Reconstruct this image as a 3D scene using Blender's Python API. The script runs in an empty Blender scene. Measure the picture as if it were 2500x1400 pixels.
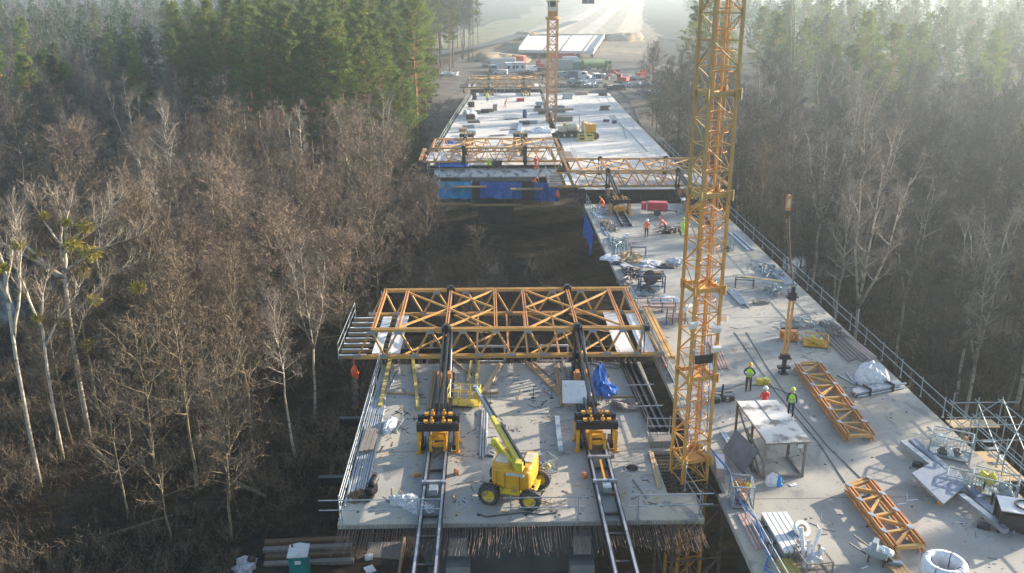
import bpy, math, random
from mathutils import Vector, Matrix, noise
R = math.radians
scene = bpy.context.scene
COL = scene.collection

# ------------------------------------------------------------------ camera, sky, sun, exposure
cam_data = bpy.data.cameras.new('camera')
cam_data.sensor_width = 36.0
cam_data.lens = 31.22
cam_data.clip_start = 0.5
cam_data.clip_end = 9000.0
cam = bpy.data.objects.new('camera', cam_data)
COL.objects.link(cam)
cam.location = (0, 0, 22.75)
cam.rotation_euler = (R(90 - 18.609), 0, R(-1.5024))
scene.camera = cam

SUN_AZ, SUN_EL = 64.0, 14.5            # azimuth from +Y towards +X, elevation
world = bpy.data.worlds.new('World')
scene.world = world
world.use_nodes = True
wn = world.node_tree
sky = wn.nodes.new('ShaderNodeTexSky')
sky.sky_type = 'NISHITA'
sky.sun_disc = False
sky.sun_elevation = R(SUN_EL)
sky.sun_rotation = R(SUN_AZ)
sky.air_density = 1.0
sky.dust_density = 1.0
wn.links.new(sky.outputs[0], wn.nodes['Background'].inputs[0])
wn.nodes['Background'].inputs[1].default_value = 0.11

sd = bpy.data.lights.new('sun', 'SUN')
sd.energy = 5.0
sd.angle = R(0.5)
sd.color = (1.0, 0.86, 0.68)
sun = bpy.data.objects.new('sun', sd)
COL.objects.link(sun)
sdir = Vector((math.sin(R(SUN_AZ)) * math.cos(R(SUN_EL)), math.cos(R(SUN_AZ)) * math.cos(R(SUN_EL)), math.sin(R(SUN_EL))))
sun.rotation_euler = sdir.to_track_quat('Z', 'Y').to_euler()
sun.location = (120, 60, 80)

scene.view_settings.view_transform = 'Standard'
scene.view_settings.look = 'None'
scene.view_settings.exposure = 1.55
scene.view_settings.gamma = 1.0
scene.cycles.use_denoising = True
scene.cycles.max_bounces = 5
scene.cycles.diffuse_bounces = 2
scene.cycles.glossy_bounces = 2
scene.cycles.volume_bounces = 1
scene.cycles.transmission_bounces = 2
scene.cycles.transparent_max_bounces = 8
scene.cycles.sample_clamp_indirect = 6.0

# ------------------------------------------------------------------ helpers
class MB:
    """collects shapes and links them as ONE mesh object"""
    def __init__(s):
        s.v, s.f = [], []
    def add(s, vs, fs):
        n = len(s.v)
        s.v.extend([tuple(p) for p in vs])
        s.f.extend([tuple(i + n for i in f) for f in fs])
        return s
    def box(s, c, d, rz=0.0, rx=0.0, ry=0.0):
        m = Matrix.Rotation(rz, 3, 'Z') @ Matrix.Rotation(ry, 3, 'Y') @ Matrix.Rotation(rx, 3, 'X')
        c = Vector(c)
        vs = [c + m @ Vector((x * d[0] / 2, y * d[1] / 2, z * d[2] / 2)) for x in (-1, 1) for y in (-1, 1) for z in (-1, 1)]
        return s.add(vs, [(0, 1, 3, 2), (4, 6, 7, 5), (0, 4, 5, 1), (2, 3, 7, 6), (0, 2, 6, 4), (1, 5, 7, 3)])
    def frame(s, p, q, up=(0, 0, 1)):
        p, q = Vector(p), Vector(q)
        d = (q - p).normalized()
        u = Vector(up)
        if abs(d.dot(u)) > 0.98:
            u = Vector((0, 1, 0))
        x = d.cross(u).normalized()
        return p, q, x, x.cross(d).normalized()
    def bar(s, p, q, w, h, up=(0, 0, 1)):
        p, q, x, u = s.frame(p, q, up)
        vs = [e + x * (a * w / 2) + u * (b * h / 2) for e in (p, q) for a, b in ((-1, -1), (1, -1), (1, 1), (-1, 1))]
        return s.add(vs, [(3, 2, 1, 0), (4, 5, 6, 7), (0, 1, 5, 4), (1, 2, 6, 5), (2, 3, 7, 6), (3, 0, 4, 7)])
    def ibeam(s, p, q, w, h, t=0.03, up=(0, 0, 1)):
        P0, Q0, x, u = s.frame(p, q, up)
        s.bar(P0 + u * (h / 2 - t / 2), Q0 + u * (h / 2 - t / 2), w, t, up)
        s.bar(P0 - u * (h / 2 - t / 2), Q0 - u * (h / 2 - t / 2), w, t, up)
        return s.bar(P0, Q0, t, h - 2 * t, up)
    def tube(s, pts, r, n=6, cap=True):
        pts = [Vector(p) for p in pts]
        rs = r if isinstance(r, (list, tuple)) else [r] * len(pts)
        vs, fs = [], []
        px = None
        for i, p in enumerate(pts):
            d = (pts[min(i + 1, len(pts) - 1)] - pts[max(i - 1, 0)])
            d = d.normalized() if d.length > 1e-9 else Vector((0, 0, 1))
            if px is None:
                a = Vector((0, 0, 1)) if abs(d.z) < 0.9 else Vector((1, 0, 0))
                px = d.cross(a).normalized()
            px = (px - d * px.dot(d)).normalized()
            y = d.cross(px)
            for k in range(n):
                t = 2 * math.pi * k / n
                vs.append(p + (px * math.cos(t) + y * math.sin(t)) * rs[i])
        for i in range(len(pts) - 1):
            for k in range(n):
                a, b = i * n + k, i * n + (k + 1) % n
                fs.append((a, b, b + n, a + n))
        if cap and n > 2:
            fs.append(tuple(reversed(range(n))))
            fs.append(tuple(range((len(pts) - 1) * n, len(pts) * n)))
        return s.add(vs, fs)
    def lathe(s, prof, n=20, m=None, cap=True):
        """prof: (radius, height) pairs about local Z"""
        vs = [(r * math.cos(2 * math.pi * k / n), r * math.sin(2 * math.pi * k / n), z) for r, z in prof for k in range(n)]
        if m is not None:
            vs = [m @ Vector(v) for v in vs]
        fs = []
        for i in range(len(prof) - 1):
            for k in range(n):
                a, b = i * n + k, i * n + (k + 1) % n
                fs.append((a, b, b + n, a + n))
        if cap:
            fs.append(tuple(reversed(range(n))))
            fs.append(tuple(range((len(prof) - 1) * n, len(prof) * n)))
        return s.add(vs, fs)
    def prism(s, poly, z0, z1):
        n = len(poly)
        vs = [(p[0], p[1], z0) for p in poly] + [(p[0], p[1], z1) for p in poly]
        fs = [tuple(reversed(range(n))), tuple(range(n, 2 * n))] + [(i, (i + 1) % n, (i + 1) % n + n, i + n) for i in range(n)]
        return s.add(vs, fs)
    def extrude(s, sec, y0, y1):
        """section in (x, z) pushed along y"""
        n = len(sec)
        vs = [(p[0], y0, p[1]) for p in sec] + [(p[0], y1, p[1]) for p in sec]
        fs = [tuple(range(n)), tuple(reversed(range(n, 2 * n)))] + [(i, i + n, (i + 1) % n + n, (i + 1) % n) for i in range(n)]
        return s.add(vs, fs)
    def lump(s, c, d, seed=0, amp=0.25, freq=1.6, n=12, m=9, flat=True, fold=0.0):
        """an uneven heap or crumpled cloth"""
        c = Vector(c)
        vs, fs = [], []
        for i in range(m + 1):
            th = math.pi * i / m
            for k in range(n):
                ph = 2 * math.pi * k / n
                u = Vector((math.sin(th) * math.cos(ph), math.sin(th) * math.sin(ph), math.cos(th)))
                q = u * freq + Vector((seed * 7.3, seed * 3.1, seed))
                r = 1 + amp * noise.noise(q) + fold * abs(noise.noise(q * 2.7)) + amp * 0.5 * noise.noise(q * 3.3)
                z = u.z * r * d[2] / 2
                if flat and z < -d[2] * 0.0:
                    z = 0.02 * u.z
                vs.append(c + Vector((u.x * r * d[0] / 2, u.y * r * d[1] / 2, z)))
        for i in range(m):
            for k in range(n):
                a, b = i * n + k, i * n + (k + 1) % n
                fs.append((a, a + n, b + n, b))
        return s.add(vs, fs)
    def mesh(s, name, m=None, smooth=False):
        me = bpy.data.meshes.new(name)
        me.from_pydata([tuple(v) for v in s.v], [], s.f)
        if m is not None:
            me.materials.append(m)
        if smooth:
            me.polygons.foreach_set('use_smooth', [True] * len(me.polygons))
        me.update()
        return me
    def build(s, name, m, parent=None, smooth=False, loc=None, rz=None):
        o = bpy.data.objects.new(name, s.mesh(name, m, smooth))
        COL.objects.link(o)
        if parent is not None:
            o.parent = parent
        if loc is not None:
            o.location = loc if len(loc) == 3 else (loc[0], loc[1], 0)
        if rz is not None:
            o.rotation_euler = (0, 0, rz)
        return o

def tag(o, label, cat, group=None, kind=None):
    if label: o['label'] = label
    if cat: o['category'] = cat
    if group: o['group'] = group
    if kind: o['kind'] = kind
    return o

def thing(name, label, cat, loc=(0, 0, 0), rz=0.0, group=None):
    o = bpy.data.objects.new(name, None)
    COL.objects.link(o)
    o.empty_display_size = 0.3
    o.location = (loc[0], loc[1], loc[2] if len(loc) > 2 else 0.0)
    o.rotation_euler = (0, 0, rz)
    return tag(o, label, cat, group)

def dup(root, loc, rz=0.0, label=None, group=None, scale=None):
    c = root.copy()
    COL.objects.link(c)
    c.location = loc if len(loc) == 3 else (loc[0], loc[1], 0)
    c.rotation_euler = (0, 0, rz)
    if label: c['label'] = label
    if group: c['group'] = group
    if scale: c.scale = scale
    for ch in root.children:
        d = ch.copy()
        COL.objects.link(d)
        d.parent = c
        for g in ch.children:
            e = g.copy()
            COL.objects.link(e)
            e.parent = d
    return c

def struct(o):
    o['kind'] = 'structure'
    return o

def lerp(a, b, t):
    return a + (b - a) * t

def mix3(a, b, t):
    return Vector(a).lerp(Vector(b), t)

# ------------------------------------------------------------------ materials
def mat(name, col, rough=0.7, metal=0.0, col2=None, scale=3.0, detail=4.0, lo=0.35, hi=0.65, bump=0.0, bscale=None,
        stretch=None, rnd=0.0, spec=0.5, col3=None, sp=(0.62, 0.68), sscale=7.0):
    m = bpy.data.materials.new(name)
    m.use_nodes = True
    nt = m.node_tree
    b = nt.nodes['Principled BSDF']
    b.inputs['Roughness'].default_value = rough
    b.inputs['Metallic'].default_value = metal
    b.inputs['Specular IOR Level'].default_value = spec
    b.inputs['Base Color'].default_value = (*col, 1)
    tc = nt.nodes.new('ShaderNodeTexCoord')
    src = tc.outputs['Object']
    if stretch:
        mp = nt.nodes.new('ShaderNodeMapping')
        mp.inputs['Scale'].default_value = stretch
        nt.links.new(src, mp.inputs[0])
        src = mp.outputs[0]
    last = None
    if col2 is not None:
        nz = nt.nodes.new('ShaderNodeTexNoise')
        nz.inputs['Scale'].default_value = scale
        nz.inputs['Detail'].default_value = detail
        nt.links.new(src, nz.inputs['Vector'])
        rp = nt.nodes.new('ShaderNodeValToRGB')
        rp.color_ramp.elements[0].position = lo
        rp.color_ramp.elements[1].position = hi
        rp.color_ramp.elements[0].color = (*col, 1)
        rp.color_ramp.elements[1].color = (*col2, 1)
        nt.links.new(nz.outputs[0], rp.inputs[0])
        last = rp.outputs[0]
    if col3 is not None:
        n3 = nt.nodes.new('ShaderNodeTexNoise')
        n3.inputs['Scale'].default_value = sscale
        n3.inputs['Detail'].default_value = 7
        nt.links.new(src, n3.inputs['Vector'])
        m3 = nt.nodes.new('ShaderNodeMapRange')
        m3.inputs['From Min'].default_value, m3.inputs['From Max'].default_value = sp
        nt.links.new(n3.outputs[0], m3.inputs['Value'])
        x3 = nt.nodes.new('ShaderNodeMix')
        x3.data_type = 'RGBA'
        nt.links.new(m3.outputs[0], x3.inputs['Factor'])
        x3.inputs[6].default_value = (*col, 1)
        if last: nt.links.new(last, x3.inputs[6])
        x3.inputs[7].default_value = (*col3, 1)
        last = x3.outputs[2]
    if rnd:
        oi = nt.nodes.new('ShaderNodeObjectInfo')
        hs = nt.nodes.new('ShaderNodeHueSaturation')
        mr = nt.nodes.new('ShaderNodeMapRange')
        mr.inputs['To Min'].default_value = 1 - rnd
        mr.inputs['To Max'].default_value = 1 + rnd
        nt.links.new(oi.outputs['Random'], mr.inputs['Value'])
        nt.links.new(mr.outputs[0], hs.inputs['Value'])
        hs.inputs['Color'].default_value = (*col, 1)
        if last: nt.links.new(last, hs.inputs['Color'])
        last = hs.outputs[0]
    if last: nt.links.new(last, b.inputs['Base Color'])
    if bump:
        n2 = nt.nodes.new('ShaderNodeTexNoise')
        n2.inputs['Scale'].default_value = bscale or scale * 4
        n2.inputs['Detail'].default_value = 5
        nt.links.new(src, n2.inputs['Vector'])
        bp = nt.nodes.new('ShaderNodeBump')
        bp.inputs['Strength'].default_value = bump
        bp.inputs['Distance'].default_value = 0.05
        nt.links.new(n2.outputs[0], bp.inputs['Height'])
        nt.links.new(bp.outputs[0], b.inputs['Normal'])
    return m

def concrete(name, base, dirt, dust, wet):
    """cast deck concrete: cloudy grey, sand dust, dark damp stains, fine grain"""
    m = bpy.data.materials.new(name)
    m.use_nodes = True
    nt = m.node_tree
    L = nt.links.new
    b = nt.nodes['Principled BSDF']
    tc = nt.nodes.new('ShaderNodeTexCoord')
    def nz(scale, detail=5, dist=0.0, sx=None):
        n = nt.nodes.new('ShaderNodeTexNoise')
        n.inputs['Scale'].default_value = scale
        n.inputs['Detail'].default_value = detail
        n.inputs['Distortion'].default_value = dist
        v = tc.outputs['Object']
        if sx:
            mp = nt.nodes.new('ShaderNodeMapping')
            mp.inputs['Scale'].default_value = sx
            L(v, mp.inputs[0]); v = mp.outputs[0]
        L(v, n.inputs['Vector'])
        return n.outputs[0]
    def ramp(v, a, c):
        r = nt.nodes.new('ShaderNodeMapRange')
        r.interpolation_type = 'SMOOTHSTEP'
        r.inputs['From Min'].default_value = a
        r.inputs['From Max'].default_value = c
        L(v, r.inputs['Value'])
        return r.outputs[0]
    def mixc(f, c1, c2, mode='MIX'):
        x = nt.nodes.new('ShaderNodeMix')
        x.data_type = 'RGBA'
        x.blend_type = mode
        L(f, x.inputs['Factor'])
        for c, i in ((c1, 6), (c2, 7)):
            if isinstance(c, tuple): x.inputs[i].default_value = (*c, 1)
            else: L(c, x.inputs[i])
        return x.outputs[2]
    c = mixc(ramp(nz(0.35, 6, 0.4), 0.3, 0.7), base, dirt)
    c = mixc(ramp(nz(0.16, 4, 0.8, (1.0, 0.6, 1)), 0.52, 0.68), c, dust)
    w = ramp(nz(0.45, 7, 1.2, (1, 0.7, 1)), 0.58, 0.66)
    c = mixc(w, c, wet)
    c = mixc(ramp(nz(2.6, 6, 0.6), 0.60, 0.74), c, wet)
    c = mixc(ramp(nz(1.1, 6, 0.5, (1.0, 0.06, 1)), 0.56, 0.74), c, dirt)
    c = mixc(ramp(nz(7.0, 5, 0.3), 0.66, 0.76), c, dust)
    c = mixc(ramp(nz(1.7, 7, 0.8), 0.66, 0.73), c, (0.24, 0.16, 0.10))
    c = mixc(ramp(nz(22, 4), 0.35, 0.7), c, dirt)
    L(c, b.inputs['Base Color'])
    mr = nt.nodes.new('ShaderNodeMapRange')
    mr.inputs['To Min'].default_value = 0.85
    mr.inputs['To Max'].default_value = 0.55
    L(w, mr.inputs['Value'])
    L(mr.outputs[0], b.inputs['Roughness'])
    b.inputs['Specular IOR Level'].default_value = 0.3
    bp = nt.nodes.new('ShaderNodeBump')
    bp.inputs['Strength'].default_value = 0.25
    bp.inputs['Distance'].default_value = 0.03
    L(nz(6, 8), bp.inputs['Height'])
    L(bp.outputs[0], b.inputs['Normal'])
    return m

M = {}
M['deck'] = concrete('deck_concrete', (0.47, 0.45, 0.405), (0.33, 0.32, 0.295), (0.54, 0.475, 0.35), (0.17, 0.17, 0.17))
M['deckfar'] = concrete('sunlit_deck_concrete', (0.68, 0.66, 0.63), (0.58, 0.57, 0.55), (0.70, 0.66, 0.58), (0.46, 0.46, 0.46))  # whiter copy of the deck concrete: sunlight put into the colour
M['conc'] = mat('pier_concrete', (0.26, 0.26, 0.26), 0.85, col2=(0.17, 0.175, 0.18), scale=0.8, bump=0.2)
M['concdark'] = mat('shaded_concrete', (0.045, 0.05, 0.056), 0.8, col2=(0.075, 0.08, 0.085), scale=0.7)  # concrete darkened to stand for the shade under the decks
M['orange'] = mat('orange_paint', (0.58, 0.245, 0.075), 0.5, col2=(0.43, 0.175, 0.055), scale=2.2, detail=6, lo=0.45, hi=0.75, col3=(0.30, 0.20, 0.14), sp=(0.58, 0.66))
M['yellowtruss'] = mat('amber_paint', (0.58, 0.32, 0.085), 0.55, col2=(0.42, 0.22, 0.06), scale=2.0, detail=6, lo=0.45, hi=0.75, col3=(0.30, 0.24, 0.17), sp=(0.57, 0.66))
M['crane'] = mat('crane_yellow', (0.60, 0.31, 0.075), 0.5, col2=(0.46, 0.23, 0.06), scale=1.3, detail=6, lo=0.45, hi=0.75, col3=(0.26, 0.16, 0.07), sp=(0.6, 0.7), sscale=4)
M['craneorange'] = mat('faded_crane_orange', (0.58, 0.30, 0.10), 0.55, col2=(0.46, 0.22, 0.07), scale=1.3, detail=6)
M['yellow'] = mat('lift_yellow', (0.70, 0.49, 0.03), 0.42, col2=(0.58, 0.39, 0.04), scale=3, detail=6, lo=0.5, hi=0.8, col3=(0.30, 0.24, 0.14), sp=(0.55, 0.66), sscale=4)
M['hood'] = mat('hood_amber', (0.70, 0.35, 0.018), 0.38, col2=(0.60, 0.29, 0.025), scale=2, detail=5, col3=(0.36, 0.22, 0.09), sp=(0.58, 0.72), sscale=3)
M['lime'] = mat('boom_lemon', (0.64, 0.52, 0.045), 0.45, col2=(0.50, 0.41, 0.06), scale=4, detail=5, lo=0.5, hi=0.8, col3=(0.25, 0.22, 0.14), sp=(0.58, 0.68), sscale=6)
M['cream'] = mat('cream_cover', (0.62, 0.56, 0.42), 0.5, col2=(0.52, 0.46, 0.34), scale=4)
M['black'] = mat('black_steel', (0.018, 0.019, 0.022), 0.42, metal=0.2, col2=(0.04, 0.04, 0.045), scale=3, detail=6)
M['dark'] = mat('dark_steel', (0.045, 0.05, 0.058), 0.5, metal=0.3, col2=(0.09, 0.07, 0.06), scale=2.5, detail=6)
M['rubber'] = mat('tyre_rubber', (0.022, 0.023, 0.025), 0.8, col2=(0.075, 0.08, 0.085), scale=9, bump=0.4, col3=(0.13, 0.12, 0.105), sp=(0.5, 0.7), sscale=3)
M['galv'] = mat('galvanised_steel', (0.42, 0.46, 0.50), 0.42, metal=0.6, col2=(0.30, 0.33, 0.37), scale=4)
M['galvteal'] = mat('weathered_scaffold_steel', (0.26, 0.34, 0.35), 0.5, metal=0.4, col2=(0.38, 0.42, 0.44), scale=3)
M['steel'] = mat('scuffed_steel_top', (0.46, 0.48, 0.52), 0.4, metal=0.5, col2=(0.25, 0.26, 0.29), scale=3, detail=7, stretch=(1, 0.4, 1))
M['rust'] = mat('rebar_rust', (0.11, 0.08, 0.07), 0.75, metal=0.2, col2=(0.20, 0.15, 0.13), scale=6)
M['wood'] = mat('timber', (0.42, 0.28, 0.15), 0.75, col2=(0.30, 0.19, 0.10), scale=2.5, detail=6, stretch=(5, 5, 1.2), bump=0.15)
M['woodpale'] = mat('pale_timber', (0.58, 0.44, 0.26), 0.75, col2=(0.44, 0.31, 0.17), scale=2.5, detail=6, stretch=(5, 5, 1.2))
M['woodyellow'] = mat('yellow_formwork_beam', (0.52, 0.42, 0.12), 0.65, col2=(0.40, 0.31, 0.09), scale=3, detail=6)
M['woodgrey'] = mat('weathered_grey_timber', (0.27, 0.24, 0.215), 0.85, col2=(0.17, 0.15, 0.14), scale=2.5, detail=7, stretch=(6, 6, 1), bump=0.15)
M['woodbrown'] = mat('dark_brown_timber', (0.17, 0.105, 0.06), 0.8, col2=(0.11, 0.07, 0.045), scale=2.5, detail=7, stretch=(1, 6, 6))
M['ply'] = mat('worn_roof_ply', (0.62, 0.62, 0.60), 0.7, col2=(0.16, 0.15, 0.15), scale=1.3, detail=8, lo=0.50, hi=0.64)
M['plydark'] = mat('dark_film_ply', (0.15, 0.17, 0.20), 0.5, col2=(0.10, 0.11, 0.13), scale=2, detail=6)
M['bluegrey'] = mat('bluegrey_panel', (0.22, 0.27, 0.36), 0.6, col2=(0.18, 0.22, 0.30), scale=8, detail=6)
M['white'] = mat('white_paint', (0.72, 0.73, 0.74), 0.55, col2=(0.60, 0.61, 0.63), scale=3, detail=6)
M['whiteplastic'] = mat('white_plastic', (0.78, 0.78, 0.77), 0.4, col2=(0.66, 0.66, 0.67), scale=3, detail=5)
M['film'] = mat('crumpled_white_film', (0.76, 0.77, 0.80), 0.3, col2=(0.55, 0.57, 0.62), scale=5, detail=7, bump=0.8, bscale=7)
M['cloth'] = mat('dirty_white_sheet', (0.62, 0.62, 0.64), 0.7, col2=(0.42, 0.42, 0.45), scale=3, detail=7, bump=0.6, bscale=5)
M['blue'] = mat('blue_tarpaulin', (0.012, 0.10, 0.42), 0.4, col2=(0.03, 0.17, 0.56), scale=2.5, detail=6, bump=0.9, bscale=4)
M['bluelight'] = mat('sky_blue_tarpaulin', (0.03, 0.38, 0.74), 0.45, col2=(0.02, 0.25, 0.58), scale=2, detail=6, bump=0.6, bscale=3, stretch=(2, 1, 0.5))
M['blueframe'] = mat('navy_steel', (0.03, 0.055, 0.15), 0.5, col2=(0.05, 0.08, 0.18), scale=3)
M['hose'] = mat('blue_hose', (0.02, 0.14, 0.42), 0.5)
M['red'] = mat('compressor_red', (0.50, 0.035, 0.05), 0.4, col2=(0.40, 0.03, 0.05), scale=3)
M['redorange'] = mat('signal_orange', (0.80, 0.13, 0.04), 0.5, col2=(0.65, 0.10, 0.04), scale=3)
M['teal'] = mat('toilet_teal', (0.012, 0.22, 0.22), 0.5, col2=(0.012, 0.17, 0.18), scale=3)
M['green'] = mat('tank_green', (0.10, 0.22, 0.10), 0.5, col2=(0.20, 0.24, 0.08), scale=1.2)
M['glass'] = mat('dark_window_glass', (0.02, 0.03, 0.045), 0.1)
M['paper'] = mat('white_scrap', (0.75, 0.76, 0.78), 0.8)
M['hole'] = mat('drain_hole_dark', (0.02, 0.02, 0.022), 0.9)
M['pinkpaint'] = mat('washed_pink_board', (0.50, 0.36, 0.33), 0.7, col2=(0.40, 0.28, 0.25), scale=3)
M['sand'] = mat('raw_sand', (0.42, 0.31, 0.19), 0.95, col2=(0.24, 0.18, 0.12), scale=0.35, detail=8, bump=0.5, bscale=1.2)
M['road'] = mat('graded_base_course', (0.38, 0.32, 0.25), 0.9, col2=(0.25, 0.21, 0.165), scale=0.12, detail=7, stretch=(3, 0.3, 1))
M['asphalt'] = mat('asphalt', (0.05, 0.052, 0.056), 0.8, col2=(0.07, 0.07, 0.073), scale=1.5)
M['water'] = mat('still_water', (0.012, 0.022, 0.03), 0.06, col2=(0.02, 0.03, 0.035), scale=0.4, bump=0.06, bscale=3)
M['mud'] = mat('churned_mud', (0.17, 0.14, 0.105), 0.95, col2=(0.10, 0.085, 0.07), scale=0.5, detail=8, bump=0.5, bscale=1.2)
M['grass'] = mat('dry_meadow', (0.20, 0.17, 0.085), 0.95, col2=(0.14, 0.14, 0.06), scale=0.06, detail=8)
# people
M['skin'] = mat('skin', (0.42, 0.25, 0.17), 0.6)
M['navy'] = mat('navy_workwear', (0.03, 0.045, 0.085), 0.85)
M['brownwear'] = mat('brown_workwear', (0.075, 0.05, 0.045), 0.85)
M['boots'] = mat('boots', (0.02, 0.018, 0.016), 0.7)
M['vest'] = mat('lime_hi_vis', (0.45, 0.80, 0.03), 0.6)
M['hivisorange'] = mat('orange_hi_vis', (0.90, 0.17, 0.05), 0.6)
M['hivisred'] = mat('red_hi_vis', (0.80, 0.06, 0.05), 0.6)
M['limehat'] = mat('lime_helmet', (0.55, 0.75, 0.03), 0.35)
M['orangehat'] = mat('amber_helmet', (0.75, 0.36, 0.03), 0.35)
M['whitehat'] = mat('white_helmet', (0.75, 0.75, 0.75), 0.35)
# ------------------------------------------------------------------ ground
def sm(t):
    t = max(0.0, min(1.0, t))
    return t * t * (3 - 2 * t)

def corridor(y):
    return 8.0 + max(0.0, y - 200.0) * 0.12

PONDS = [(-60, 100, 8, 12), (43, 112, 5, 7)]

def ground_z(x, y):
    dx = abs(x - corridor(y))
    c = 1 - sm((dx - 30) / 45)
    z = -12 + 9.2 * sm((y - 130) / 90) * c + 7.0 * sm((y - 150) / 220) * (1 - c)
    z += 22.0 * sm((y - 500) / 1600)
    z += 0.45 * noise.noise(Vector((x * 0.11, y * 0.11, 3))) + 0.25 * noise.noise(Vector((x * 0.33, y * 0.33, 7)))
    if dx < 60 and y > 150:
        z += 0.6 * noise.noise(Vector((x * 0.05, y * 0.05, 1)))
    for px, py, rx, ry in PONDS:
        d = math.hypot((x - px) / rx, (y - py) / ry)
        z -= 1.5 * (1 - sm((d - 0.6) / 0.7))
    return z

def bare(x, y):
    dx = x - corridor(y)
    half = 24 + 14 * sm((y - 180) / 60) + 18 * sm((y - 330) / 250)
    e = half + 5 * noise.noise(Vector((x * 0.06, y * 0.06, 11)))
    return sm((e - abs(dx)) / 6.0) * sm((y - 128) / 30)

def build_ground():
    xs = [-2600, -1800, -1200, -800, -550, -400] + [-300 + 6 * i for i in range(17)] + [-198 + 3.0 * i for i in range(133)] + [206 + 8 * i for i in range(20)] + [380, 460, 600, 900, 1400, 2000, 2800]
    ys = [-400, -150, -60, -20] + [0 + 3.0 * i for i in range(120)] + [362 + 8 * i for i in range(40)] + [700, 800, 950, 1150, 1400, 1800, 2400, 3400]
    nx, ny = len(xs), len(ys)
    v = [(x, y, ground_z(x, y)) for y in ys for x in xs]
    f = [(j * nx + i, j * nx + i + 1, (j + 1) * nx + i + 1, (j + 1) * nx + i) for j in range(ny - 1) for i in range(nx - 1)]
    me = bpy.data.meshes.new('ground')
    me.from_pydata(v, [], f)
    at = me.attributes.new('bare', 'FLOAT', 'POINT')
    at.data.foreach_set('value', [bare(p[0], p[1]) for p in v])
    at = me.attributes.new('sandy', 'FLOAT', 'POINT')
    at.data.foreach_set('value', [sm((p[1] - 325 + 40 * noise.noise(Vector((p[0] * .04, p[1] * .04, 2)))) / 60) for p in v])
    me.polygons.foreach_set('use_smooth', [True] * len(f))
    m = bpy.data.materials.new('woodland_and_sand_ground')
    m.use_nodes = True
    nt = m.node_tree
    L = nt.links.new
    b = nt.nodes['Principled BSDF']
    b.inputs['Roughness'].default_value = 0.95
    tc = nt.nodes.new('ShaderNodeTexCoord')
    def nz(s, d=6, dist=0.0):
        n = nt.nodes.new('ShaderNodeTexNoise')
        n.inputs['Scale'].default_value = s
        n.inputs['Detail'].default_value = d
        n.inputs['Distortion'].default_value = dist
        L(tc.outputs['Object'], n.inputs['Vector'])
        return n
    def ramp(src, stops):
        r = nt.nodes.new('ShaderNodeValToRGB')
        while len(r.color_ramp.elements) < len(stops):
            r.color_ramp.elements.new(0.5)
        for e, (p, c) in zip(r.color_ramp.elements, stops):
            e.position = p
            e.color = (*c, 1)
        L(src, r.inputs[0])
        return r.outputs[0]
    litter = ramp(nz(0.6, 10, 0.6).outputs[0], [(0.3, (0.012, 0.011, 0.008)), (0.45, (0.032, 0.024, 0.016)), (0.58, (0.055, 0.037, 0.022)), (0.68, (0.03, 0.034, 0.015)), (0.8, (0.08, 0.052, 0.028))])
    mud = ramp(nz(0.2, 10, 0.8).outputs[0], [(0.3, (0.05, 0.045, 0.04)), (0.5, (0.12, 0.105, 0.09)), (0.62, (0.085, 0.078, 0.07)), (0.78, (0.22, 0.185, 0.145))])
    sand = ramp(nz(0.09, 10, 0.8).outputs[0], [(0.3, (0.10, 0.08, 0.058)), (0.46, (0.27, 0.205, 0.135)), (0.58, (0.16, 0.135, 0.105)), (0.72, (0.38, 0.29, 0.185))])
    a = nt.nodes.new('ShaderNodeAttribute')
    a.attribute_name = 'bare'
    ad = nt.nodes.new('ShaderNodeMath'); ad.operation = 'MULTIPLY_ADD'
    L(nz(0.25, 8).outputs[0], ad.inputs[0]); ad.inputs[1].default_value = 0.9
    sb = nt.nodes.new('ShaderNodeMath'); sb.operation = 'SUBTRACT'
    L(a.outputs['Fac'], sb.inputs[0]); sb.inputs[1].default_value = 0.45
    L(sb.outputs[0], ad.inputs[2])
    mr = nt.nodes.new('ShaderNodeMapRange')
    mr.inputs['From Min'].default_value = 0.35; mr.inputs['From Max'].default_value = 0.6
    L(ad.outputs[0], mr.inputs['Value'])
    a2 = nt.nodes.new('ShaderNodeAttribute')
    a2.attribute_name = 'sandy'
    xs = nt.nodes.new('ShaderNodeMix'); xs.data_type = 'RGBA'
    L(a2.outputs['Fac'], xs.inputs['Factor']); L(mud, xs.inputs[6]); L(sand, xs.inputs[7])
    sand = xs.outputs[2]
    x = nt.nodes.new('ShaderNodeMix'); x.data_type = 'RGBA'
    L(mr.outputs[0], x.inputs['Factor']); L(litter, x.inputs[6]); L(sand, x.inputs[7])
    L(x.outputs[2], b.inputs['Base Color'])
    bp = nt.nodes.new('ShaderNodeBump')
    bp.inputs['Strength'].default_value = 0.9; bp.inputs['Distance'].default_value = 0.3
    L(nz(1.3, 9).outputs[0], bp.inputs['Height'])
    L(bp.outputs[0], b.inputs['Normal'])
    me.materials.append(m)
    o = bpy.data.objects.new('ground', me)
    COL.objects.link(o)
    struct(o)

build_ground()
for i, (px, py, rx, ry) in enumerate(PONDS):
    poly = []
    for k in range(28):
        t = 2 * math.pi * k / 28
        q = 1 + 0.18 * noise.noise(Vector((math.cos(t) * 1.3, math.sin(t) * 1.3, i * 5)))
        poly.append((px + rx * 1.05 * q * math.cos(t), py + ry * 1.05 * q * math.sin(t)))
    mb = MB()
    mb.add([(p[0], p[1], -12.75) for p in poly], [tuple(range(28))])
    struct(mb.build('pond_water', M['water']))

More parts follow.
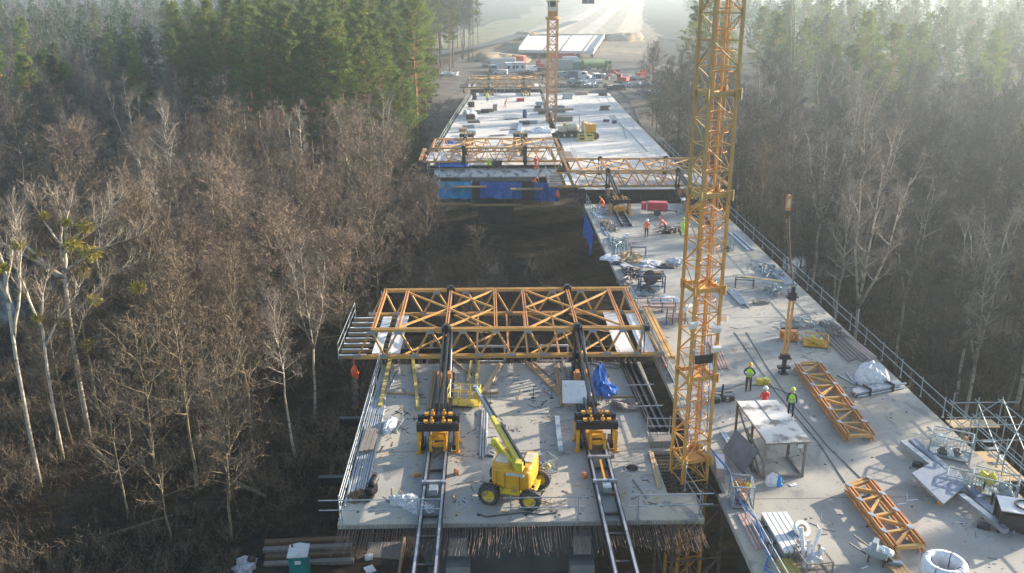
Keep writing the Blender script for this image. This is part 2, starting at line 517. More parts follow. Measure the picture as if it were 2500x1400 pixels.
# dirt track left of the far decks, asphalt road beside it
def strip(name, pts, w, m, z=None, dz=0.05):
    mb = MB()
    v, f = [], []
    dense = []
    for a, b in zip(pts, pts[1:]):
        n = max(2, int((Vector(b[:2]) - Vector(a[:2])).length / 4))
        dense += [Vector(a).lerp(Vector(b), i / n) for i in range(n)]
    dense.append(Vector(pts[-1]))
    for i, p in enumerate(dense):
        d = dense[min(i + 1, len(dense) - 1)] - dense[max(i - 1, 0)]
        nrm = Vector((-d.y, d.x, 0)).normalized()
        for s in (-1, 1):
            q = p + nrm * (s * w / 2)
            zz = q.z if z is None else ground_z(q.x, q.y) + dz
            v.append((q.x, q.y, zz))
    for i in range(len(dense) - 1):
        f.append((2 * i, 2 * i + 1, 2 * i + 3, 2 * i + 2))
    mb.add(v, f)
    return struct(mb.build(name, m))

strip('dirt_track', [(-12, 146, 0), (-11, 166, 0), (-8.5, 205, 0), (-4, 245, 0), (6, 275, 0)], 4.2, M['mud'], z=1, dz=0.12)
strip('dirt_track', [(34, 180, 0), (36, 220, 0), (34, 262, 0)], 4.0, M['mud'], z=1, dz=0.12)
strip('service_road', [(-70, 225, -1.5), (-30, 316, -1.0), (-2, 400, -0.8), (40, 545, 0.4), (60, 640, 0.8)], 7.5, M['asphalt'])

# road embankment and motorway bed beyond the farther bridge
def embankment():
    mb = MB()
    v, f = [], []
    ys = [472 + 14 * i for i in range(60)] + [1400, 1600, 1900]
    for y in ys:
        c = 40 + 0.17 * (y - 470)
        zt = 0.0 + 20.0 * sm((y - 540) / 1700)
        for dx, z in ((-40, ground_z(c - 40, y) - 0.3), (-25, zt - 0.05), (-23, zt), (23, zt), (25, zt - 0.05), (40, ground_z(c + 40, y) - 0.3)):
            v.append((c + dx, y, z))
    for j in range(len(ys) - 1):
        for i in range(5):
            a = j * 6 + i
            f.append((a, a + 1, a + 7, a + 6))
    mb.add(v, f)
    struct(mb.build('road_embankment', M['road']))
embankment()
mb = MB()
for k, (a, b) in enumerate(((-15.5, -5.5), (4.5, 13.5))):
    v, f = [], []
    ys = [474 + 20 * i for i in range(50)]
    for y in ys:
        c = 40 + 0.17 * (y - 470)
        zt = 0.02 + 20.0 * sm((y - 540) / 1700)
        v += [(c + a, y, zt), (c + b, y, zt)]
    f = [(2 * i, 2 * i + 1, 2 * i + 3, 2 * i + 2) for i in range(len(ys) - 1)]
    mb.add(v, f)
struct(mb.build('road_surface', mat('rolled_pale_gravel', (0.48, 0.44, 0.38), 0.9, col2=(0.36, 0.325, 0.28), scale=0.1, detail=6, stretch=(4, 0.2, 1))))
# meadow slope left of the embankment
mb = MB()
v = []
for j in range(12):
    y = 420 + 32 * j
    c = 40 + 0.17 * (y - 470)
    for i in range(6):
        x = c - 36 - 9 * i
        v.append((x, y, ground_z(x, y) + 0.25 + 0.5 * noise.noise(Vector((x * .08, y * .08, 0)))))
mb.add(v, [(j * 6 + i, j * 6 + i + 1, (j + 1) * 6 + i + 1, (j + 1) * 6 + i) for j in range(11) for i in range(5)])
struct(mb.build('meadow_ground', M['grass'], smooth=True))
# sand heaps by the farther bridge
for nm, c, d, sd_, lab in (('sand_heap', (4, 345, -4.2), (26, 46, 6.5), 3, 'long tan sand bank beside the asphalt road left of the far bridge'),
                     ('sand_heap', (70, 470, -4), (20, 28, 9.5), 5, 'pale sand heap at the right far corner of the far bridge'),
                     ('sand_heap', (22, 478, -4), (20, 26, 9), 8, 'tan sand heap behind the far bridge left corner'),
                     ('sand_heap', (60, 300, -4), (16, 34, 3.5), 12, 'low rough earth bank right of the parked vans'),
                     ('sand_heap', (43, 215, -5), (9, 26, 5.0), 15, 'overgrown brown earth mound right of the far deck end')):
    o = MB().lump(c, d, sd_, 0.35, 1.8, 22, 12).build(nm, M['sand'], smooth=True)
    tag(o, lab, 'heap', 'sand heaps')

# ------------------------------------------------------------------ bridge decks
def section_loft(ys, lx, rx, th=0.32, webs=True, zb=-3.0):
    mb = MB()
    secs = []
    for y, l, r in zip(ys, lx, rx):
        c = (l + r) / 2
        h = (r - l) / 2
        s = [(l, 0), (r, 0), (r, -th)]
        if webs:
            s += [(c + h * 0.62, -0.75), (c + h * 0.46, zb), (c - h * 0.46, zb), (c - h * 0.62, -0.75)]
        s += [(l, -th)]
        secs.append([(p[0], y, p[1]) for p in s])
    n = len(secs[0])
    v = [p for s in secs for p in s]
    f = [tuple(range(n)), tuple(reversed(range((len(ys) - 1) * n, len(ys) * n)))]
    for j in range(len(ys) - 1):
        for i in range(n):
            a, b = j * n + i, j * n + (i + 1) % n
            f.append((a, a + n, b + n, b))
    return mb.add(v, f)

def rebar_row(x0, x1, y, z, ly, n, seed, sign=-1, droop=0.25):
    r = random.Random(seed)
    mb = MB()
    for row in (0, 1):
        for i in range(n):
            x = lerp(x0, x1, (i + r.uniform(-.3, .3)) / n)
            l = ly * r.uniform(0.66, 1.08)
            zz = z - 0.08 - 0.16 * row
            mb.tube([(x, y, zz), (x + r.uniform(-.02, .02), y + sign * l * 0.5, zz - droop * .4), (x + r.uniform(-.09, .09) + (0.05 if x > 1 else -0.1), y + sign * l, zz - droop - r.uniform(0, .1))], 0.0115, 4, False)
    return mb

# near deck of the left carriageway, built outwards from its pier
t = thing('bridge_deck', 'grey concrete deck under the yellow boom lift, rusty bars hanging from its front edge', 'bridge deck', (0, 0, 0))
mb = section_loft([34.4, 52.2], [-6.9, -6.9], [8.35, 8.35], 0.24, webs=False)
mb.box((8.975, 35.5, -0.12), (1.25, 2.2, 0.24)).box((8.975, 46.45, -0.12), (1.25, 11.5, 0.24))
mb.build('slab', M['deck'], t)
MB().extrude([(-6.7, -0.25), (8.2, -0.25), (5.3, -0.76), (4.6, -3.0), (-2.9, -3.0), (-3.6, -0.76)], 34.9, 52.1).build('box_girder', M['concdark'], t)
o = rebar_row(-6.8, 9.5, 34.4, 0, 1.8, 125, 1); o = o.build('starter_bars', M['rust'], t); o['kind'] = 'stuff'
o = rebar_row(-6.8, 9.5, 52.2, 0, 0.9, 60, 2, 1, -0.1); o = o.build('starter_bars', M['rust'], t); o['kind'] = 'stuff'
mb = MB()
for i in range(12):
    mb.bar((8.4, 36.8 + i * 0.33, -0.12), (10.5, 36.8 + i * 0.33, -0.12), 0.05, 0.05)
for i in range(7):
    mb.bar((8.5 + i * 0.3, 36.65, -0.17), (8.5 + i * 0.3, 40.65, -0.17), 0.05, 0.05)
mb.build('rebar_mat', M['dark'], t)
rr = random.Random(5)
hole_me = MB().lathe([(0.07, 0.004), (0.07, 0.008)], 8).mesh('drain_hole', M['hole'])
def hole(t, x, y):
    o = bpy.data.objects.new('drain_hole', hole_me)
    COL.objects.link(o)
    o.parent = t
    o.location = (x, y, 0)
for x in (-6.2, -5.1, -3.7, -1.6, -0.3, 1.4, 3.0, 4.2, 6.9, 8.6):
    for y in (35.2, 45.6):
        hole(t, x + rr.uniform(-.3, .3), y + rr.uniform(-.4, .4))
for y in (40.9, 47.4):
    MB().box((0.7, y, 0.004), (15.0 if y > 44 else 14.6, 0.05, 0.004)).build('pour_joint', M['woodgrey'], t)
# pier under it
t = thing('bridge_pier', 'dark concrete pier below the near left deck edge', 'pier', (1.0, 38, -12))
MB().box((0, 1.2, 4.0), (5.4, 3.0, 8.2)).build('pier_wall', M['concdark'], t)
for x in (-4.2, 4.3):
    cx = -2.55 if x < 0 else 3.1
    MB().box((cx, -3.2, 10.75), (0.8, 0.9, 0.95)).build('bearing_block', M['conc'], t)
    MB().box((cx, -3.3, 9.35), (1.1, 1.3, 1.1)).build('bearing_block', M['conc'], t)
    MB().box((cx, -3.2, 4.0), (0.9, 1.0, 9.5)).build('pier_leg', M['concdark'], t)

# right carriageway, near
t = thing('bridge_deck', 'wide grey concrete deck carrying the wooden shelter and orange trusses', 'bridge deck')
section_loft([18, 36.5, 36.52, 41, 41.02, 60, 96], [10.75, 10.75, 11.1, 11.1, 10.7, 10.6, 10.5], [25.0, 25.0, 25.0, 25.0, 25.0, 24.9, 24.9]).build('slab', M['deck'], t)
for i in range(9):
    for j in range(4):
        hole(t, 12.9 + i * 1.35 + rr.uniform(-.25, .25), 29.0 + j * 4.9 + rr.uniform(-.3, .3) + (i % 3) * 0.5)
for y in (36.0, 48.0, 60.0, 72.0, 84.0):
    MB().box((17.9, y, 0.004), (13.4, 0.05, 0.004)).build('pour_joint', M['woodgrey'], t)
t = thing('bridge_pier', 'dark concrete pier under the near right deck', 'pier', (17.8, 44, -12))
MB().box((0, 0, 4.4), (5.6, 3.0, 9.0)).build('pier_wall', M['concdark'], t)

# far decks
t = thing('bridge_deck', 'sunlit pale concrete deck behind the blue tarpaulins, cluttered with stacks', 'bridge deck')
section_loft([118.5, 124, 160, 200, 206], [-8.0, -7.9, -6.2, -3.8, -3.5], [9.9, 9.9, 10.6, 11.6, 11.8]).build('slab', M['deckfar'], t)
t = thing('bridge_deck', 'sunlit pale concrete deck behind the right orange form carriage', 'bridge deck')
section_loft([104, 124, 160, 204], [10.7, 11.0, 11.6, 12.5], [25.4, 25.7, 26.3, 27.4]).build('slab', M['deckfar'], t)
for y in (135, 185):
    for x, w in ((1.0, 'left'), (18.4, 'right')):
        t = thing('bridge_pier', f'concrete pier under the far {w} deck, {"nearer" if y < 150 else "farther"} of two', 'pier', (x, y, -12))
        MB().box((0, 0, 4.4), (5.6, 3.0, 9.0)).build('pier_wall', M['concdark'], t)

# farther bridge on its columns
t = thing('road_bridge', 'low pale concrete bridge on columns beyond the site yard', 'bridge', (0, 0, 0))
A, B, C_, D = (11.8,353.43,0), (39.49,343.43,0), (58.96,464.35,0), (20.14,457.34,0)
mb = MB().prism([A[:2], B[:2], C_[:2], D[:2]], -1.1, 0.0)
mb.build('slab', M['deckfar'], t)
for p, q in ((A, D), (B, C_)):
    MB().bar((p[0], p[1], 0.45), (q[0], q[1], 0.45), 0.5, 0.9).build('parapet', M['conc'], t)
for u in (0.34, 0.56, 0.86):
    p, q = mix3(A, B, u), mix3(D, C_, u)
    MB().bar((p.x, p.y, 0.02), (q.x, q.y, 0.02), 0.6, 0.05).build('seam', M['woodbrown'], t)
for u in (0.02, 0.25, 0.5, 0.75, 0.98):
    for s in (0.03, 0.5, 0.97):
        p = mix3(mix3(A, B, u), mix3(D, C_, u), s)
        MB().box((p.x, p.y, -4.0), (1.2, 1.2, 5.8)).build('column', M['conc'], t)
# ------------------------------------------------------------------ form carriages (the orange truss gantries)
def truss(mb_ch, mb_di, mb_gu, y, zl, zu, xl, xu, nodes_l, nodes_u, gaps):
    cuts = sorted(gaps)
    for (x0, x1), z in ((xl, zl), (xu, zu)):
        segs, a = [], x0
        for g in cuts:
            segs.append((a, g - 0.28)); a = g + 0.28
        segs.append((a, x1))
        for s in segs:
            for dy in (-0.11, 0.11):
                mb_ch.bar((s[0], y + dy, z), (s[1], y + dy, z), 0.09, 0.2)
    order = sorted([(x, zl) for x in nodes_l] + [(x, zu) for x in nodes_u])
    for (a, za), (b, zb) in zip(order, order[1:]):
        if za == zb: continue
        mb_di.bar((a, y, za), (b, y, zb), 0.12, 0.14, (0, 1, 0))
    for x, z in order:
        mb_gu.append((x, y - 0.18, z + (-0.13 if z == zu else 0.13)))

def hoist(root, x, y):
    """rear anchor: yellow posts, two black cross beams, orange jack frame"""
    h = MB()
    for dx in (-0.98, 0.98):
        for dy in (-0.55, 0.65):
            h.bar((x + dx, y + dy, 0.05), (x + dx, y + dy, 1.2), 0.15, 0.18, (0, 1, 0))
            h.box((x + dx, y + dy, 0.04), (0.3, 0.34, 0.07))
    for dx in (-0.36, 0.36):
        h.bar((x + dx, y - 0.75, 0.75), (x + dx, y - 0.75, 1.1), 0.13, 0.13, (0, 1, 0))
        h.bar((x + dx, y - 0.85, 0.35), (x + dx, y + 0.9, 0.5), 0.16, 0.3)
        h.bar((x + dx, y - 0.9, 0.3), (x + dx, y - 0.9, 0.85), 0.14, 0.12, (0, 1, 0))
    h.box((x, y - 0.8, 0.62), (0.8, 0.16, 0.2)).box((x, y - 0.5, 0.85), (0.75, 0.22, 0.16)).box((x, y + 0.2, 0.7), (0.7, 0.3, 0.3))
    for dx in (-0.62, -0.3, 0.3, 0.62):
        for dy in (-0.35, 0.5):
            h.bar((x + dx, y + dy, 1.2), (x + dx, y + dy, 1.95 if abs(dx) < 0.5 else 1.75), 0.09, 0.12, (0, 1, 0))
            h.box((x + dx, y + dy, 1.72), (0.2, 0.2, 0.1))
    o = h.build('anchor_frame', M['hood'], root)
    b = MB()
    for dy in (-0.38, 0.52):
        for e in (-0.1, 0.1):
            b.bar((x - 1.08, y + dy + e, 1.42), (x + 1.08, y + dy + e, 1.42), 0.09, 0.4)
        for dx in (-0.95, -0.5, 0, 0.5, 0.95):
            b.box((x + dx, y + dy, 1.63), (0.1, 0.3, 0.03))
    for dx in (-0.8, 0.8):
        b.tube([(x + dx, y - 0.2, 0.1), (x + dx, y - 0.2, 1.3)], 0.05, 8)
        b.box((x + dx, y + 0.1, 0.22), (0.2, 1.0, 0.3))
    b.build('cross_beam', M['black'], o)
    c = MB()
    for dx in (-0.3, 0.3):
        c.tube([(x + dx, y - 0.95, 0.52), (x + dx, y - 0.1, 0.52)], 0.085, 8)
    c.build('jack', M['dark'], o)
    return o

GUSSET = MB().box((0, 0, 0), (0.5, 0.02, 0.22)).mesh('gusset', M['galv'])

def form_carriage(name, label, rails=True, wings=True, hang=1.0):
    t = thing(name, label, 'form carriage', (1.35, 52.2, 0), 0, 'orange form carriages on the bridge')
    yf, yr, zl, zu = -0.5, 7.1, 0.75, 2.55
    MX = (-4.08, 4.1)
    nl = [-9.7, -8.0, -6.1, -4.08, -2.0, 0.0, 2.0, 4.1, 6.0, 7.9, 9.4]
    nu = [-8.75, -7.05, -5.1, -3.05, -1.0, 1.0, 3.05, 5.05, 6.95, 8.3]
    for nm, y in (('front_truss', yf), ('rear_truss', yr)):
        a, b, g = MB(), MB(), []
        truss(a, b, g, y, zl, zu, (-9.9, 9.5), (-8.8, 8.35), nl, nu, MX)
        o = a.build(nm, M['yellowtruss'], t)
        b.build('diagonal', M['yellowtruss'], o)
        for q in g:
            go = bpy.data.objects.new('gusset', GUSSET); COL.objects.link(go); go.parent = o; go.location = q
    tb = MB()
    for x in (-8.65, -7.1, -4.08, -1.0, 0.95, 4.1, 7.0, 8.25):
        for e in (-0.07, 0.07):
            tb.bar((x + e, yf, zu), (x + e, yr, zu), 0.07, 0.16)
    for x in (-2.2, -0.2, 1.0, 3.0):
        tb.bar((x, yf, zl), (x, yr, zl), 0.12, 0.16)
    tb.build('longitudinal_beam', M['orange'], t)
    tb = MB()
    for a, b in ((-7.1, -4.08), (-4.08, -1.0), (0.95, 4.1), (4.1, 7.0)):
        m = (yf + yr) / 2
        if a < 0:
            tb.bar((a, yr - 0.4, zu), (b, m, zu), 0.1, 0.12).bar((b, m, zu), (a, yf + 0.4, zu), 0.1, 0.12)
        else:
            tb.bar((b, yr - 0.4, zu), (a, m, zu), 0.1, 0.12).bar((a, m, zu), (b, yf + 0.4, zu), 0.1, 0.12)
        tb.bar((a, yf, zl), (b, m, zl), 0.08, 0.1).bar((b, m, zl), (a, yr, zl), 0.08, 0.1)
    tb.bar((-4.08, 3.3, zu), (-1.0, yr, zu), 0.1, 0.12).bar((4.1, 3.3, zu), (0.95, yr, zu), 0.1, 0.12)
    tb.bar((-4.08, 3.3, zu), (-1.0, yf, zu), 0.1, 0.12).bar((4.1, 3.3, zu), (0.95, yf, zu), 0.1, 0.12)
    tb.build('wind_bracing', M['yellowtruss'], t)
    tb = MB()
    for a, b in ((-7.1, -4.08), (-4.08, -1.0), (0.95, 4.1), (4.1, 7.0)):
        tb.tube([(a, yf, zu), (b, 3.3, zl)], 0.02, 4).tube([(b, 3.3, zu), (a, yr, zl)], 0.02, 4).tube([(a, yr, zu), (b, yf, zl)], 0.018, 4)
    for x in nl[1:-1:2]:
        for y in (yf + 0.2, yr - 0.2):
            tb.tube([(x, y, zl), (x, y, -1.0)], 0.022, 4)
    tb.build('tie_rod', M['rust'], t)
    for x in MX:
        k = MB()
        for e in (-0.14, 0.14):
            k.bar((x + e, -0.75, 0.25), (x + e, -0.75, 2.75), 0.12, 0.3, (0, 1, 0))
            k.bar((x + e, -0.7, 2.45), (x + e, -9.6, 1.75), 0.1, 0.34)
            k.bar((x + e, -0.7, 0.42), (x + e, -10.4, 0.42), 0.1, 0.3)
        for y, kk in ((yf, k), (yr, MB())):
            for z in (zl, zu):
                kk.box((x, y, z), (0.56, 0.42, 0.4))
            kk.box((x, y, zu + 0.26), (0.3, 0.34, 0.16))
            kk.bar((x - 0.16, y, zl), (x - 0.16, y, zu), 0.1, 0.16, (0, 1, 0))
            kk.bar((x + 0.16, y, zl), (x + 0.16, y, zu), 0.1, 0.16, (0, 1, 0))
        kk.build('rear_post', M['black'], t)
        k.box((x, -1.0, 0.2), (0.7, 0.9, 0.3))
        o = k.build('main_frame', M['black'], t)
        s = MB()
        s.tube([(x + 0.34, -0.6, 2.4), (x + 0.34, -5.6, 0.3)], 0.055, 6)
        s.build('stay', M['galv'], o)
        c = MB()
        for e in (-0.3, 0.3):
            c.box((x + e, -4.0, 0.75), (0.22, 0.5, 0.9)).box((x + e, -3.3, 0.55), (0.26, 0.3, 0.5))
        c.build('clamp', M['orange'], o)
        hoist(t, x, -10.9)
        if rails:
            r = MB()
            for e in (-0.46, 0.42):
                r.ibeam((x + e, -23.6, 0.16), (x + e, -2.0, 0.16), 0.2, 0.3, 0.04)
            ro = r.build('rail', M['black'], t)
            r = MB()
            for e in (-0.46, 0.42):
                r.bar((x + e, -23.55, 0.318), (x + e, -11.9, 0.318), 0.1, 0.012)
            for y in (-15.0, -12.7) if x > 0 else (-14.9,):
                r.bar((x - 0.6, y, 0.38), (x + 0.56, y, 0.38), 0.16, 0.12)
            r.build('worn_rail_top', M['steel'], ro)
            for y in (-23, -21, -19, -17.4, -13.4):
                MB().bar((x - 0.4, y, 0.12), (x + 0.4, y, 0.12), 0.12, 0.1).build('sleeper', M['dark'], ro)
            MB().box((x, -15.6, 0.35), (0.4, 0.5, 0.3)).build('stop_block', M['galv'], ro)
            if x > 0:
                MB().bar((x + 0.0, -14.8, 0.3), (x, -12.9, 0.3), 0.1, 0.1).build('push_jack', M['hood'], ro)
    if wings:
        j, w = MB(), MB()
        for i in range(8):
            y = yf + 0.35 + i * 0.95
            j.bar((-10.9, y, 0.62), (-7.3, y, 0.62), 0.1, 0.2)
            w.bar((-10.9, y, 0.745), (-9.2, y, 0.745), 0.14, 0.04)
        jo = j.build('side_platform', M['wood'], t)
        w.build('joist_cap', M['white'], jo)
        p = MB()
        p.box((-8.55, 3.2, 0.8), (0.6, 6.6, 0.05)).box((-7.45, 3.2, 0.83), (0.75, 6.8, 0.05)).box((-7.75, 1.6, 0.87), (0.3, 3.4, 0.05))
        p.build('platform_board', M['white'], jo)
        p = MB()
        for y in (yf, 2.0, 4.4, yr):
            p.tube([(-10.9, y, 0.6), (-10.9, y, 1.7)], 0.026, 5)
        for z in (1.15, 1.65):
            p.tube([(-10.9, yf, z), (-10.9, yr, z)], 0.022, 5)
        p.build('guard_rail', M['galv'], jo)
        p = MB()
        p.box((7.25, 3.3, 0.8), (1.15, 7.6, 0.06)).box((8.7, 3.3, 0.74), (0.9, 7.9, 0.06))
        jo = p.build('side_platform', M['white'], t)
        p = MB()
        for e in (9.75, 10.0):
            p.bar((e, -1.6, 0.95), (e, 7.3, 0.95), 0.2, 0.22)
        p.build('edge_beam', M['yellowtruss'], jo)
        p = MB()
        for x in (9.35, 9.55):
            p.tube([(x - 1.2, yf, zu - 0.1), (x - 1.2, yf, 0.85)], 0.04, 5)
        p.box((8.45, yf, zu), (0.35, 0.4, 0.35))
        p.build('chain', M['black'], jo)
    # floor of the form hanging under the trusses
    k = MB()
    for y in (0.9, 4.0, 7.4):
        k.ibeam((-8.6, y, -0.75 * hang), (8.6, y, -0.75 * hang), 0.22, 0.4)
    for x in (-7.5, -5.5, 5.6, 7.6):
        k.ibeam((x, 0.6, -1.15 * hang), (x, 7.6, -1.15 * hang), 0.2, 0.3)
    k.build('form_girder', M['dark'], t)
    for x0 in (-2.3, 1.9):
        k = MB()
        for z in (-0.9, 0.2):
            k.bar((x0, 2.4, z), (x0 + 1.9, 2.4, z), 0.12, 0.1)
        for x in (x0, x0 + 1.9):
            k.bar((x, 2.4, -0.9), (x, 2.4, 0.2), 0.12, 0.1, (0, 1, 0))
        k.build('inner_form_frame', M['white'], t)
    for x in (-9.9, 9.75):
        k = MB().tube([(x, yf - 0.3, -0.15), (x, yf - 0.3, 0.75)], 0.03, 5)
        k.lump((x, yf - 0.3, -0.1), (0.45, 0.45, 0.8), 2, 0.2, flat=False).box((x + 0.12, yf - 0.3, -0.35), (0.25, 0.3, 0.35))
        k.build('chain_hoist', M['redorange'], t)
    return t

fc = form_carriage('form_carriage', 'big orange truss gantry at the end of the deck with the yellow boom lift')
fcb = dup(fc, (0.75, 124.8, 0), math.pi, 'orange truss gantry above the bright blue tarpaulins')
fcc = dup(fc, (17.9, 102.3, 0), 0, 'orange truss gantry on the right deck beside the tall yellow mast')
fcd = dup(fc, (4.2, 211.3, 0), 0, 'small far orange truss gantry in front of the site cabins')
# only the near carriage has its rails bared in front of the anchors: shorten the others
for ch in list(fcb.children):
    if ch.name.startswith(('form_girder', 'inner_form')):
        bpy.data.objects.remove(ch)
for x in (-4.1, 4.08):
    MB().bar((x, 7.1, 0.0), (x, 7.1, 2.7), 0.42, 0.34, (0, 1, 0)).build('column', M['black'], fcb)
for c in (fcb, fcd):
    for ch in list(c.children):
        if ch.name.startswith('rail'):
            for g in list(ch.children):
                bpy.data.objects.remove(g)
            bpy.data.objects.remove(ch)
for c in (fcc,):
    for ch in c.children:
        if ch.name.startswith('rail'):
            ch.scale = (1, 0.66, 1)
            ch.location = (0, -0.68, 0)

# concrete stub and formwork hanging under the far left carriage
t = thing('formwork_platform', 'timber edged formwork and plank stages with blue tarpaulin sheets hung below', 'formwork', (0.9, 115.6, 0))
MB().box((0.0, 1.7, -0.8), (16.4, 0.14, 1.5), rx=R(-62)).build('web_form', M['ply'], t)
MB().box((0, 2.72, -0.05), (17.6, 0.3, 0.34)).build('edge_beam', M['black'], t)
for x in (-7.4, -3.2, 1.2, 5.6, 7.8):
    MB().tube([(x, -0.4, -4.4), (x, -0.4, 1.2)], 0.035, 5).build('hanger', M['galvteal'], t)
k = MB()
k.box((-3.5, -1.4, -1.9), (4.6, 0.9, 0.12)).box((4.0, -1.6, -2.2), (4.2, 0.9, 0.12)).box((-5.6, -0.6, -4.4), (4.6, 0.5, 0.22)).box((0, -0.6, -4.55), (7.0, 0.5, 0.22)).box((5.6, -0.6, -4.75), (4.2, 0.5, 0.22))
k.build('stage', M['wood'], t)
MB().box((0, 1.0, -3.0), (15.0, 0.3, 2.6)).build('form_wall', M['dark'], t)

def sheet(name, label, p, q, drop, m, group=None, fold=0.14, seed=1, nx=26, nz=9):
    p, q = Vector(p), Vector(q)
    d = q - p
    nrm = Vector((-d.y, d.x, 0)).normalized()
    v, f = [], []
    for j in range(nz + 1):
        for i in range(nx + 1):
            u, w = i / nx, j / nz
            s = fold * (0.3 + w) * noise.noise(Vector((u * d.length * 1.3, w * 1.2, seed * 9.1)))
            e = 0.25 * drop * 0.3 * noise.noise(Vector((u * 4, seed * 3.3, 0))) * w
            b = p + d * u + nrm * (s * 2.2) + Vector((0, 0, -drop * w - e))
            v.append(b)
    f = [(j * (nx + 1) + i, j * (nx + 1) + i + 1, (j + 1) * (nx + 1) + i + 1, (j + 1) * (nx + 1) + i) for j in range(nz) for i in range(nx)]
    mb = MB().add(v, f)
    n = len(v)
    mb.add([Vector(a) + nrm * 0.02 for a in v], [tuple(reversed(a)) for a in f])
    o = mb.build(name, m, smooth=True)
    return tag(o, label, 'tarpaulin', group)
g = 'blue sheets hung below the far left form carriage'
sheet('tarpaulin', 'light blue tarpaulin sheet hanging at the left end of the far formwork', (-6.9, 114.7, -1.3), (-2.4, 114.7, -1.35), 2.3, M['bluelight'], g, seed=1)
sheet('tarpaulin', 'dark blue tarpaulin sheet hanging in the middle under the plank stages', (-1.2, 114.8, -1.35), (4.3, 114.8, -1.5), 2.3, M['blue'], g, seed=2)
sheet('tarpaulin', 'dark blue tarpaulin sheet hanging at the right end of the far formwork', (5.9, 114.8, -1.5), (9.2, 114.8, -1.6), 2.5, M['blue'], g, seed=3)
sheet('tarpaulin', 'narrow blue tarpaulin hanging off the left edge of the right deck', (10.35, 93.5, -0.2), (10.3, 85.5, -0.3), 2.6, M['blue'], seed=4)
o = MB().lump((-4.9, 118.2, 0.1), (4.4, 1.8, 1.2), 4, 0.4, 2.2, 22, 10, fold=0.3).build('tarpaulin', M['blue'], smooth=True)
tag(o, 'crumpled blue tarpaulin heaped on the far left formwork edge', 'tarpaulin')
# dark lower form between the two right hand decks
t = thing('formwork_platform', 'dark recessed formwork trough below the right orange gantry', 'formwork', (17.8, 100, 0))
k = MB().box((0, 0, -1.6), (14.0, 8.0, 0.2)).box((0, -3.95, -0.9), (14.2, 0.16, 1.6)).box((0, 4.0, -0.8), (14.2, 0.2, 1.5))
k.build('trough', M['dark'], t)
k = MB()
for i in range(30):
    k.bar((-6.9 + i * 0.47, 2.6, -1.4), (-6.9 + i * 0.47, 2.6, -0.3 - 0.2 * (i % 3)), 0.05, 0.05, (0, 1, 0))
k.box((-4, -1.5, -1.0), (3.0, 0.8, 0.25)).box((2, -2.6, -0.6), (6.5, 0.3, 0.12))
k.build('stop_end', M['woodbrown'], t)
MB().box((0.2, 3.4, 0.06), (13.2, 0.7, 0.08)).build('walkway', M['white'], t)

# ------------------------------------------------------------------ tower cranes
def mast_section(w, h, n, leg, brace):
    a, b = MB(), MB()
    c = [(-w / 2, -w / 2), (w / 2, -w / 2), (w / 2, w / 2), (-w / 2, w / 2)]
    for x, y in c:
        a.bar((x, y, 0), (x, y, h), leg, leg, (0, 1, 0))
    for i in range(4):
        p, q = c[i], c[(i + 1) % 4]
        for k in range(n):
            z0, z1 = h * k / n, h * (k + 1) / n
            if (k + i) % 2: p, q = q, p
            b.tube([(*p, z0), (*q, z1)], brace, 6, False)
            b.tube([(*p, z1), (*q, z1)], brace, 6, False)
            p, q = c[i], c[(i + 1) % 4]
    return a, b

t = thing('tower_crane', 'tall yellow lattice tower crane mast rising through the gap in the decks', 'tower crane', (9.72, 38.35, -12), R(14))
W, H = 1.28, 4.36
zs = -12 + 0.42
a, b = mast_section(W, H, 4, 0.125, 0.03)
ma, mb2 = a.mesh('mast_leg', M['crane']), b.mesh('mast_lattice', M['crane'])
top = mat('upper_mast_yellow', (0.46, 0.32, 0.13), 0.5, col2=(0.36, 0.25, 0.10), scale=1.3, detail=6)  # duller yellow for the upper mast sections
ta, tb2 = a.mesh('mast_leg', top), b.mesh('mast_lattice', top)
for i in range(9):
    z = -0.03 + i * H
    hi = i >= 6
    o = bpy.data.objects.new('mast_section', ta if hi else ma); COL.objects.link(o); o.parent = t; o.location = (0, 0, z)
    d = bpy.data.objects.new('lattice', tb2 if hi else mb2); COL.objects.link(d); d.parent = o
    k = MB()
    for x in (-1, 1):
        for y in (-1, 1):
            k.box((x * W / 2, y * W / 2 - 0.02, z), (0.2, 0.2, 0.42))
            k.tube([(x * W / 2 + x * .12, y * W / 2 - .15, z - 0.22), (x * W / 2 + x * .12, y * W / 2 - .15, z + 0.25)], 0.045, 6)
    k.box((0, -W / 2 + 0.02, z), (W, 0.06, 0.2)).bar((-W / 2, -W / 2, z), (W / 2, W / 2, z), 0.14, 0.16)
    k.box((0, W / 2, z), (W, 0.06, 0.2)).box((-W / 2, 0, z), (0.06, W, 0.2)).box((W / 2, 0, z), (0.06, W, 0.2))
    k.prism([(-W / 2, -W / 2), (W / 2, -W / 2), (W / 2 - 0.3, W / 2 - 0.3)], z - 0.06, z - 0.02)
    k.build('joint', top if hi else M['crane'], t)
k = MB()
for s in (-0.18, 0.18):
    k.tube([(0.15 + s, 0.25, 0.3), (0.15 + s, 0.25, 9 * H)], 0.028, 5)
for i in range(int(9 * H / 0.3)):
    k.tube([(-0.03, 0.25, 0.5 + i * 0.3), (0.33, 0.25, 0.5 + i * 0.3)], 0.014, 4, False)
k.build('ladder', M['craneorange'], t)
k = MB()
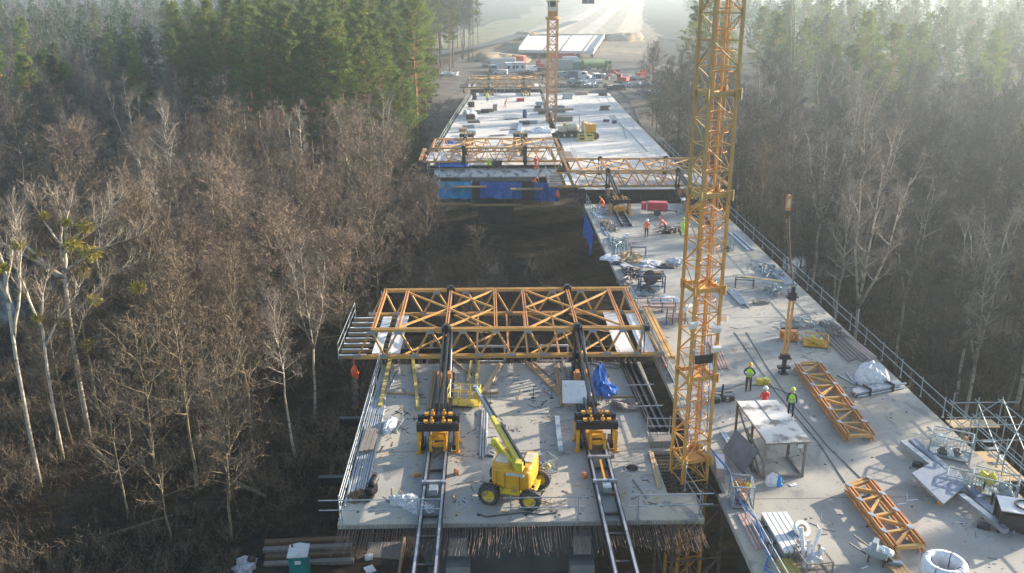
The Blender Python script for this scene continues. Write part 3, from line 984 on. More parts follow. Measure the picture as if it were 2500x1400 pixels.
for i in range(int(9 * H / 0.85)):
    z = 11.0 + i * 0.85
    if z > 9 * H: break
    pts = [(0.15 + 0.42 * math.sin(u), 0.25 - 0.62 * math.sin(u / 2 + 0) * 1.0 if False else 0.25 - 0.36 + 0.36 * math.cos(u), z) for u in [math.pi * (-0.95 + 1.9 * j / 10) for j in range(11)]]
    k.tube([(p[0], p[1] - 0.1, p[2]) for p in pts], 0.02, 4, False)
for u in (-0.9, -0.45, 0.45, 0.9, 3.1):
    k.tube([(0.15 + 0.42 * math.sin(u), -0.21 + 0.36 * math.cos(u), 11), (0.15 + 0.42 * math.sin(u), -0.21 + 0.36 * math.cos(u), 9 * H)], 0.014, 4, False)
k.build('ladder_cage', M['craneorange'], t)
k = MB()
ring = [(0.8 * math.cos(u), 0.8 * math.sin(u), 11.3) for u in [2 * math.pi * i / 24 for i in range(25)]]
k.tube(ring, 0.05, 6)
k.build('base_ring', M['crane'], t)
lamps = ((-0.8, -0.3, 20.9, 0.5), (-0.7, -0.75, 20.2, 0.1), (0.45, -0.8, 19.9, -0.2), (1.1, -0.2, 20.2, -0.6), (0.55, -0.75, 18.9, 0))
for x, y, z, r in lamps:
    k = MB().box((x, y, z), (0.42, 0.16, 0.32), rz=r, rx=0.5).bar((x, y + 0.1, z), (x * 0.8, y * 0.8, z), 0.05, 0.05)
    k.build('floodlight', M['whiteplastic'], t)
k = MB().box((-0.02, -0.72, 18.55), (0.9, 0.05, 0.2)).box((-0.02, -0.72, 18.33), (0.9, 0.05, 0.2))
k.build('notice_board', M['black'], t)
k = MB()
for x in (-0.5, 0.1, 0.5):
    k.tube([(x, -0.6, 14.5), (x * 0.8, -0.5, 19.5)], 0.025, 4)
k.build('cable', M['hose'], t)

t = thing('tower_crane', 'distant slim orange tower crane standing in the seam between the far decks', 'tower crane', (11.2, 159.5, -12), R(6))
w2, h2 = 1.55, 4.2
a, b = mast_section(w2, h2, 3, 0.2, 0.07)
ma, mb2 = a.mesh('mast_leg', M['craneorange']), b.mesh('mast_lattice', M['craneorange'])
for i in range(7):
    o = bpy.data.objects.new('mast_section', ma); COL.objects.link(o); o.parent = t; o.location = (0, 0, 0.1 + i * h2)
    d = bpy.data.objects.new('lattice', mb2); COL.objects.link(d); d.parent = o
k = MB().lathe([(0.9, 29.4), (1.3, 29.6), (1.3, 29.9), (0.9, 30.1)], 16)
k.box((0, 0, 31.2), (1.5, 1.5, 2.2)).box((0, 0, 32.5), (2.0, 1.8, 0.25))
k.build('slewing_tower', M['craneorange'], t)
k = MB().box((-0.4, -1.5, 31.9), (1.3, 1.5, 1.9))
o = k.build('cab', M['cream'], t)
MB().box((-0.4, -2.26, 32.1), (1.0, 0.04, 0.9)).box((-1.06, -1.5, 32.1), (0.04, 1.1, 0.9)).build('window', M['glass'], o)
k = MB()
for z, y in ((34.2, -0.6), (34.2, 0.6), (35.6, 0)):
    k.tube([(-34, y, z), (12, y, z)], 0.07, 5)
for i in range(30):
    x = -34 + i * 1.53
    k.tube([(x, -0.6, 34.2), (x + 0.76, 0, 35.6), (x + 1.53, -0.6, 34.2)], 0.04, 4, False).tube([(x, 0.6, 34.2), (x + 0.76, 0, 35.6), (x + 1.53, 0.6, 34.2)], 0.04, 4, False)
k.bar((0, 0, 32.5), (0, 0, 35.6), 1.0, 1.0, (0, 1, 0))
k.build('jib', M['craneorange'], t)
for x in (5.6, 6.7):
    k = MB().box((x, 0, 33.2), (0.8, 1.2, 2.2))
    k.build('counterweight', M['conc'], t)
MB().box((0.2, -0.9, 14.3), (7.0, 1.2, 0.35)).box((2.6, 0.9, 12.4), (2.6, 1.6, 0.9)).build('bracing_collar', M['woodgrey'], t)

# ------------------------------------------------------------------ hoisted beam on the hook
Y = 50.18
t = thing('crane_hook', 'amber hook block and ropes hanging above the right deck', 'crane hook', (17.45, Y, 10.6))
k = MB().box((0, 0, 0.2), (0.26, 0.24, 0.8)).box((0, 0, 0.62), (0.16, 0.26, 0.2))
k.build('hook_block', M['orange'], t)
k = MB().box((-0.02, -0.13, 0.24), (0.16, 0.03, 0.5))
k.build('warning_plate', M['cream'], t)
k = MB()
for e in (-0.1, 0.1):
    k.tube([(e, 0, 0.8), (-0.9 + e, 0, 12.0), (-1.5 + e, 0, 20)], 0.016, 4)
k.build('rope', M['black'], t)
k = MB().tube([(0, 0, -0.2), (0.05, 0, -0.5), (0, 0, -0.7), (-0.12, 0, -0.6)], 0.06, 6)
k.build('hook', M['black'], t)
t = thing('lifting_chain', 'paired slack chain strands between hook block and upright beam', 'chain', (17.45, Y, 10.0))
for e in (-0.06, 0.1):
    MB().tube([(e, 0.05, 0), (0.35 + e * 0.6, 0.05, -2.2), (0.8, 0, -4.2)], 0.035, 5).build('chain_strand', M['rust'], t)
t = thing('hanging_beam', 'upright orange and black steel beam standing on the deck under the hook', 'beam', (18.19, Y, 0))
k = MB()
for e in (-0.11, 0.11):
    k.bar((e, 0, 1.3), (0.05 + e, 0, 4.9), 0.09, 0.2, (0, 1, 0))
k.build('beam', M['yellowtruss'], t)
k = MB()
k.box((0, 0, 0.05), (0.5, 0.5, 0.1)).bar((0, 0, 0.1), (0, 0, 1.0), 0.2, 0.26, (0, 1, 0)).box((0, 0, 0.42), (0.75, 0.35, 0.14)).box((0, 0, 1.15), (0.5, 0.4, 0.3)).box((0, 0, 1.05), (0.75, 0.3, 0.1))
k.box((0.05, 0, 5.1), (0.42, 0.36, 0.5)).box((0.05, 0, 5.05), (0.72, 0.3, 0.1)).box((0.08, 0, 5.5), (0.2, 0.2, 0.4))
k.build('end_fitting', M['black'], t)
# ------------------------------------------------------------------ builders for site goods
def V3(p): return Vector((p[0], p[1], p[2] if len(p) > 2 else 0))

def plank(name, label, cat, p, q, w, h, m, z=0.0, group=None, n=1, gap=0.02, lift=0.0):
    p, q = V3(p), V3(q)
    c = (p + q) / 2
    d = q - p
    x = Vector((-d.y, d.x, 0)).normalized()
    mb = MB()
    for i in range(n):
        o = x * ((i - (n - 1) / 2) * (w + gap))
        a = d * 0.5 * (1 - 0.06 * (i % 3))
        mb.bar(o - a + Vector((0, 0, h / 2 + 0.004)), o + a + Vector((0, 0, h / 2 + 0.004 + lift)), w, h)
    ob = mb.build(name, m, loc=(c.x, c.y, c.z + z))
    return tag(ob, label, cat, group)

def bundle(name, label, cat, p, q, r, n, m, layers=2, straps=True, group=None, pile=False, seed=0):
    """long tubes or bars tied in a bundle"""
    rd = random.Random(seed + n)
    p, q = V3(p), V3(q)
    c = (p + q) / 2
    d = (q - p)
    x = Vector((-d.y, d.x, 0)).normalized()
    t = thing(name, label, cat, c, 0, group)
    mb = MB()
    per = math.ceil(n / layers)
    for i in range(n):
        l, k = divmod(i, per)
        o = x * ((k - (per - 1) / 2) * r * 2.15 + (r if l % 2 else 0))
        o.z = r + l * r * 1.85 + 0.003
        sh = d.normalized() * rd.uniform(-.3, .3)
        sk = x * (rd.uniform(-.25, .25) if pile else rd.uniform(-.02, .02))
        a = d * rd.uniform(0.46, 0.5)
        mb.tube([o - a + sh - sk, o + a + sh + sk], r, 6)
    mb.build('bar', m, t)
    if straps:
        s = MB()
        for u in (-0.25, 0.22):
            s.box(d * u + Vector((0, 0, r * (layers + 0.3))), (0.08, per * r * 2.4 + 0.04, r * 2.3 * layers + 0.06), rz=math.atan2(d.y, d.x))
        s.build('strap', M['dark'], t)
    return t

def cage(name, label, loc, rz, d, m, fill, group=None):
    """steel stillage of bars and mesh"""
    t = thing(name, label, 'stillage', loc, rz, group)
    a, b, c = d[0] / 2, d[1] / 2, d[2]
    f = MB()
    for x in (-a, a):
        for y in (-b, b):
            f.bar((x, y, 0), (x, y, c), 0.06, 0.06, (0, 1, 0))
    for z in (0.12, c):
        for x in (-a, a): f.bar((x, -b, z), (x, b, z), 0.05, 0.06)
        for y in (-b, b): f.bar((-a, y, z), (a, y, z), 0.05, 0.06)
    f.box((0, 0, 0.1), (d[0] - .06, d[1] - .06, 0.03))
    f.build('frame', m, t)
    f = MB()
    for i in range(1, int(d[0] / 0.15)):
        x = -a + i * 0.15
        for y in (-b, b): f.tube([(x, y, 0.1), (x, y, c)], 0.008, 3, False)
    for i in range(1, int(d[1] / 0.15)):
        y = -b + i * 0.15
        for x in (-a, a): f.tube([(x, y, 0.1), (x, y, c)], 0.008, 3, False)
    for k in range(1, 6):
        z = c * k / 6
        for y in (-b, b): f.tube([(-a, y, z), (a, y, z)], 0.008, 3, False)
        for x in (-a, a): f.tube([(x, -b, z), (x, b, z)], 0.008, 3, False)
    f.build('mesh_side', m, t)
    for nm, mm, pts, s in fill:
        g = MB()
        for i, p in enumerate(pts):
            g.lump((p[0], p[1], p[2] + 0.12), (s, s * 0.8, s), i + 3, 0.5, 2.5, 8, 6, flat=False)
        g.build(nm, mm, t)
    return t

def rail_run(name, label, pts, m, heights=(0.55, 1.1), step=2.4, r=0.028, ext=0.0, post=1.25, group=None, foot=False):
    t = thing(name, label, 'guard rail', (0, 0, 0), 0, group)
    pts = [V3(p) for p in pts]
    for h in heights:
        k = MB()
        q = [p + Vector((0, 0, h)) for p in pts]
        q[0] -= (q[1] - q[0]).normalized() * ext
        q[-1] += (q[-1] - q[-2]).normalized() * ext
        k.tube(q, r, 5)
        k.build('rail', m, t)
    for a, b in zip(pts, pts[1:]):
        n = max(1, int((b - a).length / step))
        for i in range(n + (b is pts[-1])):
            p = a.lerp(b, i / n)
            k = MB().tube([p, p + Vector((0, 0, post))], r * 1.1, 5)
            k.box((p.x, p.y, 0.03), (0.12, 0.12, 0.05))
            k.build('post', m, t)
    return t

def heap(name, label, cat, loc, d, m, seed=1, amp=0.35, fold=0.2, rz=0.0, group=None, n=20, mm=11, freq=2.0):
    o = MB().lump((0, 0, 0), d, seed, amp, freq, n, mm, fold=fold).build(name, m, smooth=False, loc=loc, rz=rz)
    return tag(o, label, cat, group)

def blocks(name, label, cat, loc, rz, boxes, m, group=None):
    mb = MB()
    for c, d in boxes: mb.box(c, d)
    return tag(mb.build(name, m, loc=loc, rz=rz), label, cat, group)

# ------------------------------------------------------------------ boom lift
def boom_lift(label, loc, rz, tip, basket, piv, knuckle, brz):
    t = thing('boom_lift', label, 'boom lift', loc, rz)
    inv = Matrix.Rotation(-rz, 3, 'Z')
    def lw(p): return inv @ (Vector(p) - Vector((loc[0], loc[1], 0)))
    k = MB().box((0, 0, 0.72), (1.5, 1.0, 0.36)).box((0, -0.55, 0.62), (1.9, 0.4, 0.24)).box((0, 0.55, 0.62), (1.9, 0.4, 0.24)).box((-0.95, 0, 0.6), (0.3, 1.7, 0.2)).box((0.95, 0, 0.6), (0.3, 1.7, 0.2))
    k.box((0, -0.82, 0.7), (1.0, 0.1, 0.3))
    k.build('chassis', M['yellow'], t)
    for x in (-0.98, 0.98):
        for y in (-1, 1):
            m = Matrix.Translation((x, y * 0.98, 0.5)) @ Matrix.Rotation(R(90) * (1 if y < 0 else -1), 4, 'X')
            ty = MB().lathe([(0.28, -0.17), (0.43, -0.19), (0.49, -0.13), (0.5, 0), (0.49, 0.13), (0.43, 0.19), (0.28, 0.17)], 28, m, False)
            for i in range(22):
                u = 2 * math.pi * i / 22
                for s in (-1, 1):
                    mm = m @ Matrix.Rotation(u + s * 0.07, 4, 'Z') @ Matrix.Translation((0.495, 0, s * 0.085)) @ Matrix.Rotation(s * 0.5, 4, 'X')
                    ty.add([mm @ Vector((a * 0.03, b * 0.035, c * 0.085)) for a in (-1, 1) for b in (-1, 1) for c in (-1, 1)], [(0, 1, 3, 2), (4, 6, 7, 5), (0, 4, 5, 1), (2, 3, 7, 6), (0, 2, 6, 4), (1, 5, 7, 3)])
            w = ty.build('wheel', M['rubber'], t)
            MB().lathe([(0.02, 0.14), (0.09, 0.14), (0.1, 0.1), (0.2, 0.08), (0.25, 0.13), (0.31, 0.185), (0.31, -0.15), (0.1, -0.1)], 20, m).build('rim', M['yellow'], w)
    # hood: two rounded lobes
    def hood(mb, x0, x1, y0, y1, z0, z1, cut=0.5):
        n, vs, fs = 20, [], []
        prof = [(0.93, 0), (1.0, 0.12), (1.0, 0.72), (0.95, 0.9), (0.82, 1.0)]
        for s, u in prof:
            for i in range(n):
                a = 2 * math.pi * i / n
                ca, sa = math.cos(a), math.sin(a)
                e = 0.55
                x = (abs(ca) ** e) * (1 if ca > 0 else -1)
                y = (abs(sa) ** e) * (1 if sa > 0 else -1)
                vs.append(((x0 + x1) / 2 + x * s * (x1 - x0) / 2, (y0 + y1) / 2 + y * s * (y1 - y0) / 2, lerp(z0, z1, u)))
        for j in range(len(prof) - 1):
            for i in range(n):
                p, q = j * n + i, j * n + (i + 1) % n
                fs.append((p, q, q + n, p + n))
        fs += [tuple(reversed(range(n))), tuple(range(4 * n, 5 * n))]
        mb.add(vs, fs)
    k = MB()
    hood(k, -0.98, 0.12, -0.95, 0.95, 0.95, 2.02)
    hood(k, -0.55, 0.98, -1.05, -0.1, 0.95, 1.88)
    hood(k, 0.3, 0.98, -0.9, 1.0, 0.95, 2.0)
    h = k.build('hood', M['hood'], t, smooth=False)
    MB().box((-0.5, -0.2, 2.03), (0.6, 0.8, 0.03)).build('hood_top', M['cream'], h)
    MB().box((0.66, 0.2, 2.02), (0.42, 0.9, 0.03)).build('hood_top', M['cream'], h)
    k = MB().box((0.28, -1.05, 1.72), (0.85, 0.03, 0.12), rx=-0.1)
    lb = k.build('name_plate', M['white'], h)
    fc_ = bpy.data.curves.new('lettering', 'FONT')
    fc_.body = 'HAULOTTE'
    fc_.size = 0.14
    fc_.align_x = 'CENTER'
    fc_.extrude = 0.002
    fc_.materials.append(M['black'])
    tmp = bpy.data.objects.new('lettering_curve', fc_)
    COL.objects.link(tmp)
    lm = bpy.data.meshes.new_from_object(tmp.evaluated_get(bpy.context.evaluated_depsgraph_get()))
    bpy.data.objects.remove(tmp)
    fo = bpy.data.objects.new('lettering', lm)
    COL.objects.link(fo)
    fo.parent = h
    fo.location = (0.28, -1.072, 1.675)
    fo.rotation_euler = (R(90 - 6), 0, 0)
    k = MB()
    for x, y in ((-0.62, -0.85), (-0.2, -0.98), (0.5, -1.05)):
        k.box((x, y - 0.06, 1.35), (0.015, 0.05, 0.75))
    for x in (-1.0, 1.0):
        k.lathe([(0.0, -0.02), (0.09, -0.02), (0.09, 0.02), (0.0, 0.02)], 10, Matrix.Translation((x, -0.55, 0.95)) @ Matrix.Rotation(R(90), 4, 'X'))
    k.build('seam', M['black'], h)
    P0, T0, K0, B0 = lw(piv), lw(tip), lw(knuckle), lw(basket)
    k = MB().bar((P0.x - 0.3, P0.y + 0.1, 1.5), (K0.x, K0.y, K0.z), 0.17, 0.24).bar((P0.x - 0.05, P0.y + 0.05, 1.9), (K0.x + 0.1, K0.y - 0.1, K0.z + 0.24), 0.13, 0.18)
    k.lathe([(0.16, -0.16), (0.21, -0.1), (0.21, 0.1), (0.16, 0.16)], 14, Matrix.Translation((K0.x, K0.y, K0.z + 0.1)) @ Matrix.Rotation(R(90), 4, 'Y'))
    k.build('lower_arm', M['lime'], t)
    M1 = P0.lerp(T0, 0.56)
    o = MB().bar(P0, M1, 0.2, 0.27).box(P0, (0.34, 0.4, 0.4)).build('boom', M['lime'], t)
    k = MB().bar(M1, T0, 0.15, 0.18).box(T0, (0.24, 0.3, 0.28))
    k.build('boom_extension', M['galvteal'], o)
    off = Vector((0.2, 0.03, 0.1))
    k = MB().bar(P0 + off, P0.lerp(T0, 0.46) + off, 0.1, 0.24)
    k.bar(M1 + off * 0.8, P0.lerp(T0, 0.86) + off * 0.8, 0.07, 0.14)
    k.build('hose_carrier', M['black'], o)
    bx = MB()
    mrot = Matrix.Rotation(brz, 3, 'Z')
    def bp(x, y, z): return B0 + mrot @ Vector((x, y, z))
    for z in (0.12, 0.6, 1.1):
        for a, b in (((-0.9, -0.4), (0.9, -0.4)), ((0.9, -0.4), (0.9, 0.4)), ((0.9, 0.4), (-0.9, 0.4)), ((-0.9, 0.4), (-0.9, -0.4))):
            bx.tube([bp(*a, z), bp(*b, z)], 0.026, 5)
    for x in (-0.9, -0.3, 0.3, 0.9):
        for y in (-0.4, 0.4):
            bx.tube([bp(x, y, 0.1), bp(x, y, 1.1)], 0.024, 5)
    bx.add([bp(x, y, z) for x in (-.9, .9) for y in (-.4, .4) for z in (0.08, 0.14)], [(0, 1, 3, 2), (4, 6, 7, 5), (0, 4, 5, 1), (2, 3, 7, 6), (0, 2, 6, 4), (1, 5, 7, 3)])
    bk = bx.build('basket', M['yellow'], t)
    k = MB()
    q = bp(0.75, 0.0, 0.7)
    k.box(q, (0.35, 0.5, 0.3)).bar(T0, bp(0.9, 0, 0.3), 0.16, 0.2).bar(T0, bp(0.9, 0, 0.9), 0.12, 0.16)
    k.build('control_box', M['yellow'], bk)
    return t
boom_lift('yellow articulated boom lift on four chunky tyres, its basket resting on the deck', (1.1, 36.62), R(-16.5),
          (-0.85,45.22,1.55), ((-1.52,46.23,0)[0], (-1.52,46.23,0)[1], 0.05), (1.28,35.51,2.25), (0.17,37.94,2), R(10))

# ------------------------------------------------------------------ goods on the left near deck
tb = MB().lump((0, 0, 0), (1.75, 1.2, 1.5), 6, 0.35, 1.8, 26, 14, fold=0.35).lump((-0.15, 0.25, 0), (0.95, 0.9, 3.1), 9, 0.25, 1.8, 20, 12, fold=0.3)
tag(tb.build('tarpaulin', M['blue'], smooth=False, loc=(6.52,47.54,0)), 'peaked heap of shiny blue tarpaulin on the deck beside the black column', 'tarpaulin')
t = thing('panel_screen', 'pale grey board tilted up beside the right black column', 'panel', (4.8,46.17,0), R(-3))
MB().box((0, 0.1, 0.75), (1.4, 0.04, 1.5), rx=R(-55)).build('board', M['whiteplastic'], t)
MB().bar((-0.5, 0.5, 0), (-0.5, 0.4, 1.0), 0.06, 0.06).bar((0.5, 0.5, 0), (0.5, 0.4, 1.0), 0.06, 0.06).build('leg', M['wood'], t)

bm = 'beam'
plank('formwork_beam', 'yellow beam lying lengthwise nearest the left deck edge', bm, (-6.46,53.01,0), (-6.32,45.94,0), 0.22, 0.2, M['woodyellow'])
plank('formwork_beam', 'yellow beam lying lengthwise right of the crosswise batten', bm, (-4.99,52.77,0), (-4.13,45.67,0), 0.2, 0.2, M['woodyellow'])
plank('timber_beam', 'brown timber lying crosswise under the two yellow beams', bm, (-6.35,47.88,0), (-3.96,47.65,0), 0.14, 0.1, M['wood'], z=0.0)
plank('timber_beam', 'pair of brown and grey timbers left of the left black column', bm, (-3.49,50.87,0), (-3.54,45.56,0), 0.14, 0.12, M['wood'], n=2)
plank('formwork_beam', 'short yellow beam behind the boom lift basket', bm, (-1.22,52.34,0), (-1.37,49.3,0), 0.16, 0.16, M['woodyellow'])
plank('formwork_beam', 'yellow beam just right of the basket pointing at the gantry', bm, (-0.78,52.33,0), (-0.91,48.3,0), 0.16, 0.16, M['woodyellow'])
plank('timber_beam', 'pale pair of timbers slanting right of the boom tip', bm, (0.66,52.03,0), (-0.44,47.72,0), 0.14, 0.14, M['woodpale'], n=2)
plank('timber_beam', 'thin brown batten slanting beside the left column', bm, (-2.42,52.77,0), (-1.32,50.5,0), 0.09, 0.08, M['wood'])
plank('timber_beam', 'long pair of timbers slanting towards the tilted grey board', bm, (2.33,52.12,0), (4.09,47.38,0), 0.15, 0.16, M['wood'], n=2)
plank('timber_beam', 'long dark timber slanting just above the slanted pair', bm, (2.76,52.24,0), (4.19,48.74,0), 0.1, 0.1, M['woodgrey'])
plank('timber_beam', 'brown pair of timbers lying lengthwise left of the tilted board', bm, (4.16,51.94,0), (4.09,45.88,0), 0.13, 0.14, M['wood'], n=2)
plank('timber_beam', 'grey plank leaning lengthwise by the right column', bm, (4.67,53.12,0), (4.68,49.2,0), 0.16, 0.06, M['woodgrey'])
plank('timber_beam', 'long orange batten lying crosswise in front of the blue heap', bm, (5.57,47.01,0), (9.25,47.03,0), 0.12, 0.1, M['wood'])
plank('timber_beam', 'short brown batten crosswise right of the yellow beams', bm, (-0.39,47.67,0), (0.45,47.76,0), 0.14, 0.1, M['wood'])
plank('steel_beam', 'grey steel box beam lying lengthwise left of the right anchor', bm, (3.66,44.26,0), (3.56,40.35,0), 0.26, 0.26, M['galv'])
plank('timber_beam', 'pair of grey planks beside the rubble by the dark slot', bm, (8.54,46.61,0), (8.63,44.63,0), 0.16, 0.07, M['woodgrey'], n=2)
plank('timber_beam', 'tan pair of long battens left of the open crane well', bm, (8.24,40.52,0), (8.04,36.93,0), 0.1, 0.09, M['woodpale'], n=2)
plank('timber_beam', 'thin dark batten lying on the deck below the manhole', bm, (6.88,37.82,0), (7.26,36.16,0), 0.06, 0.05, M['woodgrey'])
bundle('tube_bundle', 'three long bright steel tubes lying behind the boom lift', 'tubes', (-0.36,45.68,0), (-0.45,39.83,0), 0.06, 3, M['galv'], 1, False)
plank('steel_beam', 'short dark bar lying across the ends of three bright tubes', bm, (-0.71,40.54,0), (0.11,40.23,0), 0.1, 0.08, M['dark'])
t = thing('steel_tray', 'grey ladder shaped tray lying behind the blue tarpaulin heap', 'tray', (7.29,51.66,0), R(-26))
k = MB().bar((-0.95, -0.25, 0.06), (0.95, -0.25, 0.06), 0.07, 0.1).bar((-0.95, 0.25, 0.06), (0.95, 0.25, 0.06), 0.07, 0.1)
for i in range(7): k.bar((-0.9 + i * 0.3, -0.25, 0.05), (-0.9 + i * 0.3, 0.25, 0.05), 0.05, 0.05)
k.build('side_bar', M['woodgrey'], t)
MB().box((0, 0, 0.03), (1.7, 0.4, 0.02)).build('base', M['galv'], t)
heap('rubble_heap', 'grey tangled heap of wire and rubble beside the dark slot', 'heap', (7.75,45.67,0), (1.6, 1.0, 0.7), M['woodgrey'], 3, 0.7, 0.6)
t = thing('manhole', 'round dark manhole in the deck left of the crane well', 'manhole', (7,38.98,0))
MB().lathe([(0.3, 0.005), (0.34, 0.03), (0.4, 0.03), (0.42, 0.005)], 24).build('rim', M['conc'], t)
MB().lathe([(0.2, 0.008), (0.24, 0.012)], 20).build('opening', M['hole'], t)
t = thing('scaffold_stage', 'low timber stage with tube rails between dark slot and crane mast', 'stage', (8.86,41.24,0))
MB().box((0, 0.3, 0.3), (1.15, 1.0, 0.1)).box((0, -0.2, 0.15), (1.15, 0.1, 0.3)).build('deck_board', M['woodgrey'], t)
k = MB()
for x in (-0.55, 0, 0.55): k.tube([(x, -0.2, 0.3), (x, 0.8, 0.36)], 0.025, 4)
for z in (0.75, 1.2): k.tube([(-0.65, 0.75, z), (1.1, 0.7, z)], 0.026, 5)
k.tube([(-0.6, -0.25, 0.8), (1.1, -0.3, 0.8)], 0.026, 5)
for x in (-0.6, 0.6): k.tube([(x, 0.75, 0), (x, 0.75, 1.3)], 0.03, 5).tube([(x, -0.25, 0), (x, -0.25, 0.9)], 0.03, 5)
k.build('rail', M['galv'], t)
cage('mesh_stillage', 'silver mesh crate with yellow bits behind the boom lift', (2.64,38.74,0), R(35), (0.95, 0.8, 0.75), M['galv'],
     [('yellow_part', M['lime'], [(-0.2, 0, 0.05), (0.25, 0.1, 0.05)], 0.4), ('dark_part', M['dark'], [(0, 0.1, 0.1)], 0.45)])
t = thing('cloth_roll', 'white wrapped roll lying near the left deck edge', 'roll', (-5.53,43.73,0), R(78))
MB().lump((0, 0, 0), (1.7, 0.6, 0.7), 3, 0.25, 2.4, 20, 11, fold=0.3).build('wrap', M['film'], t)
MB().tube([(0.9, -0.5, 0.06), (-0.6, -0.55, 0.06)], 0.05, 5).build('tube', M['galv'], t)
t = thing('cloth_sheet', 'crumpled white sheet thrown over the front deck edge', 'sheet', (-3.81,35.86,0))
MB().lump((-0.2, 0.3, 0), (1.2, 0.8, 0.7), 2, 0.5, 2.6, 26, 12, fold=0.5).lump((0.35, -0.15, 0), (0.9, 0.7, 0.5), 4, 0.5, 2.6, 22, 12, fold=0.5).lump((0.75, -0.5, 0), (0.8, 0.6, 0.55), 7, 0.5, 2.6, 22, 12, fold=0.5).build('fold', M['cloth'], t)
t = thing('vibrator_pump', 'black pump with coiled hose near the front left corner', 'pump', (-5.66,36.79,0), R(70))
k = MB().box((0, 0, 0.3), (0.6, 0.35, 0.4)).lathe([(0.16, -0.3), (0.2, -0.2), (0.2, 0.2), (0.14, 0.35)], 14, Matrix.Translation((0.25, 0, 0.65)) @ Matrix.Rotation(R(70), 4, 'Y')).box((-0.35, 0, 0.12), (0.5, 0.4, 0.2)).tube([(-0.5, 0.25, 0.1), (0.2, 0.3, 0.5), (0.6, 0.2, 0.3)], 0.03, 5)
k.build('motor', M['black'], t)
MB().lathe([(0.0, 0.02), (0.12, 0.02), (0.12, 0.06), (0.0, 0.06)], 12, Matrix.Translation((0.4, 0, 0.9))).build('cap', M['dark'], t)
heap('cable_heap', 'brown heap of coiled cables by the black pump', 'heap', (-6.33,36.59,0), (0.8, 0.7, 0.45), M['woodbrown'], 5, 0.7, 0.6)
for lab, px, sz in (('orange block on the deck right of the left rail', (-1.74,38.62,0), (0.18, 0.3, 0.24)), ('orange and tan block left of the left rail', (-3.66,38.48,0), (0.36, 0.2, 0.14)),
                    ('small orange block right of the worn right rail', (5.83,36.56,0), (0.32, 0.18, 0.14)), ('orange block tucked against the right rail', (4.55,38.15,0), (0.16, 0.3, 0.22)),
                    ('brown concrete footing block by the right anchor', (6.02,40.11,0), (0.4, 0.4, 0.2))):
    o = MB().box((0, 0, sz[2] / 2), sz, rz=0.3).box((0.02, 0, sz[2] + 0.02), (sz[0] * 0.5, sz[1] * 0.6, 0.05), rz=0.4).build('timber_block', M['orange'] if 'orange' in lab else M['woodgrey'], loc=px)
    tag(o, lab, 'block')
tag(MB().lathe([(0.05, 0), (0.06, 0.02), (0.06, 0.3), (0.02, 0.36), (0.02, 0.42)], 10, Matrix.Rotation(R(80), 4, 'X')).build('gas_bottle', M['hood'], loc=((-1.78,36.58,0)[0], (-1.78,36.58,0)[1], 0.07)), 'small yellow bottle lying beside the left rail', 'bottle')
k = MB()
k.tube([(-1.3, -0.1, 0.03), (-0.9, -0.35, 0.03), (0, -0.2, 0.03), (0.9, -0.05, 0.03), (1.6, -0.25, 0.03), (2.3, -0.12, 0.03), (2.35, 0.1, 0.03)], 0.03, 6)
tag(k.build('rubber_hose', M['dark'], loc=(0.64,35.17,0)), 'dark bent bar lying along the deck front under the rail', 'hose')
for i, p in enumerate(((2.48,47.1,0), (3.56,47.07,0), (-0.04,46.46,0), (6.19,46.14,0))):
    k = MB().tube([(0, 0, 0), (0.02, 0, 0.8)], 0.018, 5).lathe([(0.14, 0.004), (0.14, 0.02), (0.05, 0.05)], 12)
    tag(k.build('marker_rod', M['dark'], loc=p), 'thin dark upright rod with a round foot on the near left deck', 'rod', 'upright rods on the near left deck')
# dark slot along the right edge with black channels
t = thing('edge_formwork', 'long black channel beams edging the dark slot at the right of the deck', 'formwork', (8.75, 47, 0))
k = MB()
for x in (-0.35, 0.0, 0.4):
    k.bar((x, 5.0, 0.16), (x + 0.35, -4.4, 0.16), 0.13, 0.3)
k.add([(-0.35, 5, 0.012), (0.5, 5, 0.012), (0.8, -4.4, 0.012), (0.0, -4.4, 0.012)], [(0, 3, 2, 1)])
k.build('channel', M['black'], t)
k = MB()
for y in (-2.2, 0.6): k.bar((-0.8, y, 0.5), (0.9, y + 0.1, 0.5), 0.05, 0.05)
k.build('tie_bar', M['galv'], t)
MB().bar((-0.5, 4.8, 0.15), (-0.15, -4.4, 0.15), 0.05, 0.3).build('side_board', M['dark'], t)
# left edge rails and stored tubes
rail_run('guard_rail', 'silver tube guard rail along the left deck edge', [(-6.85, 34.8), (-6.9, 52)], M['galv'], (0.5, 0.85, 1.15), 2.6)
bundle('tube_bundle', 'long silver tubes stored along the left guard rail', 'tubes', (-6.35, 36.0), (-6.5, 47.5), 0.055, 8, M['galv'], 1, False, pile=False)
bundle('tube_bundle', 'loose silver tubes slanting at the left edge below the gantry', 'tubes', (-6.6, 45.5), (-6.2, 51.5), 0.05, 7, M['galv'], 1, False, pile=True)
plank('plank_stack', 'grey scaffold planks stacked near the left deck edge', 'planks', (-6.37,43.27,0), (-6.45,40.69,0), 0.22, 0.2, M['woodgrey'], n=3)
plank('plank_stack', 'two short silver planks by the white wrapped roll', 'planks', (-6.17,45.83,0), (-6.25,44.92,0), 0.16, 0.12, M['galv'], n=2)
rail_run('guard_rail', 'silver double rail at the front left corner jutting past the edge', [(-6.7, 34.55), (-3.3, 34.55)], M['galv'], (0.65, 1.15), 3.4, ext=1.0)
rail_run('guard_rail', 'silver double rail along the deck front before the boom lift', [(0.85, 34.55), (3.9, 34.55)], M['galv'], (0.65, 1.15), 3.0, ext=0.35)
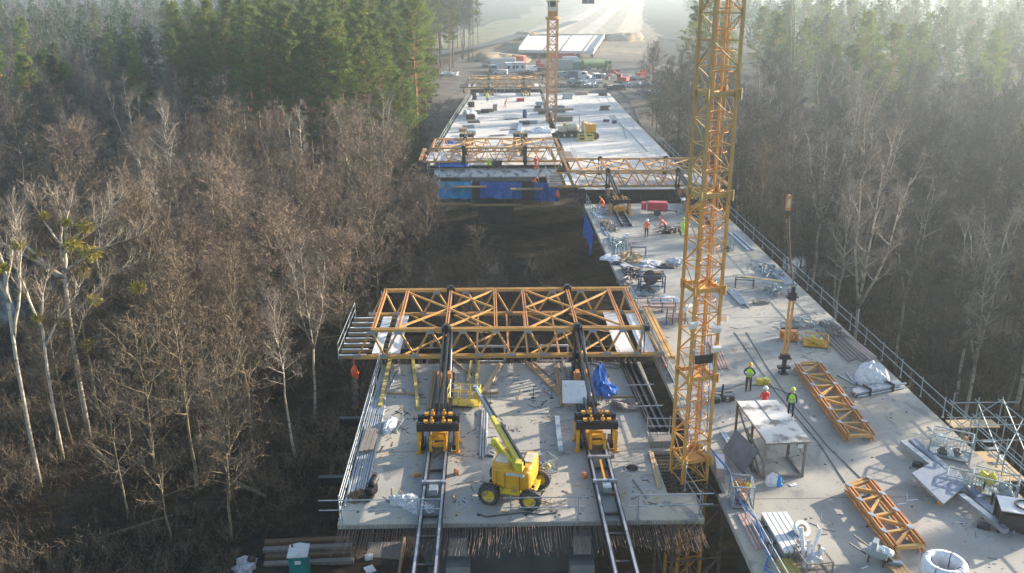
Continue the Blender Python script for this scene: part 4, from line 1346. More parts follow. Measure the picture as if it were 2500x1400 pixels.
rail_run('guard_rail', 'silver double rail at the front right corner below the crane mast', [(6.6, 34.55), (9.5, 34.6)], M['galv'], (0.65, 1.2), 2.8, ext=0.5)
rail_run('guard_rail', 'tube rail around the crane well at the right deck edge', [(9.45, 34.8), (9.2, 36.8), (10.3, 41)], M['galv'], (0.6, 1.1), 2.2)
for lab, z, y in (('black steel girder jutting out left of the deck by the wrapped roll', -0.6, 45.6), ('black steel girder jutting out left of the deck by the pump', -0.6, 39.2)):
    o = MB().ibeam((-8.6, 0, 0), (-6.8, 0, 0), 0.3, 0.45).box((-8.4, 0, 0), (0.06, 0.3, 0.4)).build('girder', M['black'], loc=(0, y, z))
    tag(o, lab, 'girder')
k = MB()
for i in range(9):
    k.box((-7.45 + (i % 2) * 0.1, 51.6, -0.3 - i * 0.28), (0.34, 0.1, 0.22))
k.tube([(-7.45, 51.6, 0.6), (-7.45, 51.6, -2.8)], 0.04, 5)
tag(k.build('hanging_chain', M['rust'], loc=(-1.2, -0.2, 0.0)), 'rusty chunky chain hanging below the left end of the near gantry', 'chain')

# ------------------------------------------------------------------ site yard on the ground, lower left
t = thing('portable_toilet', 'teal portable toilet with a white roof in the yard below the deck', 'toilet', (-11.82,46.55,-12), R(4))
MB().box((0, 0, 1.08), (1.1, 1.15, 2.1)).box((0, -0.57, 1.0), (0.72, 0.04, 1.85)).build('cabin', M['teal'], t)
o = MB().prism([(-0.62, -0.66), (0.62, -0.66), (0.62, 0.66), (-0.62, 0.66)], 2.12, 2.2).build('roof', M['whiteplastic'], t)
MB().add([(-0.6, -0.64, 2.2), (0.6, -0.64, 2.2), (0.6, 0.64, 2.2), (-0.6, 0.64, 2.2), (0, -0.64, 2.32), (0, 0.64, 2.32)], [(0, 1, 4), (2, 3, 5), (1, 2, 5, 4), (3, 0, 4, 5)]).build('ridge', M['whiteplastic'], o)
MB().lathe([(0.06, 2.2), (0.06, 2.42)], 10, Matrix.Translation((-0.42, 0.35, 0))).build('vent_pipe', M['black'], o)
MB().prism([(-0.18, 0), (0.18, 0), (0.18, 0.24), (-0.18, 0.24)], 0, 0.02).build('emblem', M['white'], t).matrix_basis = Matrix.Translation((0, -0.605, 1.62)) @ Matrix.Rotation(R(90), 4, 'X')
t = thing('timber_stack', 'long brown timbers stacked behind the teal toilet', 'timber', (-11.76,48.88,-12), R(3))
for i in range(4):
    MB().box((0.1 * i - 0.2, 0.85 - i * 0.55, 0.2 + 0.16 * (3 - i)), (5.4 + 0.2 * (i % 2), 0.4, 0.28)).build('timber', M['woodbrown'] if i % 2 == 0 else M['woodgrey'], t)
MB().box((-1.6, 0, 0.05), (0.2, 2.2, 0.1)).box((1.6, 0, 0.05), (0.2, 2.2, 0.1)).build('bearer', M['woodbrown'], t)
t = thing('waste_pile', 'white sheet and rubbish piled left of the toilet', 'pile', (-15.53,47.59,-12))
MB().lump((0, 0, 0), (1.5, 2.0, 1.1), 5, 0.5, 2.4, 20, 10, fold=0.5).build('sheet', M['cloth'], t)
MB().lump((0.3, 0.5, 0.4), (0.6, 0.7, 0.6), 8, 0.5, 2.4, 12, 8).build('rubbish', M['dark'], t)
blocks('scrap_sheet', 'small white block on the yard under the hanging bars', 'scrap', (-7.91,48.7,-12), 0.2, [((0, 0, 0.1), (0.5, 0.4, 0.2)), ((0.1, 0, 0.22), (0.3, 0.3, 0.05))], M['paper'])
blocks('scrap_sheet', 'torn white sheets lying right of the toilet', 'scrap', (-7.7,47.5,-12), 0.5, [((0, 0, 0.05), (0.6, 0.7, 0.06)), ((-0.5, -0.4, 0.04), (0.5, 0.3, 0.06))], M['paper'])
t = thing('yard_platform', 'muddy timber platform floor under the toilet and timbers', 'platform', (-10.6, 46.0, -12.0), 0)
MB().box((0, 0, -0.12), (9.4, 9.0, 0.2)).build('floor', M['woodgrey'], t)
MB().box((4.8, 0, 0.1), (0.16, 9.0, 0.5)).build('kerb_board', M['wood'], t)
t = thing('lattice_trestle', 'rusty lattice trestle standing under the crane well', 'trestle', (9.6, 37.2, -12), R(8))
a_, b_ = mast_section(2.4, 2.9, 1, 0.12, 0.05)
for i in range(4):
    o = bpy.data.objects.new('trestle_frame', a_.mesh('trestle_frame', M['rust']) if i == 0 else tr_a); tr_a = o.data
    COL.objects.link(o); o.parent = t; o.location = (0, 0, i * 2.9)
    d_ = bpy.data.objects.new('bracing', b_.mesh('bracing', M['rust']) if i == 0 else tr_b); tr_b = d_.data
    COL.objects.link(d_); d_.parent = o
# ------------------------------------------------------------------ goods on the right near deck
# timber shelter
s0, s1, s2, s3 = V3((13.26,37.84,0)), V3((15.22,37.6,0)), V3((13.32,42.71,2.05)), V3((15.54,42.75,2.05))
rot = math.atan2(s1.y - s0.y, s1.x - s0.x)
sw = (s1 - s0).length
sdp = 4.3
t = thing('timber_shelter', 'open timber shelter with a worn white ply roof on the right deck', 'shelter', s0, R(3))
W_ = sw
for x in (0, W_):
    for y in (0, sdp * 0.45, sdp):
        MB().bar((x, y, 0), (x, y, 2.0), 0.1, 0.12, (0, 1, 0)).build('post', M['woodbrown'] if y else M['woodgrey'], t)
k = MB()
for x in (0, W_): k.bar((x, -0.15, 1.98), (x, sdp + 0.15, 1.98), 0.08, 0.14)
for y in (0, sdp * 0.45, sdp): k.bar((0, y, 1.9), (W_, y, 1.9), 0.08, 0.14)
k.bar((0, 0, 0.08), (W_, 0, 0.08), 0.12, 0.14).bar((W_, 0, 0.08), (W_, sdp * 0.45, 0.08), 0.12, 0.14).bar((0, 0, 0.08), (-0.4, sdp * 0.6, 0.1), 0.1, 0.12)
k.bar((-0.05, 0, 0.9), (-0.05, sdp * 0.6, 1.3), 0.06, 0.14).bar((-0.08, 0.3, 0.2), (-0.08, sdp * 0.9, 1.8), 0.06, 0.12).bar((W_ - 0.1, 0.0, 1.2), (W_ - 0.5, 0.0, 1.95), 0.06, 0.08)
k.build('rail', M['woodgrey'], t)
o = MB().box((W_ / 2, sdp * 0.68, 2.08), (W_ + 0.2, sdp * 0.62, 0.035)).box((W_ / 2, 0.66, 2.092), (W_ + 0.25, 1.95, 0.03)).build('roof', M['ply'], t)
k = MB().bar((-0.12, -0.2, 2.11), (-0.12, sdp + 0.2, 2.11), 0.04, 0.06).bar((W_ * 0.48, 1.3, 2.105), (W_ * 0.48, sdp + 0.1, 2.105), 0.03, 0.03)
k.bar((-0.1, -0.24, 2.05), (W_ + 0.1, -0.24, 2.05), 0.03, 0.12)
k.build('batten', M['woodgrey'], o)
MB().box((W_ - 0.28, -0.07, 1.72), (0.26, 0.02, 0.2)).build('notice', M['white'], t)
t = thing('ply_panel', 'dark scuffed ply panel leaning against the left side of the shelter', 'panel', (s0.x - 0.75, s0.y + 1.6, 0), R(12))
MB().box((0, 0, 0.62), (0.05, 2.3, 1.35), ry=R(32)).build('panel', M['plydark'], t)
MB().box((0.2, -1.0, 0.4), (0.06, 0.06, 0.8)).box((0.2, 1.0, 0.4), (0.06, 0.06, 0.8)).build('prop', M['woodgrey'], t)
bx = 'boards'
plank('board_pair', 'pair of long pale boards left of the shelter panel', bx, (12.45,42.55,0), (12.7,37.29,0), 0.15, 0.12, M['galv'], n=2)
t = thing('rubbish_sack', 'white and blue plastic sack by the near shelter post', 'sack', (13.53,37.27,0))
MB().lump((0, 0, 0), (0.62, 0.5, 1.15), 2, 0.3, 2, 16, 10, fold=0.3).build('sack', M['film'], t)
MB().lump((0.3, -0.05, 0), (0.35, 0.4, 0.85), 5, 0.3, 2, 14, 9, fold=0.3).build('blue_bag', M['bluelight'], t)
blocks('scrap_sheet', 'white scrap lying right of the plastic sack', 'scrap', (14.53,37.17,0), 0.3, [((0, 0, 0.02), (0.35, 0.2, 0.03)), ((0.1, 0.05, 0.04), (0.2, 0.1, 0.02))], M['paper'])

def truss_piece(label, la, lb, ra, rb, n, flip=0, cap=True):
    la, lb, ra, rb = V3(la), V3(lb), V3(ra), V3(rb)
    c = (la + lb + ra + rb) / 4
    t = thing('truss_segment', label, 'truss', c, 0, 'orange truss segments lying on the right deck')
    z = 0.45
    up = Vector((0, 0, z))
    k = MB()
    for a, b in ((la - c, lb - c), (ra - c, rb - c)):
        d = (b - a).normalized()
        x = Vector((-d.y, d.x, 0))
        for e in (-0.085, 0.085):
            k.bar(a + up + x * e, b + up + x * e, 0.07, 0.2)
            k.bar(a + x * e + Vector((0, 0, 0.14)), b + x * e + Vector((0, 0, 0.14)), 0.07, 0.12)
    k.build('chord', M['orange'], t)
    k, g = MB(), MB()
    for i in range(n):
        u0, u1 = (i + 0.15) / n, (i + 0.95) / n
        p0, p1 = (la - c).lerp(lb - c, u0), (ra - c).lerp(rb - c, u0)
        q0, q1 = (la - c).lerp(lb - c, u1), (ra - c).lerp(rb - c, u1)
        k.bar(p0 + up * 0.9, p1 + up * 0.9, 0.14, 0.16)
        if (i + flip) % 2: k.bar(p0 + up * 0.9, q1 + up * 0.9, 0.12, 0.16)
        else: k.bar(p1 + up * 0.9, q0 + up * 0.9, 0.12, 0.16)
        for p in (p0, p1): MB().box(p + Vector((0, 0, z + 0.11)), (0.2, 0.34, 0.02), rz=0.5).build('gusset', M['galv'], t)
    k.bar(lb - c + up * 0.9, rb - c + up * 0.9, 0.14, 0.16).bar(la - c + up * 0.9, ra - c + up * 0.9, 0.14, 0.16)
    k.build('diagonal', M['yellowtruss'], t)
    b = MB()
    for u in (0.12, 0.85):
        p, q = (la - c).lerp(lb - c, u), (ra - c).lerp(rb - c, u)
        MB().bar(p + Vector((0, 0, 0.04)), q + Vector((0, 0, 0.04)), 0.18, 0.08).build('bearer', M['galv'], t)
    return t
truss_piece('orange truss segment lying in front of the three near workers', (19.14,50.71,0), (18.75,41.25,0), (20.6,50.86,0), (20.08,41.3,0), 6)
truss_piece('orange truss segment lying nearest the white coil', (16.83,36.41,0), (16.95,31.47,0), (18.07,37.04,0), (18.2,31.61,0), 4, 1)

t = thing('wrapped_pallet', 'pallet load wrapped in torn white film near the right edge', 'pallet', (23.1,48.48,0), R(-12))
MB().lump((0, 0.2, 0.1), (1.9, 1.7, 2.3), 3, 0.16, 2.2, 28, 14, fold=0.22).build('film', M['film'], t)
MB().box((0, 0, 0.07), (1.3, 1.2, 0.14)).build('pallet', M['woodgrey'], t)
bundle('tube_bundle', 'strapped bundle of grey pipes in front of the wrapped pallet', 'pipes', (21.32,46.82,0), (24.73,48.03,0), 0.07, 12, M['galv'], 3)
plank('board_pair', 'two grey boards in a V left of the wrapped pallet', bx, (21.47,49.72,0), (21.97,48.28,0), 0.12, 0.08, M['galv'])
plank('board_pair', 'short grey board forming the V beside the wrapped pallet', bx, (22.11,50.07,0), (22.04,48.39,0), 0.1, 0.08, M['galv'])
plank('plank_stack', 'wide fan of long grey planks along the right edge', 'planks', (23.45,57.43,0), (23.56,51.82,0), 0.2, 0.1, M['woodgrey'], n=5, gap=0.08)
plank('plank_stack', 'long brown planks nearest the right edge rail', 'planks', (24.29,58.04,0), (24.72,52.05,0), 0.18, 0.08, M['pinkpaint'], n=3, gap=0.06)
cage('yellow_crate', 'yellow open crate with sacks by the fan of planks', (21.81,54.76,0), R(-18), (1.6, 1.2, 0.6), M['hood'], [('sack', M['lime'], [(-0.2, 0.1, 0.2), (0.3, -0.1, 0.1)], 0.6)])
t = thing('anchor_block', 'orange steel anchor block left of the upright hanging beam', 'anchor', (20.31,55.68,0), R(4))
k = MB()
for x in (-0.38, 0, 0.38):
    for y in (-0.35, 0.35): k.box((x, y, 0.35), (0.22, 0.22, 0.5))
k.box((0, 0, 0.6), (1.0, 0.45, 0.12)).box((0, -0.1, 0.15), (1.1, 0.7, 0.1))
k.build('housing', M['orange'], t)
MB().tube([(-0.6, 0, 0.85), (0.6, 0, 0.85)], 0.08, 8).build('shaft', M['dark'], t)
# steel bits between beam and rail
def tangle(name, label, cat, loc, d, n, m, r=0.03, seed=1, h=0.5):
    rd = random.Random(seed)
    k = MB()
    for i in range(n):
        a = Vector((rd.uniform(-.5, .5) * d[0], rd.uniform(-.5, .5) * d[1], rd.uniform(0.05, h)))
        b = Vector((rd.uniform(-.5, .5) * d[0], rd.uniform(-.5, .5) * d[1], rd.uniform(0.04, h)))
        k.tube([a, b], r, 5)
    for i in range(n // 3):
        k.box((rd.uniform(-.4, .4) * d[0], rd.uniform(-.4, .4) * d[1], 0.15), (0.3, 0.2, 0.26), rz=rd.uniform(0, 3))
    return tag(k.build(name, m, loc=loc), label, cat)
tangle('scaffold_heap', 'tangled teal scaffold couplers right of the upright beam', 'scaffold parts', (22.22,58.58,0), (2.0, 2.4), 26, M['galvteal'], 0.03, 3)
t = thing('work_bench', 'low steel bench with a slanting board on the right deck', 'bench', (20.65,66.84,0), R(-12))
k = MB()
for x in (-1.0, 0.4):
    for y in (-0.3, 0.3): k.bar((x, y, 0), (x, y, 0.75), 0.07, 0.07, (0, 1, 0))
    k.bar((x, -0.3, 0.72), (x, 0.3, 0.72), 0.06, 0.06)
k.bar((-1.0, -0.3, 0.7), (0.4, -0.3, 0.7), 0.06, 0.06).bar((-1.0, 0.3, 0.7), (0.4, 0.3, 0.7), 0.06, 0.06)
k.build('frame', M['dark'], t)
MB().bar((-0.6, 0.2, 0.85), (2.8, 0.3, 0.55), 0.35, 0.06).build('board', M['woodpale'], t)
tangle('cable_heap', 'mixed heap of hoses and tools at the end of the bench', 'heap', (22.54,65.48,0), (1.8, 2.2), 22, M['galvteal'], 0.045, 8, 0.7)
plank('plank_stack', 'grey planks stacked by the right rail behind the bench', 'planks', (23.86,70.41,0), (24.26,67.16,0), 0.2, 0.12, M['galv'], n=4, gap=0.06)
bundle('tube_bundle', 'four short pipes lying alone in the middle of the right deck', 'pipes', (19.01,65.87,0), (19.24,62.26,0), 0.085, 4, M['galv'], 1, False)
blocks('timber_block', 'tan timber block lying behind the upright beam', 'block', (20.53,62.96,0), 0.05, [((0, 0, 0.1), (1.15, 0.4, 0.2)), ((0.2, 0.05, 0.23), (0.5, 0.25, 0.06))], M['woodgrey'])
plank('board_pair', 'long grey channels lying near the right edge by the mast', bx, (23.6,83.27,0), (23.8,77.01,0), 0.25, 0.15, M['galv'], n=2, gap=0.2)
cage('mesh_stillage', 'small dark rod stillage just right of the mast', (21.7,77.33,0), 0.1, (0.8, 0.8, 0.9), M['galvteal'], [('rod', M['dark'], [(0, 0, 0.1)], 0.5)])
# left strip of the right deck: boards and sheets
rs = random.Random(21)
strip_labels = ['grey boards strewn by the left edge level with the first worker', 'white tinged boards beside the blue tarpaulin edge', 'loose boards next to the survey tripod', 'pale boards below the trestle at the left edge',
                'thin boards fanned near the crumpled sheet', 'long boards leading towards the navy frame', 'grey boards left of the navy steel frame', 'last boards before the near orange gantry corner']
for i, lab in enumerate(strip_labels):
    u = i / 7
    x, y = lerp(11.5, 11.7, u) + rs.uniform(-.2, .3), lerp(91, 66.5, u)
    a = R(90 + rs.uniform(-18, 22))
    plank('board_pair', lab, bx, (x - math.cos(a) * 1.5, y - math.sin(a) * 1.5), (x + math.cos(a) * 1.5, y + math.sin(a) * 1.5), 0.16, 0.07, rs.choice([M['galv'], M['woodgrey'], M['white']]), n=rs.choice([2, 3, 4]), gap=0.09, lift=0.05)
for i, (lab, x, y, dx, dy, ms) in enumerate((
        ('steel rods and clamps strewn at the far left corner of the near right deck', 12.2, 92.5, 2.0, 4.0, 'galv'), ('brown offcuts strewn left of the walking worker', 12.0, 86, 1.8, 4.5, 'woodgrey'),
        ('grey scaffold parts strewn left of the dark trestle', 12.2, 80, 2.2, 4.5, 'galvteal'), ('pale sticks strewn left of the crumpled pale sheet', 12.4, 75, 2.4, 4.0, 'woodpale'),
        ('dark bars strewn left of the navy steel frame', 12.0, 70.5, 2.0, 3.5, 'dark'), ('grey sticks strewn behind the long low rack', 12.2, 66, 2.4, 3.0, 'galv'), ('galvanised parts strewn along the right rail behind the bench', 23.6, 71, 2.0, 5.0, 'galv'),
        ('brown sticks strewn between the fan of planks and the rail', 23.9, 57, 1.2, 4.0, 'woodgrey'))):
    tangle('parts_scatter', lab, 'scatter', (x, y, 0), (dx, dy), 30, M[ms], 0.035, 40 + i, 0.25)
t = thing('survey_tripod', 'white survey instrument on a thin tripod near the rail end', 'tripod', (12.59,78.11,0))
MB().box((0, 0, 1.25), (0.3, 0.26, 0.4)).build('instrument', M['whiteplastic'], t)
for u in (0.5, 2.6, 4.7): MB().tube([(0, 0, 1.1), (0.45 * math.cos(u), 0.45 * math.sin(u), 0)], 0.028, 5).build('leg', M['woodpale'], t)
t = thing('saw_horse', 'dark trestle with white feet standing alone on the right deck', 'trestle', (13.26,75.73,0), R(-4))
k = MB().bar((-0.7, 0, 0.85), (0.7, 0, 0.85), 0.09, 0.09)
for x in (-0.65, 0.65):
    k.bar((x, -0.3, 0), (x, 0, 0.85), 0.07, 0.07).bar((x, 0.3, 0), (x, 0, 0.85), 0.07, 0.07)
k.build('frame', M['blueframe'], t)
MB().box((-0.65, -0.3, 0.05), (0.16, 0.16, 0.1)).box((0.65, -0.3, 0.05), (0.16, 0.16, 0.1)).build('foot', M['white'], t)
heap('cloth_sheet', 'crumpled pale sheet lying right of the edge boards', 'sheet', (13.91,73.35,0), (2.0, 2.0, 0.45), M['cloth'], 4, 0.6, 0.5)
heap('cloth_sheet', 'dark folded tarpaulin lying between crumpled sheet and mast', 'sheet', (15.18,72.49,0), (1.5, 1.1, 0.4), M['dark'], 6, 0.6, 0.5)
heap('cloth_sheet', 'grey sheet heaped against the left side of the mast', 'sheet', (16.45,73.89,0), (1.3, 1.8, 0.5), M['cloth'], 9, 0.6, 0.5)
heap('cloth_sheet', 'white sheet spread at the left edge below the tripod', 'sheet', (10.75,75.04,0), (1.7, 1.4, 0.4), M['film'], 11, 0.5, 0.4)
heap('cloth_sheet', 'long white sheet bunched beside the rack by the mast', 'sheet', (13.44,63.79,0), (2.4, 0.9, 0.5), M['film'], 12, 0.5, 0.4)
heap('cable_heap', 'brown and grey heap of cuttings left of the navy frame', 'heap', (11.06,68.34,0), (1.2, 1.8, 0.6), M['woodgrey'], 13, 0.7, 0.6)
heap('cable_heap', 'dark coil of cable lying at the left edge of the right deck', 'heap', (11.07,73.43,0), (0.9, 0.8, 0.45), M['dark'], 14, 0.5, 0.5)
t = thing('hose_pump', 'navy steel frame holding a reel and motor', 'frame', (12.77,66.24,0), R(-2))
k = MB()
for x in (-0.95, 0.95):
    for y in (-0.6, 0.6): k.bar((x, y, 0), (x, y, 1.4), 0.09, 0.09, (0, 1, 0))
    k.bar((x, -0.6, 1.36), (x, 0.6, 1.36), 0.08, 0.08).bar((x, -0.6, 0.6), (x, 0.6, 0.6), 0.08, 0.08)
for y in (-0.6, 0.6):
    for z in (0.55, 1.38): k.bar((-0.95, y, z), (0.95, y, z), 0.08, 0.08)
    k.bar((-0.3, y, 0), (-0.3, y, 1.38), 0.07, 0.07, (0, 1, 0))
k.build('frame', M['blueframe'], t)
MB().lathe([(0.5, -0.3), (0.55, -0.28), (0.55, -0.2), (0.35, -0.18), (0.35, 0.18), (0.55, 0.2), (0.55, 0.28), (0.5, 0.3)], 18, Matrix.Translation((-0.1, 0.1, 1.05)) @ Matrix.Rotation(R(90), 4, 'X')).build('reel', M['dark'], t)
MB().box((0.45, 0.2, 1.2), (0.6, 0.5, 0.55)).box((-0.4, -0.1, 0.3), (0.6, 0.5, 0.4)).build('motor', M['woodbrown'], t)
MB().box((0.35, -0.2, 0.35), (0.5, 0.4, 0.5)).build('tank', M['galvteal'], t)
for lab, p, a, w in (('long low rack of brown boards between gantry corner and mast', (12.24,61.82,0), R(-4), 2.9), ('short dark rack touching the left side of the mast', (13.34,59.39,0), R(-14), 1.3)):
    t = thing('board_rack', lab, 'rack', p, a)
    k = MB()
    for i in range(4):
        x = -w / 2 + i * w / 3
        for y in (-0.45, 0.45): k.bar((x, y, 0), (x, y, 0.8), 0.07, 0.07, (0, 1, 0))
    k.build('upright', M['blueframe'], t)
    k = MB()
    for y, z in ((-0.45, 0.45), (-0.45, 0.72), (0.45, 0.45), (0.45, 0.75)): k.bar((-w / 2 - 0.1, y, z), (w / 2 + 0.1, y, z), 0.08, 0.06)
    k.box((0, 0, 0.3), (w, 0.5, 0.12))
    k.build('board', M['pinkpaint'], t)
# mid guard rail standing on the inner edge and planks beside the mast
rail_run('guard_rail', 'slanting tube rail on the inner edge below the gantry corner', [(10.75, 64), (10.85, 58), (10.9, 50), (11.0, 42)], M['galvteal'], (0.5, 0.75, 1.1), 2.3)
plank('plank_stack', 'long olive plank laid along the inner guard rail', 'planks', (11.15, 61), (11.2, 49), 0.16, 0.25, M['woodgrey'], n=2)
plank('plank_stack', 'reddish planks and pipes slanting beside the right of the mast', 'planks', (15.08,55.45,0), (14.68,50.7,0), 0.13, 0.1, M['pinkpaint'], n=4, gap=0.05)
tangle('rebar_heap', 'dark bent rods by a black stake right of the mast', 'rods', (13.46,46.64,0), (1.6, 1.4), 14, M['dark'], 0.02, 5, 0.35)
tag(MB().bar((0, 0, 0), (0.03, 0, 0.75), 0.09, 0.09).box((0, 0, 0.02), (0.2, 0.2, 0.04)).build('stake', M['black'], loc=(13.57,47.08,0)), 'black stake standing right of the crane mast', 'stake')
# compressor
t = thing('air_compressor', 'red trailer compressor parked before the dark trough', 'compressor', (17.44,90.86,0), R(-8))
k = MB().box((0.25, 0, 0.95), (2.1, 1.15, 0.75)).box((0.25, 0, 1.36), (1.9, 1.0, 0.12)).box((-1.15, 0.05, 0.95), (0.5, 0.8, 0.75))
k.build('body', M['red'], t)
for y in (-0.62, 0.62): MB().lathe([(0.12, -0.1), (0.33, -0.1), (0.36, 0), (0.33, 0.1), (0.12, 0.1)], 16, Matrix.Translation((0.25, y, 0.36)) @ Matrix.Rotation(R(90), 4, 'X')).build('wheel', M['rubber'], t)
MB().bar((1.3, 0, 0.5), (2.4, 0, 0.45), 0.1, 0.1).bar((2.3, 0, 0), (2.3, 0, 0.5), 0.06, 0.06).box((0.25, 0, 0.52), (2.0, 1.0, 0.1)).build('drawbar', M['dark'], t)
blocks('panel_screen', 'white board lying on stands behind the mast', 'panel', (21.78,94.44,0), 0.05, [((0, 0, 0.85), (1.6, 1.2, 0.05)), ((-0.6, -0.5, 0.4), (0.08, 0.08, 0.8)), ((0.6, -0.5, 0.4), (0.08, 0.08, 0.8)), ((-0.6, 0.5, 0.4), (0.08, 0.08, 0.8)), ((0.6, 0.5, 0.4), (0.08, 0.08, 0.8))], M['white'])
tangle('rebar_heap', 'rods and stands strewn around the bending worker', 'rods', (17.46,83.74,0), (3.0, 1.5), 24, M['dark'], 0.025, 15, 0.7)
# slab panel and long beams at the right
t = thing('cover_plate', 'blue grey square panel propped over two long beams', 'panel', (21.17,36.26,0), 0)
pa, pb, pc, pd = [V3(q) - V3((21.17,36.26,0)) for q in ((20.33,37.32,0.45), (21.96,38.41,0.45), (22.3,36.11,0.45), (20.53,34.62,0.45))]
MB().prism([pd, pc, pb, pa], 0.42, 0.5).build('panel', M['bluegrey'], t)
k = MB()
for q in (pd.lerp(pb, 0.2), pc.lerp(pa, 0.12)): k.box((q.x, q.y, 0.2), (0.14, 0.14, 0.42))
k.build('prop', M['hood'], t)
plank('steel_beam', 'pale topped steel beam running under the blue grey panel to the far left', bm, (21.36,40.59,0.25), (21.77,38.21,0.25), 0.3, 0.22, M['galv'])
plank('steel_beam', 'dark grey beam running long beside the blue grey panel', bm, (22.16,41.16,0), (22.84,35.51,0), 0.4, 0.25, M['bluegrey'])
plank('steel_beam', 'pale topped steel beam in front of the blue grey panel', bm, (21.82,35.49,0.25), (22.34,32.62,0.25), 0.3, 0.2, M['galv'])
plank('steel_beam', 'dark grey beam near the black frame box', bm, (22.65,35.51,0), (22.99,32.88,0), 0.36, 0.2, M['bluegrey'])
blocks('timber_block', 'dark bearer under the pale beam end', 'block', (21.33,38.73,0), -0.6, [((0, 0, 0.1), (0.5, 0.3, 0.2)), ((0, 0, 0.21), (0.3, 0.3, 0.03))], M['black'])
blocks('timber_block', 'dark bearer under the second pale beam', 'block', (21.8,33.38,0), -0.6, [((0, 0, 0.1), (0.5, 0.3, 0.2)), ((0, 0, 0.21), (0.3, 0.3, 0.03))], M['black'])
cage('mesh_stillage', 'tall mesh stillage with a white sack by the right edge', (23.5,39.82,0), R(-32), (1.9, 1.1, 1.2), M['galvteal'], [('sack', M['whiteplastic'], [(-0.5, 0.2, 0.6), (0, -.1, 0.0)], 0.6), ('scrap', M['dark'], [(0.3, 0, 0.1), (-0.3, -.2, 0.1)], 0.5), ('orange_scrap', M['orange'], [(0.6, 0.2, 0.9)], 0.3)])
cage('mesh_stillage', 'low empty mesh stillage below the white sack one', (22.56,36.59,0), R(-32), (1.5, 0.9, 0.75), M['galvteal'], [('scrap', M['galvteal'], [(0.1, 0, 0.0)], 0.5)])
cage('mesh_stillage', 'mesh stillage heaped with yellow bags at the right edge', (23.8,36.19,0), R(-32), (1.9, 1.1, 0.95), M['galvteal'], [('yellow_bag', M['lime'], [(-0.5, 0.1, 0.65), (-0.15, 0.1, 0.6), (-0.3, -0.15, 0.5)], 0.5), ('scrap', M['galvteal'], [(0.4, 0, 0.3), (0.6, -.2, 0.1)], 0.6), ('orange_scrap', M['orange'], [(-0.6, -0.4, 0.1)], 0.4)])
t = thing('equipment_box', 'black frame box with a coiled hose on its white lid', 'box', (23.25,33.34,0), R(-20))
k = MB()
for x in (-0.8, 0.8):
    for y in (-0.6, 0.6): k.bar((x, y, 0), (x, y, 1.1), 0.12, 0.12, (0, 1, 0))
k.box((0, 0, 0.5), (1.5, 1.1, 0.8))
k.build('frame', M['black'], t)
o = MB().box((0, 0, 1.13), (1.7, 1.3, 0.05)).build('lid', M['whiteplastic'], t)
k = MB()
for r_ in (0.35, 0.4, 0.45): k.tube([(0.2 + r_ * math.cos(u), r_ * math.sin(u), 1.18 + r_ * 0.05) for u in [2 * math.pi * i / 20 for i in range(21)]], 0.02, 4)
k.build('hose_coil', M['dark'], o)
MB().lathe([(0.07, 0), (0.08, 0.02), (0.08, 0.4), (0.03, 0.48)], 10, Matrix.Translation((0.3, -0.85, 0))).build('bottle', M['hood'], t)
for i, p in enumerate(((23.27,36.21,0), (23.19,35.26,0), (24.11,35.93,0), (24.47,35.82,0))):
    tag(MB().bar((0, 0, 0), (0, 0, 0.6), 0.09, 0.09).box((0, 0, 0.6), (0.12, 0.12, 0.03)).build('stake', M['black'], loc=p), 'short black stake standing among the stillages at the right edge', 'stake', 'black stakes by the right stillages')
# scaffold outside the right edge
t = thing('scaffold_tower', 'tube scaffold with a plank landing hung outside the right edge', 'scaffold', (25.2, 42.2, 0), 0)
k = MB()
for x in (0.0, 1.4, 2.7):
    for y in (-4.2, -1.6, 1.0): k.tube([(x, y, -3.5), (x, y, 1.6 if x else 1.9)], 0.03, 5)
k.build('standard', M['galvteal'], t)
k = MB()
for z in (0.4, 1.3):
    for y in (-1.6, 1.0): k.tube([(-0.2, y, z), (3.6, y, z)], 0.028, 5)
    for x in (0.0, 1.4, 2.7): k.tube([(x, -6.5, z), (x, 1.4, z)], 0.028, 5)
k.build('ledger', M['galvteal'], t)
k = MB().tube([(0, 1, -0.5), (2.7, 1, 1.5)], 0.028, 5).tube([(2.7, 1.0, 1.5), (2.7, -4, -1.8)], 0.028, 5).tube([(1.4, 1, 1.2), (1.4, -4, -2)], 0.028, 5).tube([(2.7, -1, 1.3), (0, -4, 0.6)], 0.028, 5)
k.build('brace', M['galvteal'], t)
MB().box((1.4, 1.2, -0.1), (2.6, 0.9, 0.06)).box((1.4, -1.8, -1.0), (1.2, 3.0, 0.06)).build('landing', M['woodpale'], t)
k = MB()
for i in range(7): k.box((1.5, -0.4 - i * 0.4, -0.3 - i * 0.22), (0.8, 0.24, 0.04))
k.build('step', M['galv'], t)
rail_run('guard_rail', 'long double tube rail along the right edge of the near right deck', [(25.3, 25), (25.2, 44), (25.15, 60), (25.1, 78), (25.1, 96)], M['galvteal'], (0.55, 1.1), 2.6, r=0.03)
rail_run('guard_rail', 'far double tube rail along the right edge of the sunlit right deck', [(25.75, 106), (26.0, 124), (26.6, 160), (27.5, 200)], M['galvteal'], (0.5, 1.1), 3.2, r=0.035)
rail_run('guard_rail', 'far tube rail along the left edge of the sunlit left deck', [(-8.1, 116), (-8.0, 124), (-6.3, 160), (-4.0, 200)], M['galvteal'], (0.5, 1.1), 3.2, r=0.035)
rail_run('guard_rail', 'tube rail beside the blue sheet at the far left edge of the right deck', [(10.75, 84), (10.75, 96)], M['galvteal'], (0.5, 1.1), 2.0)
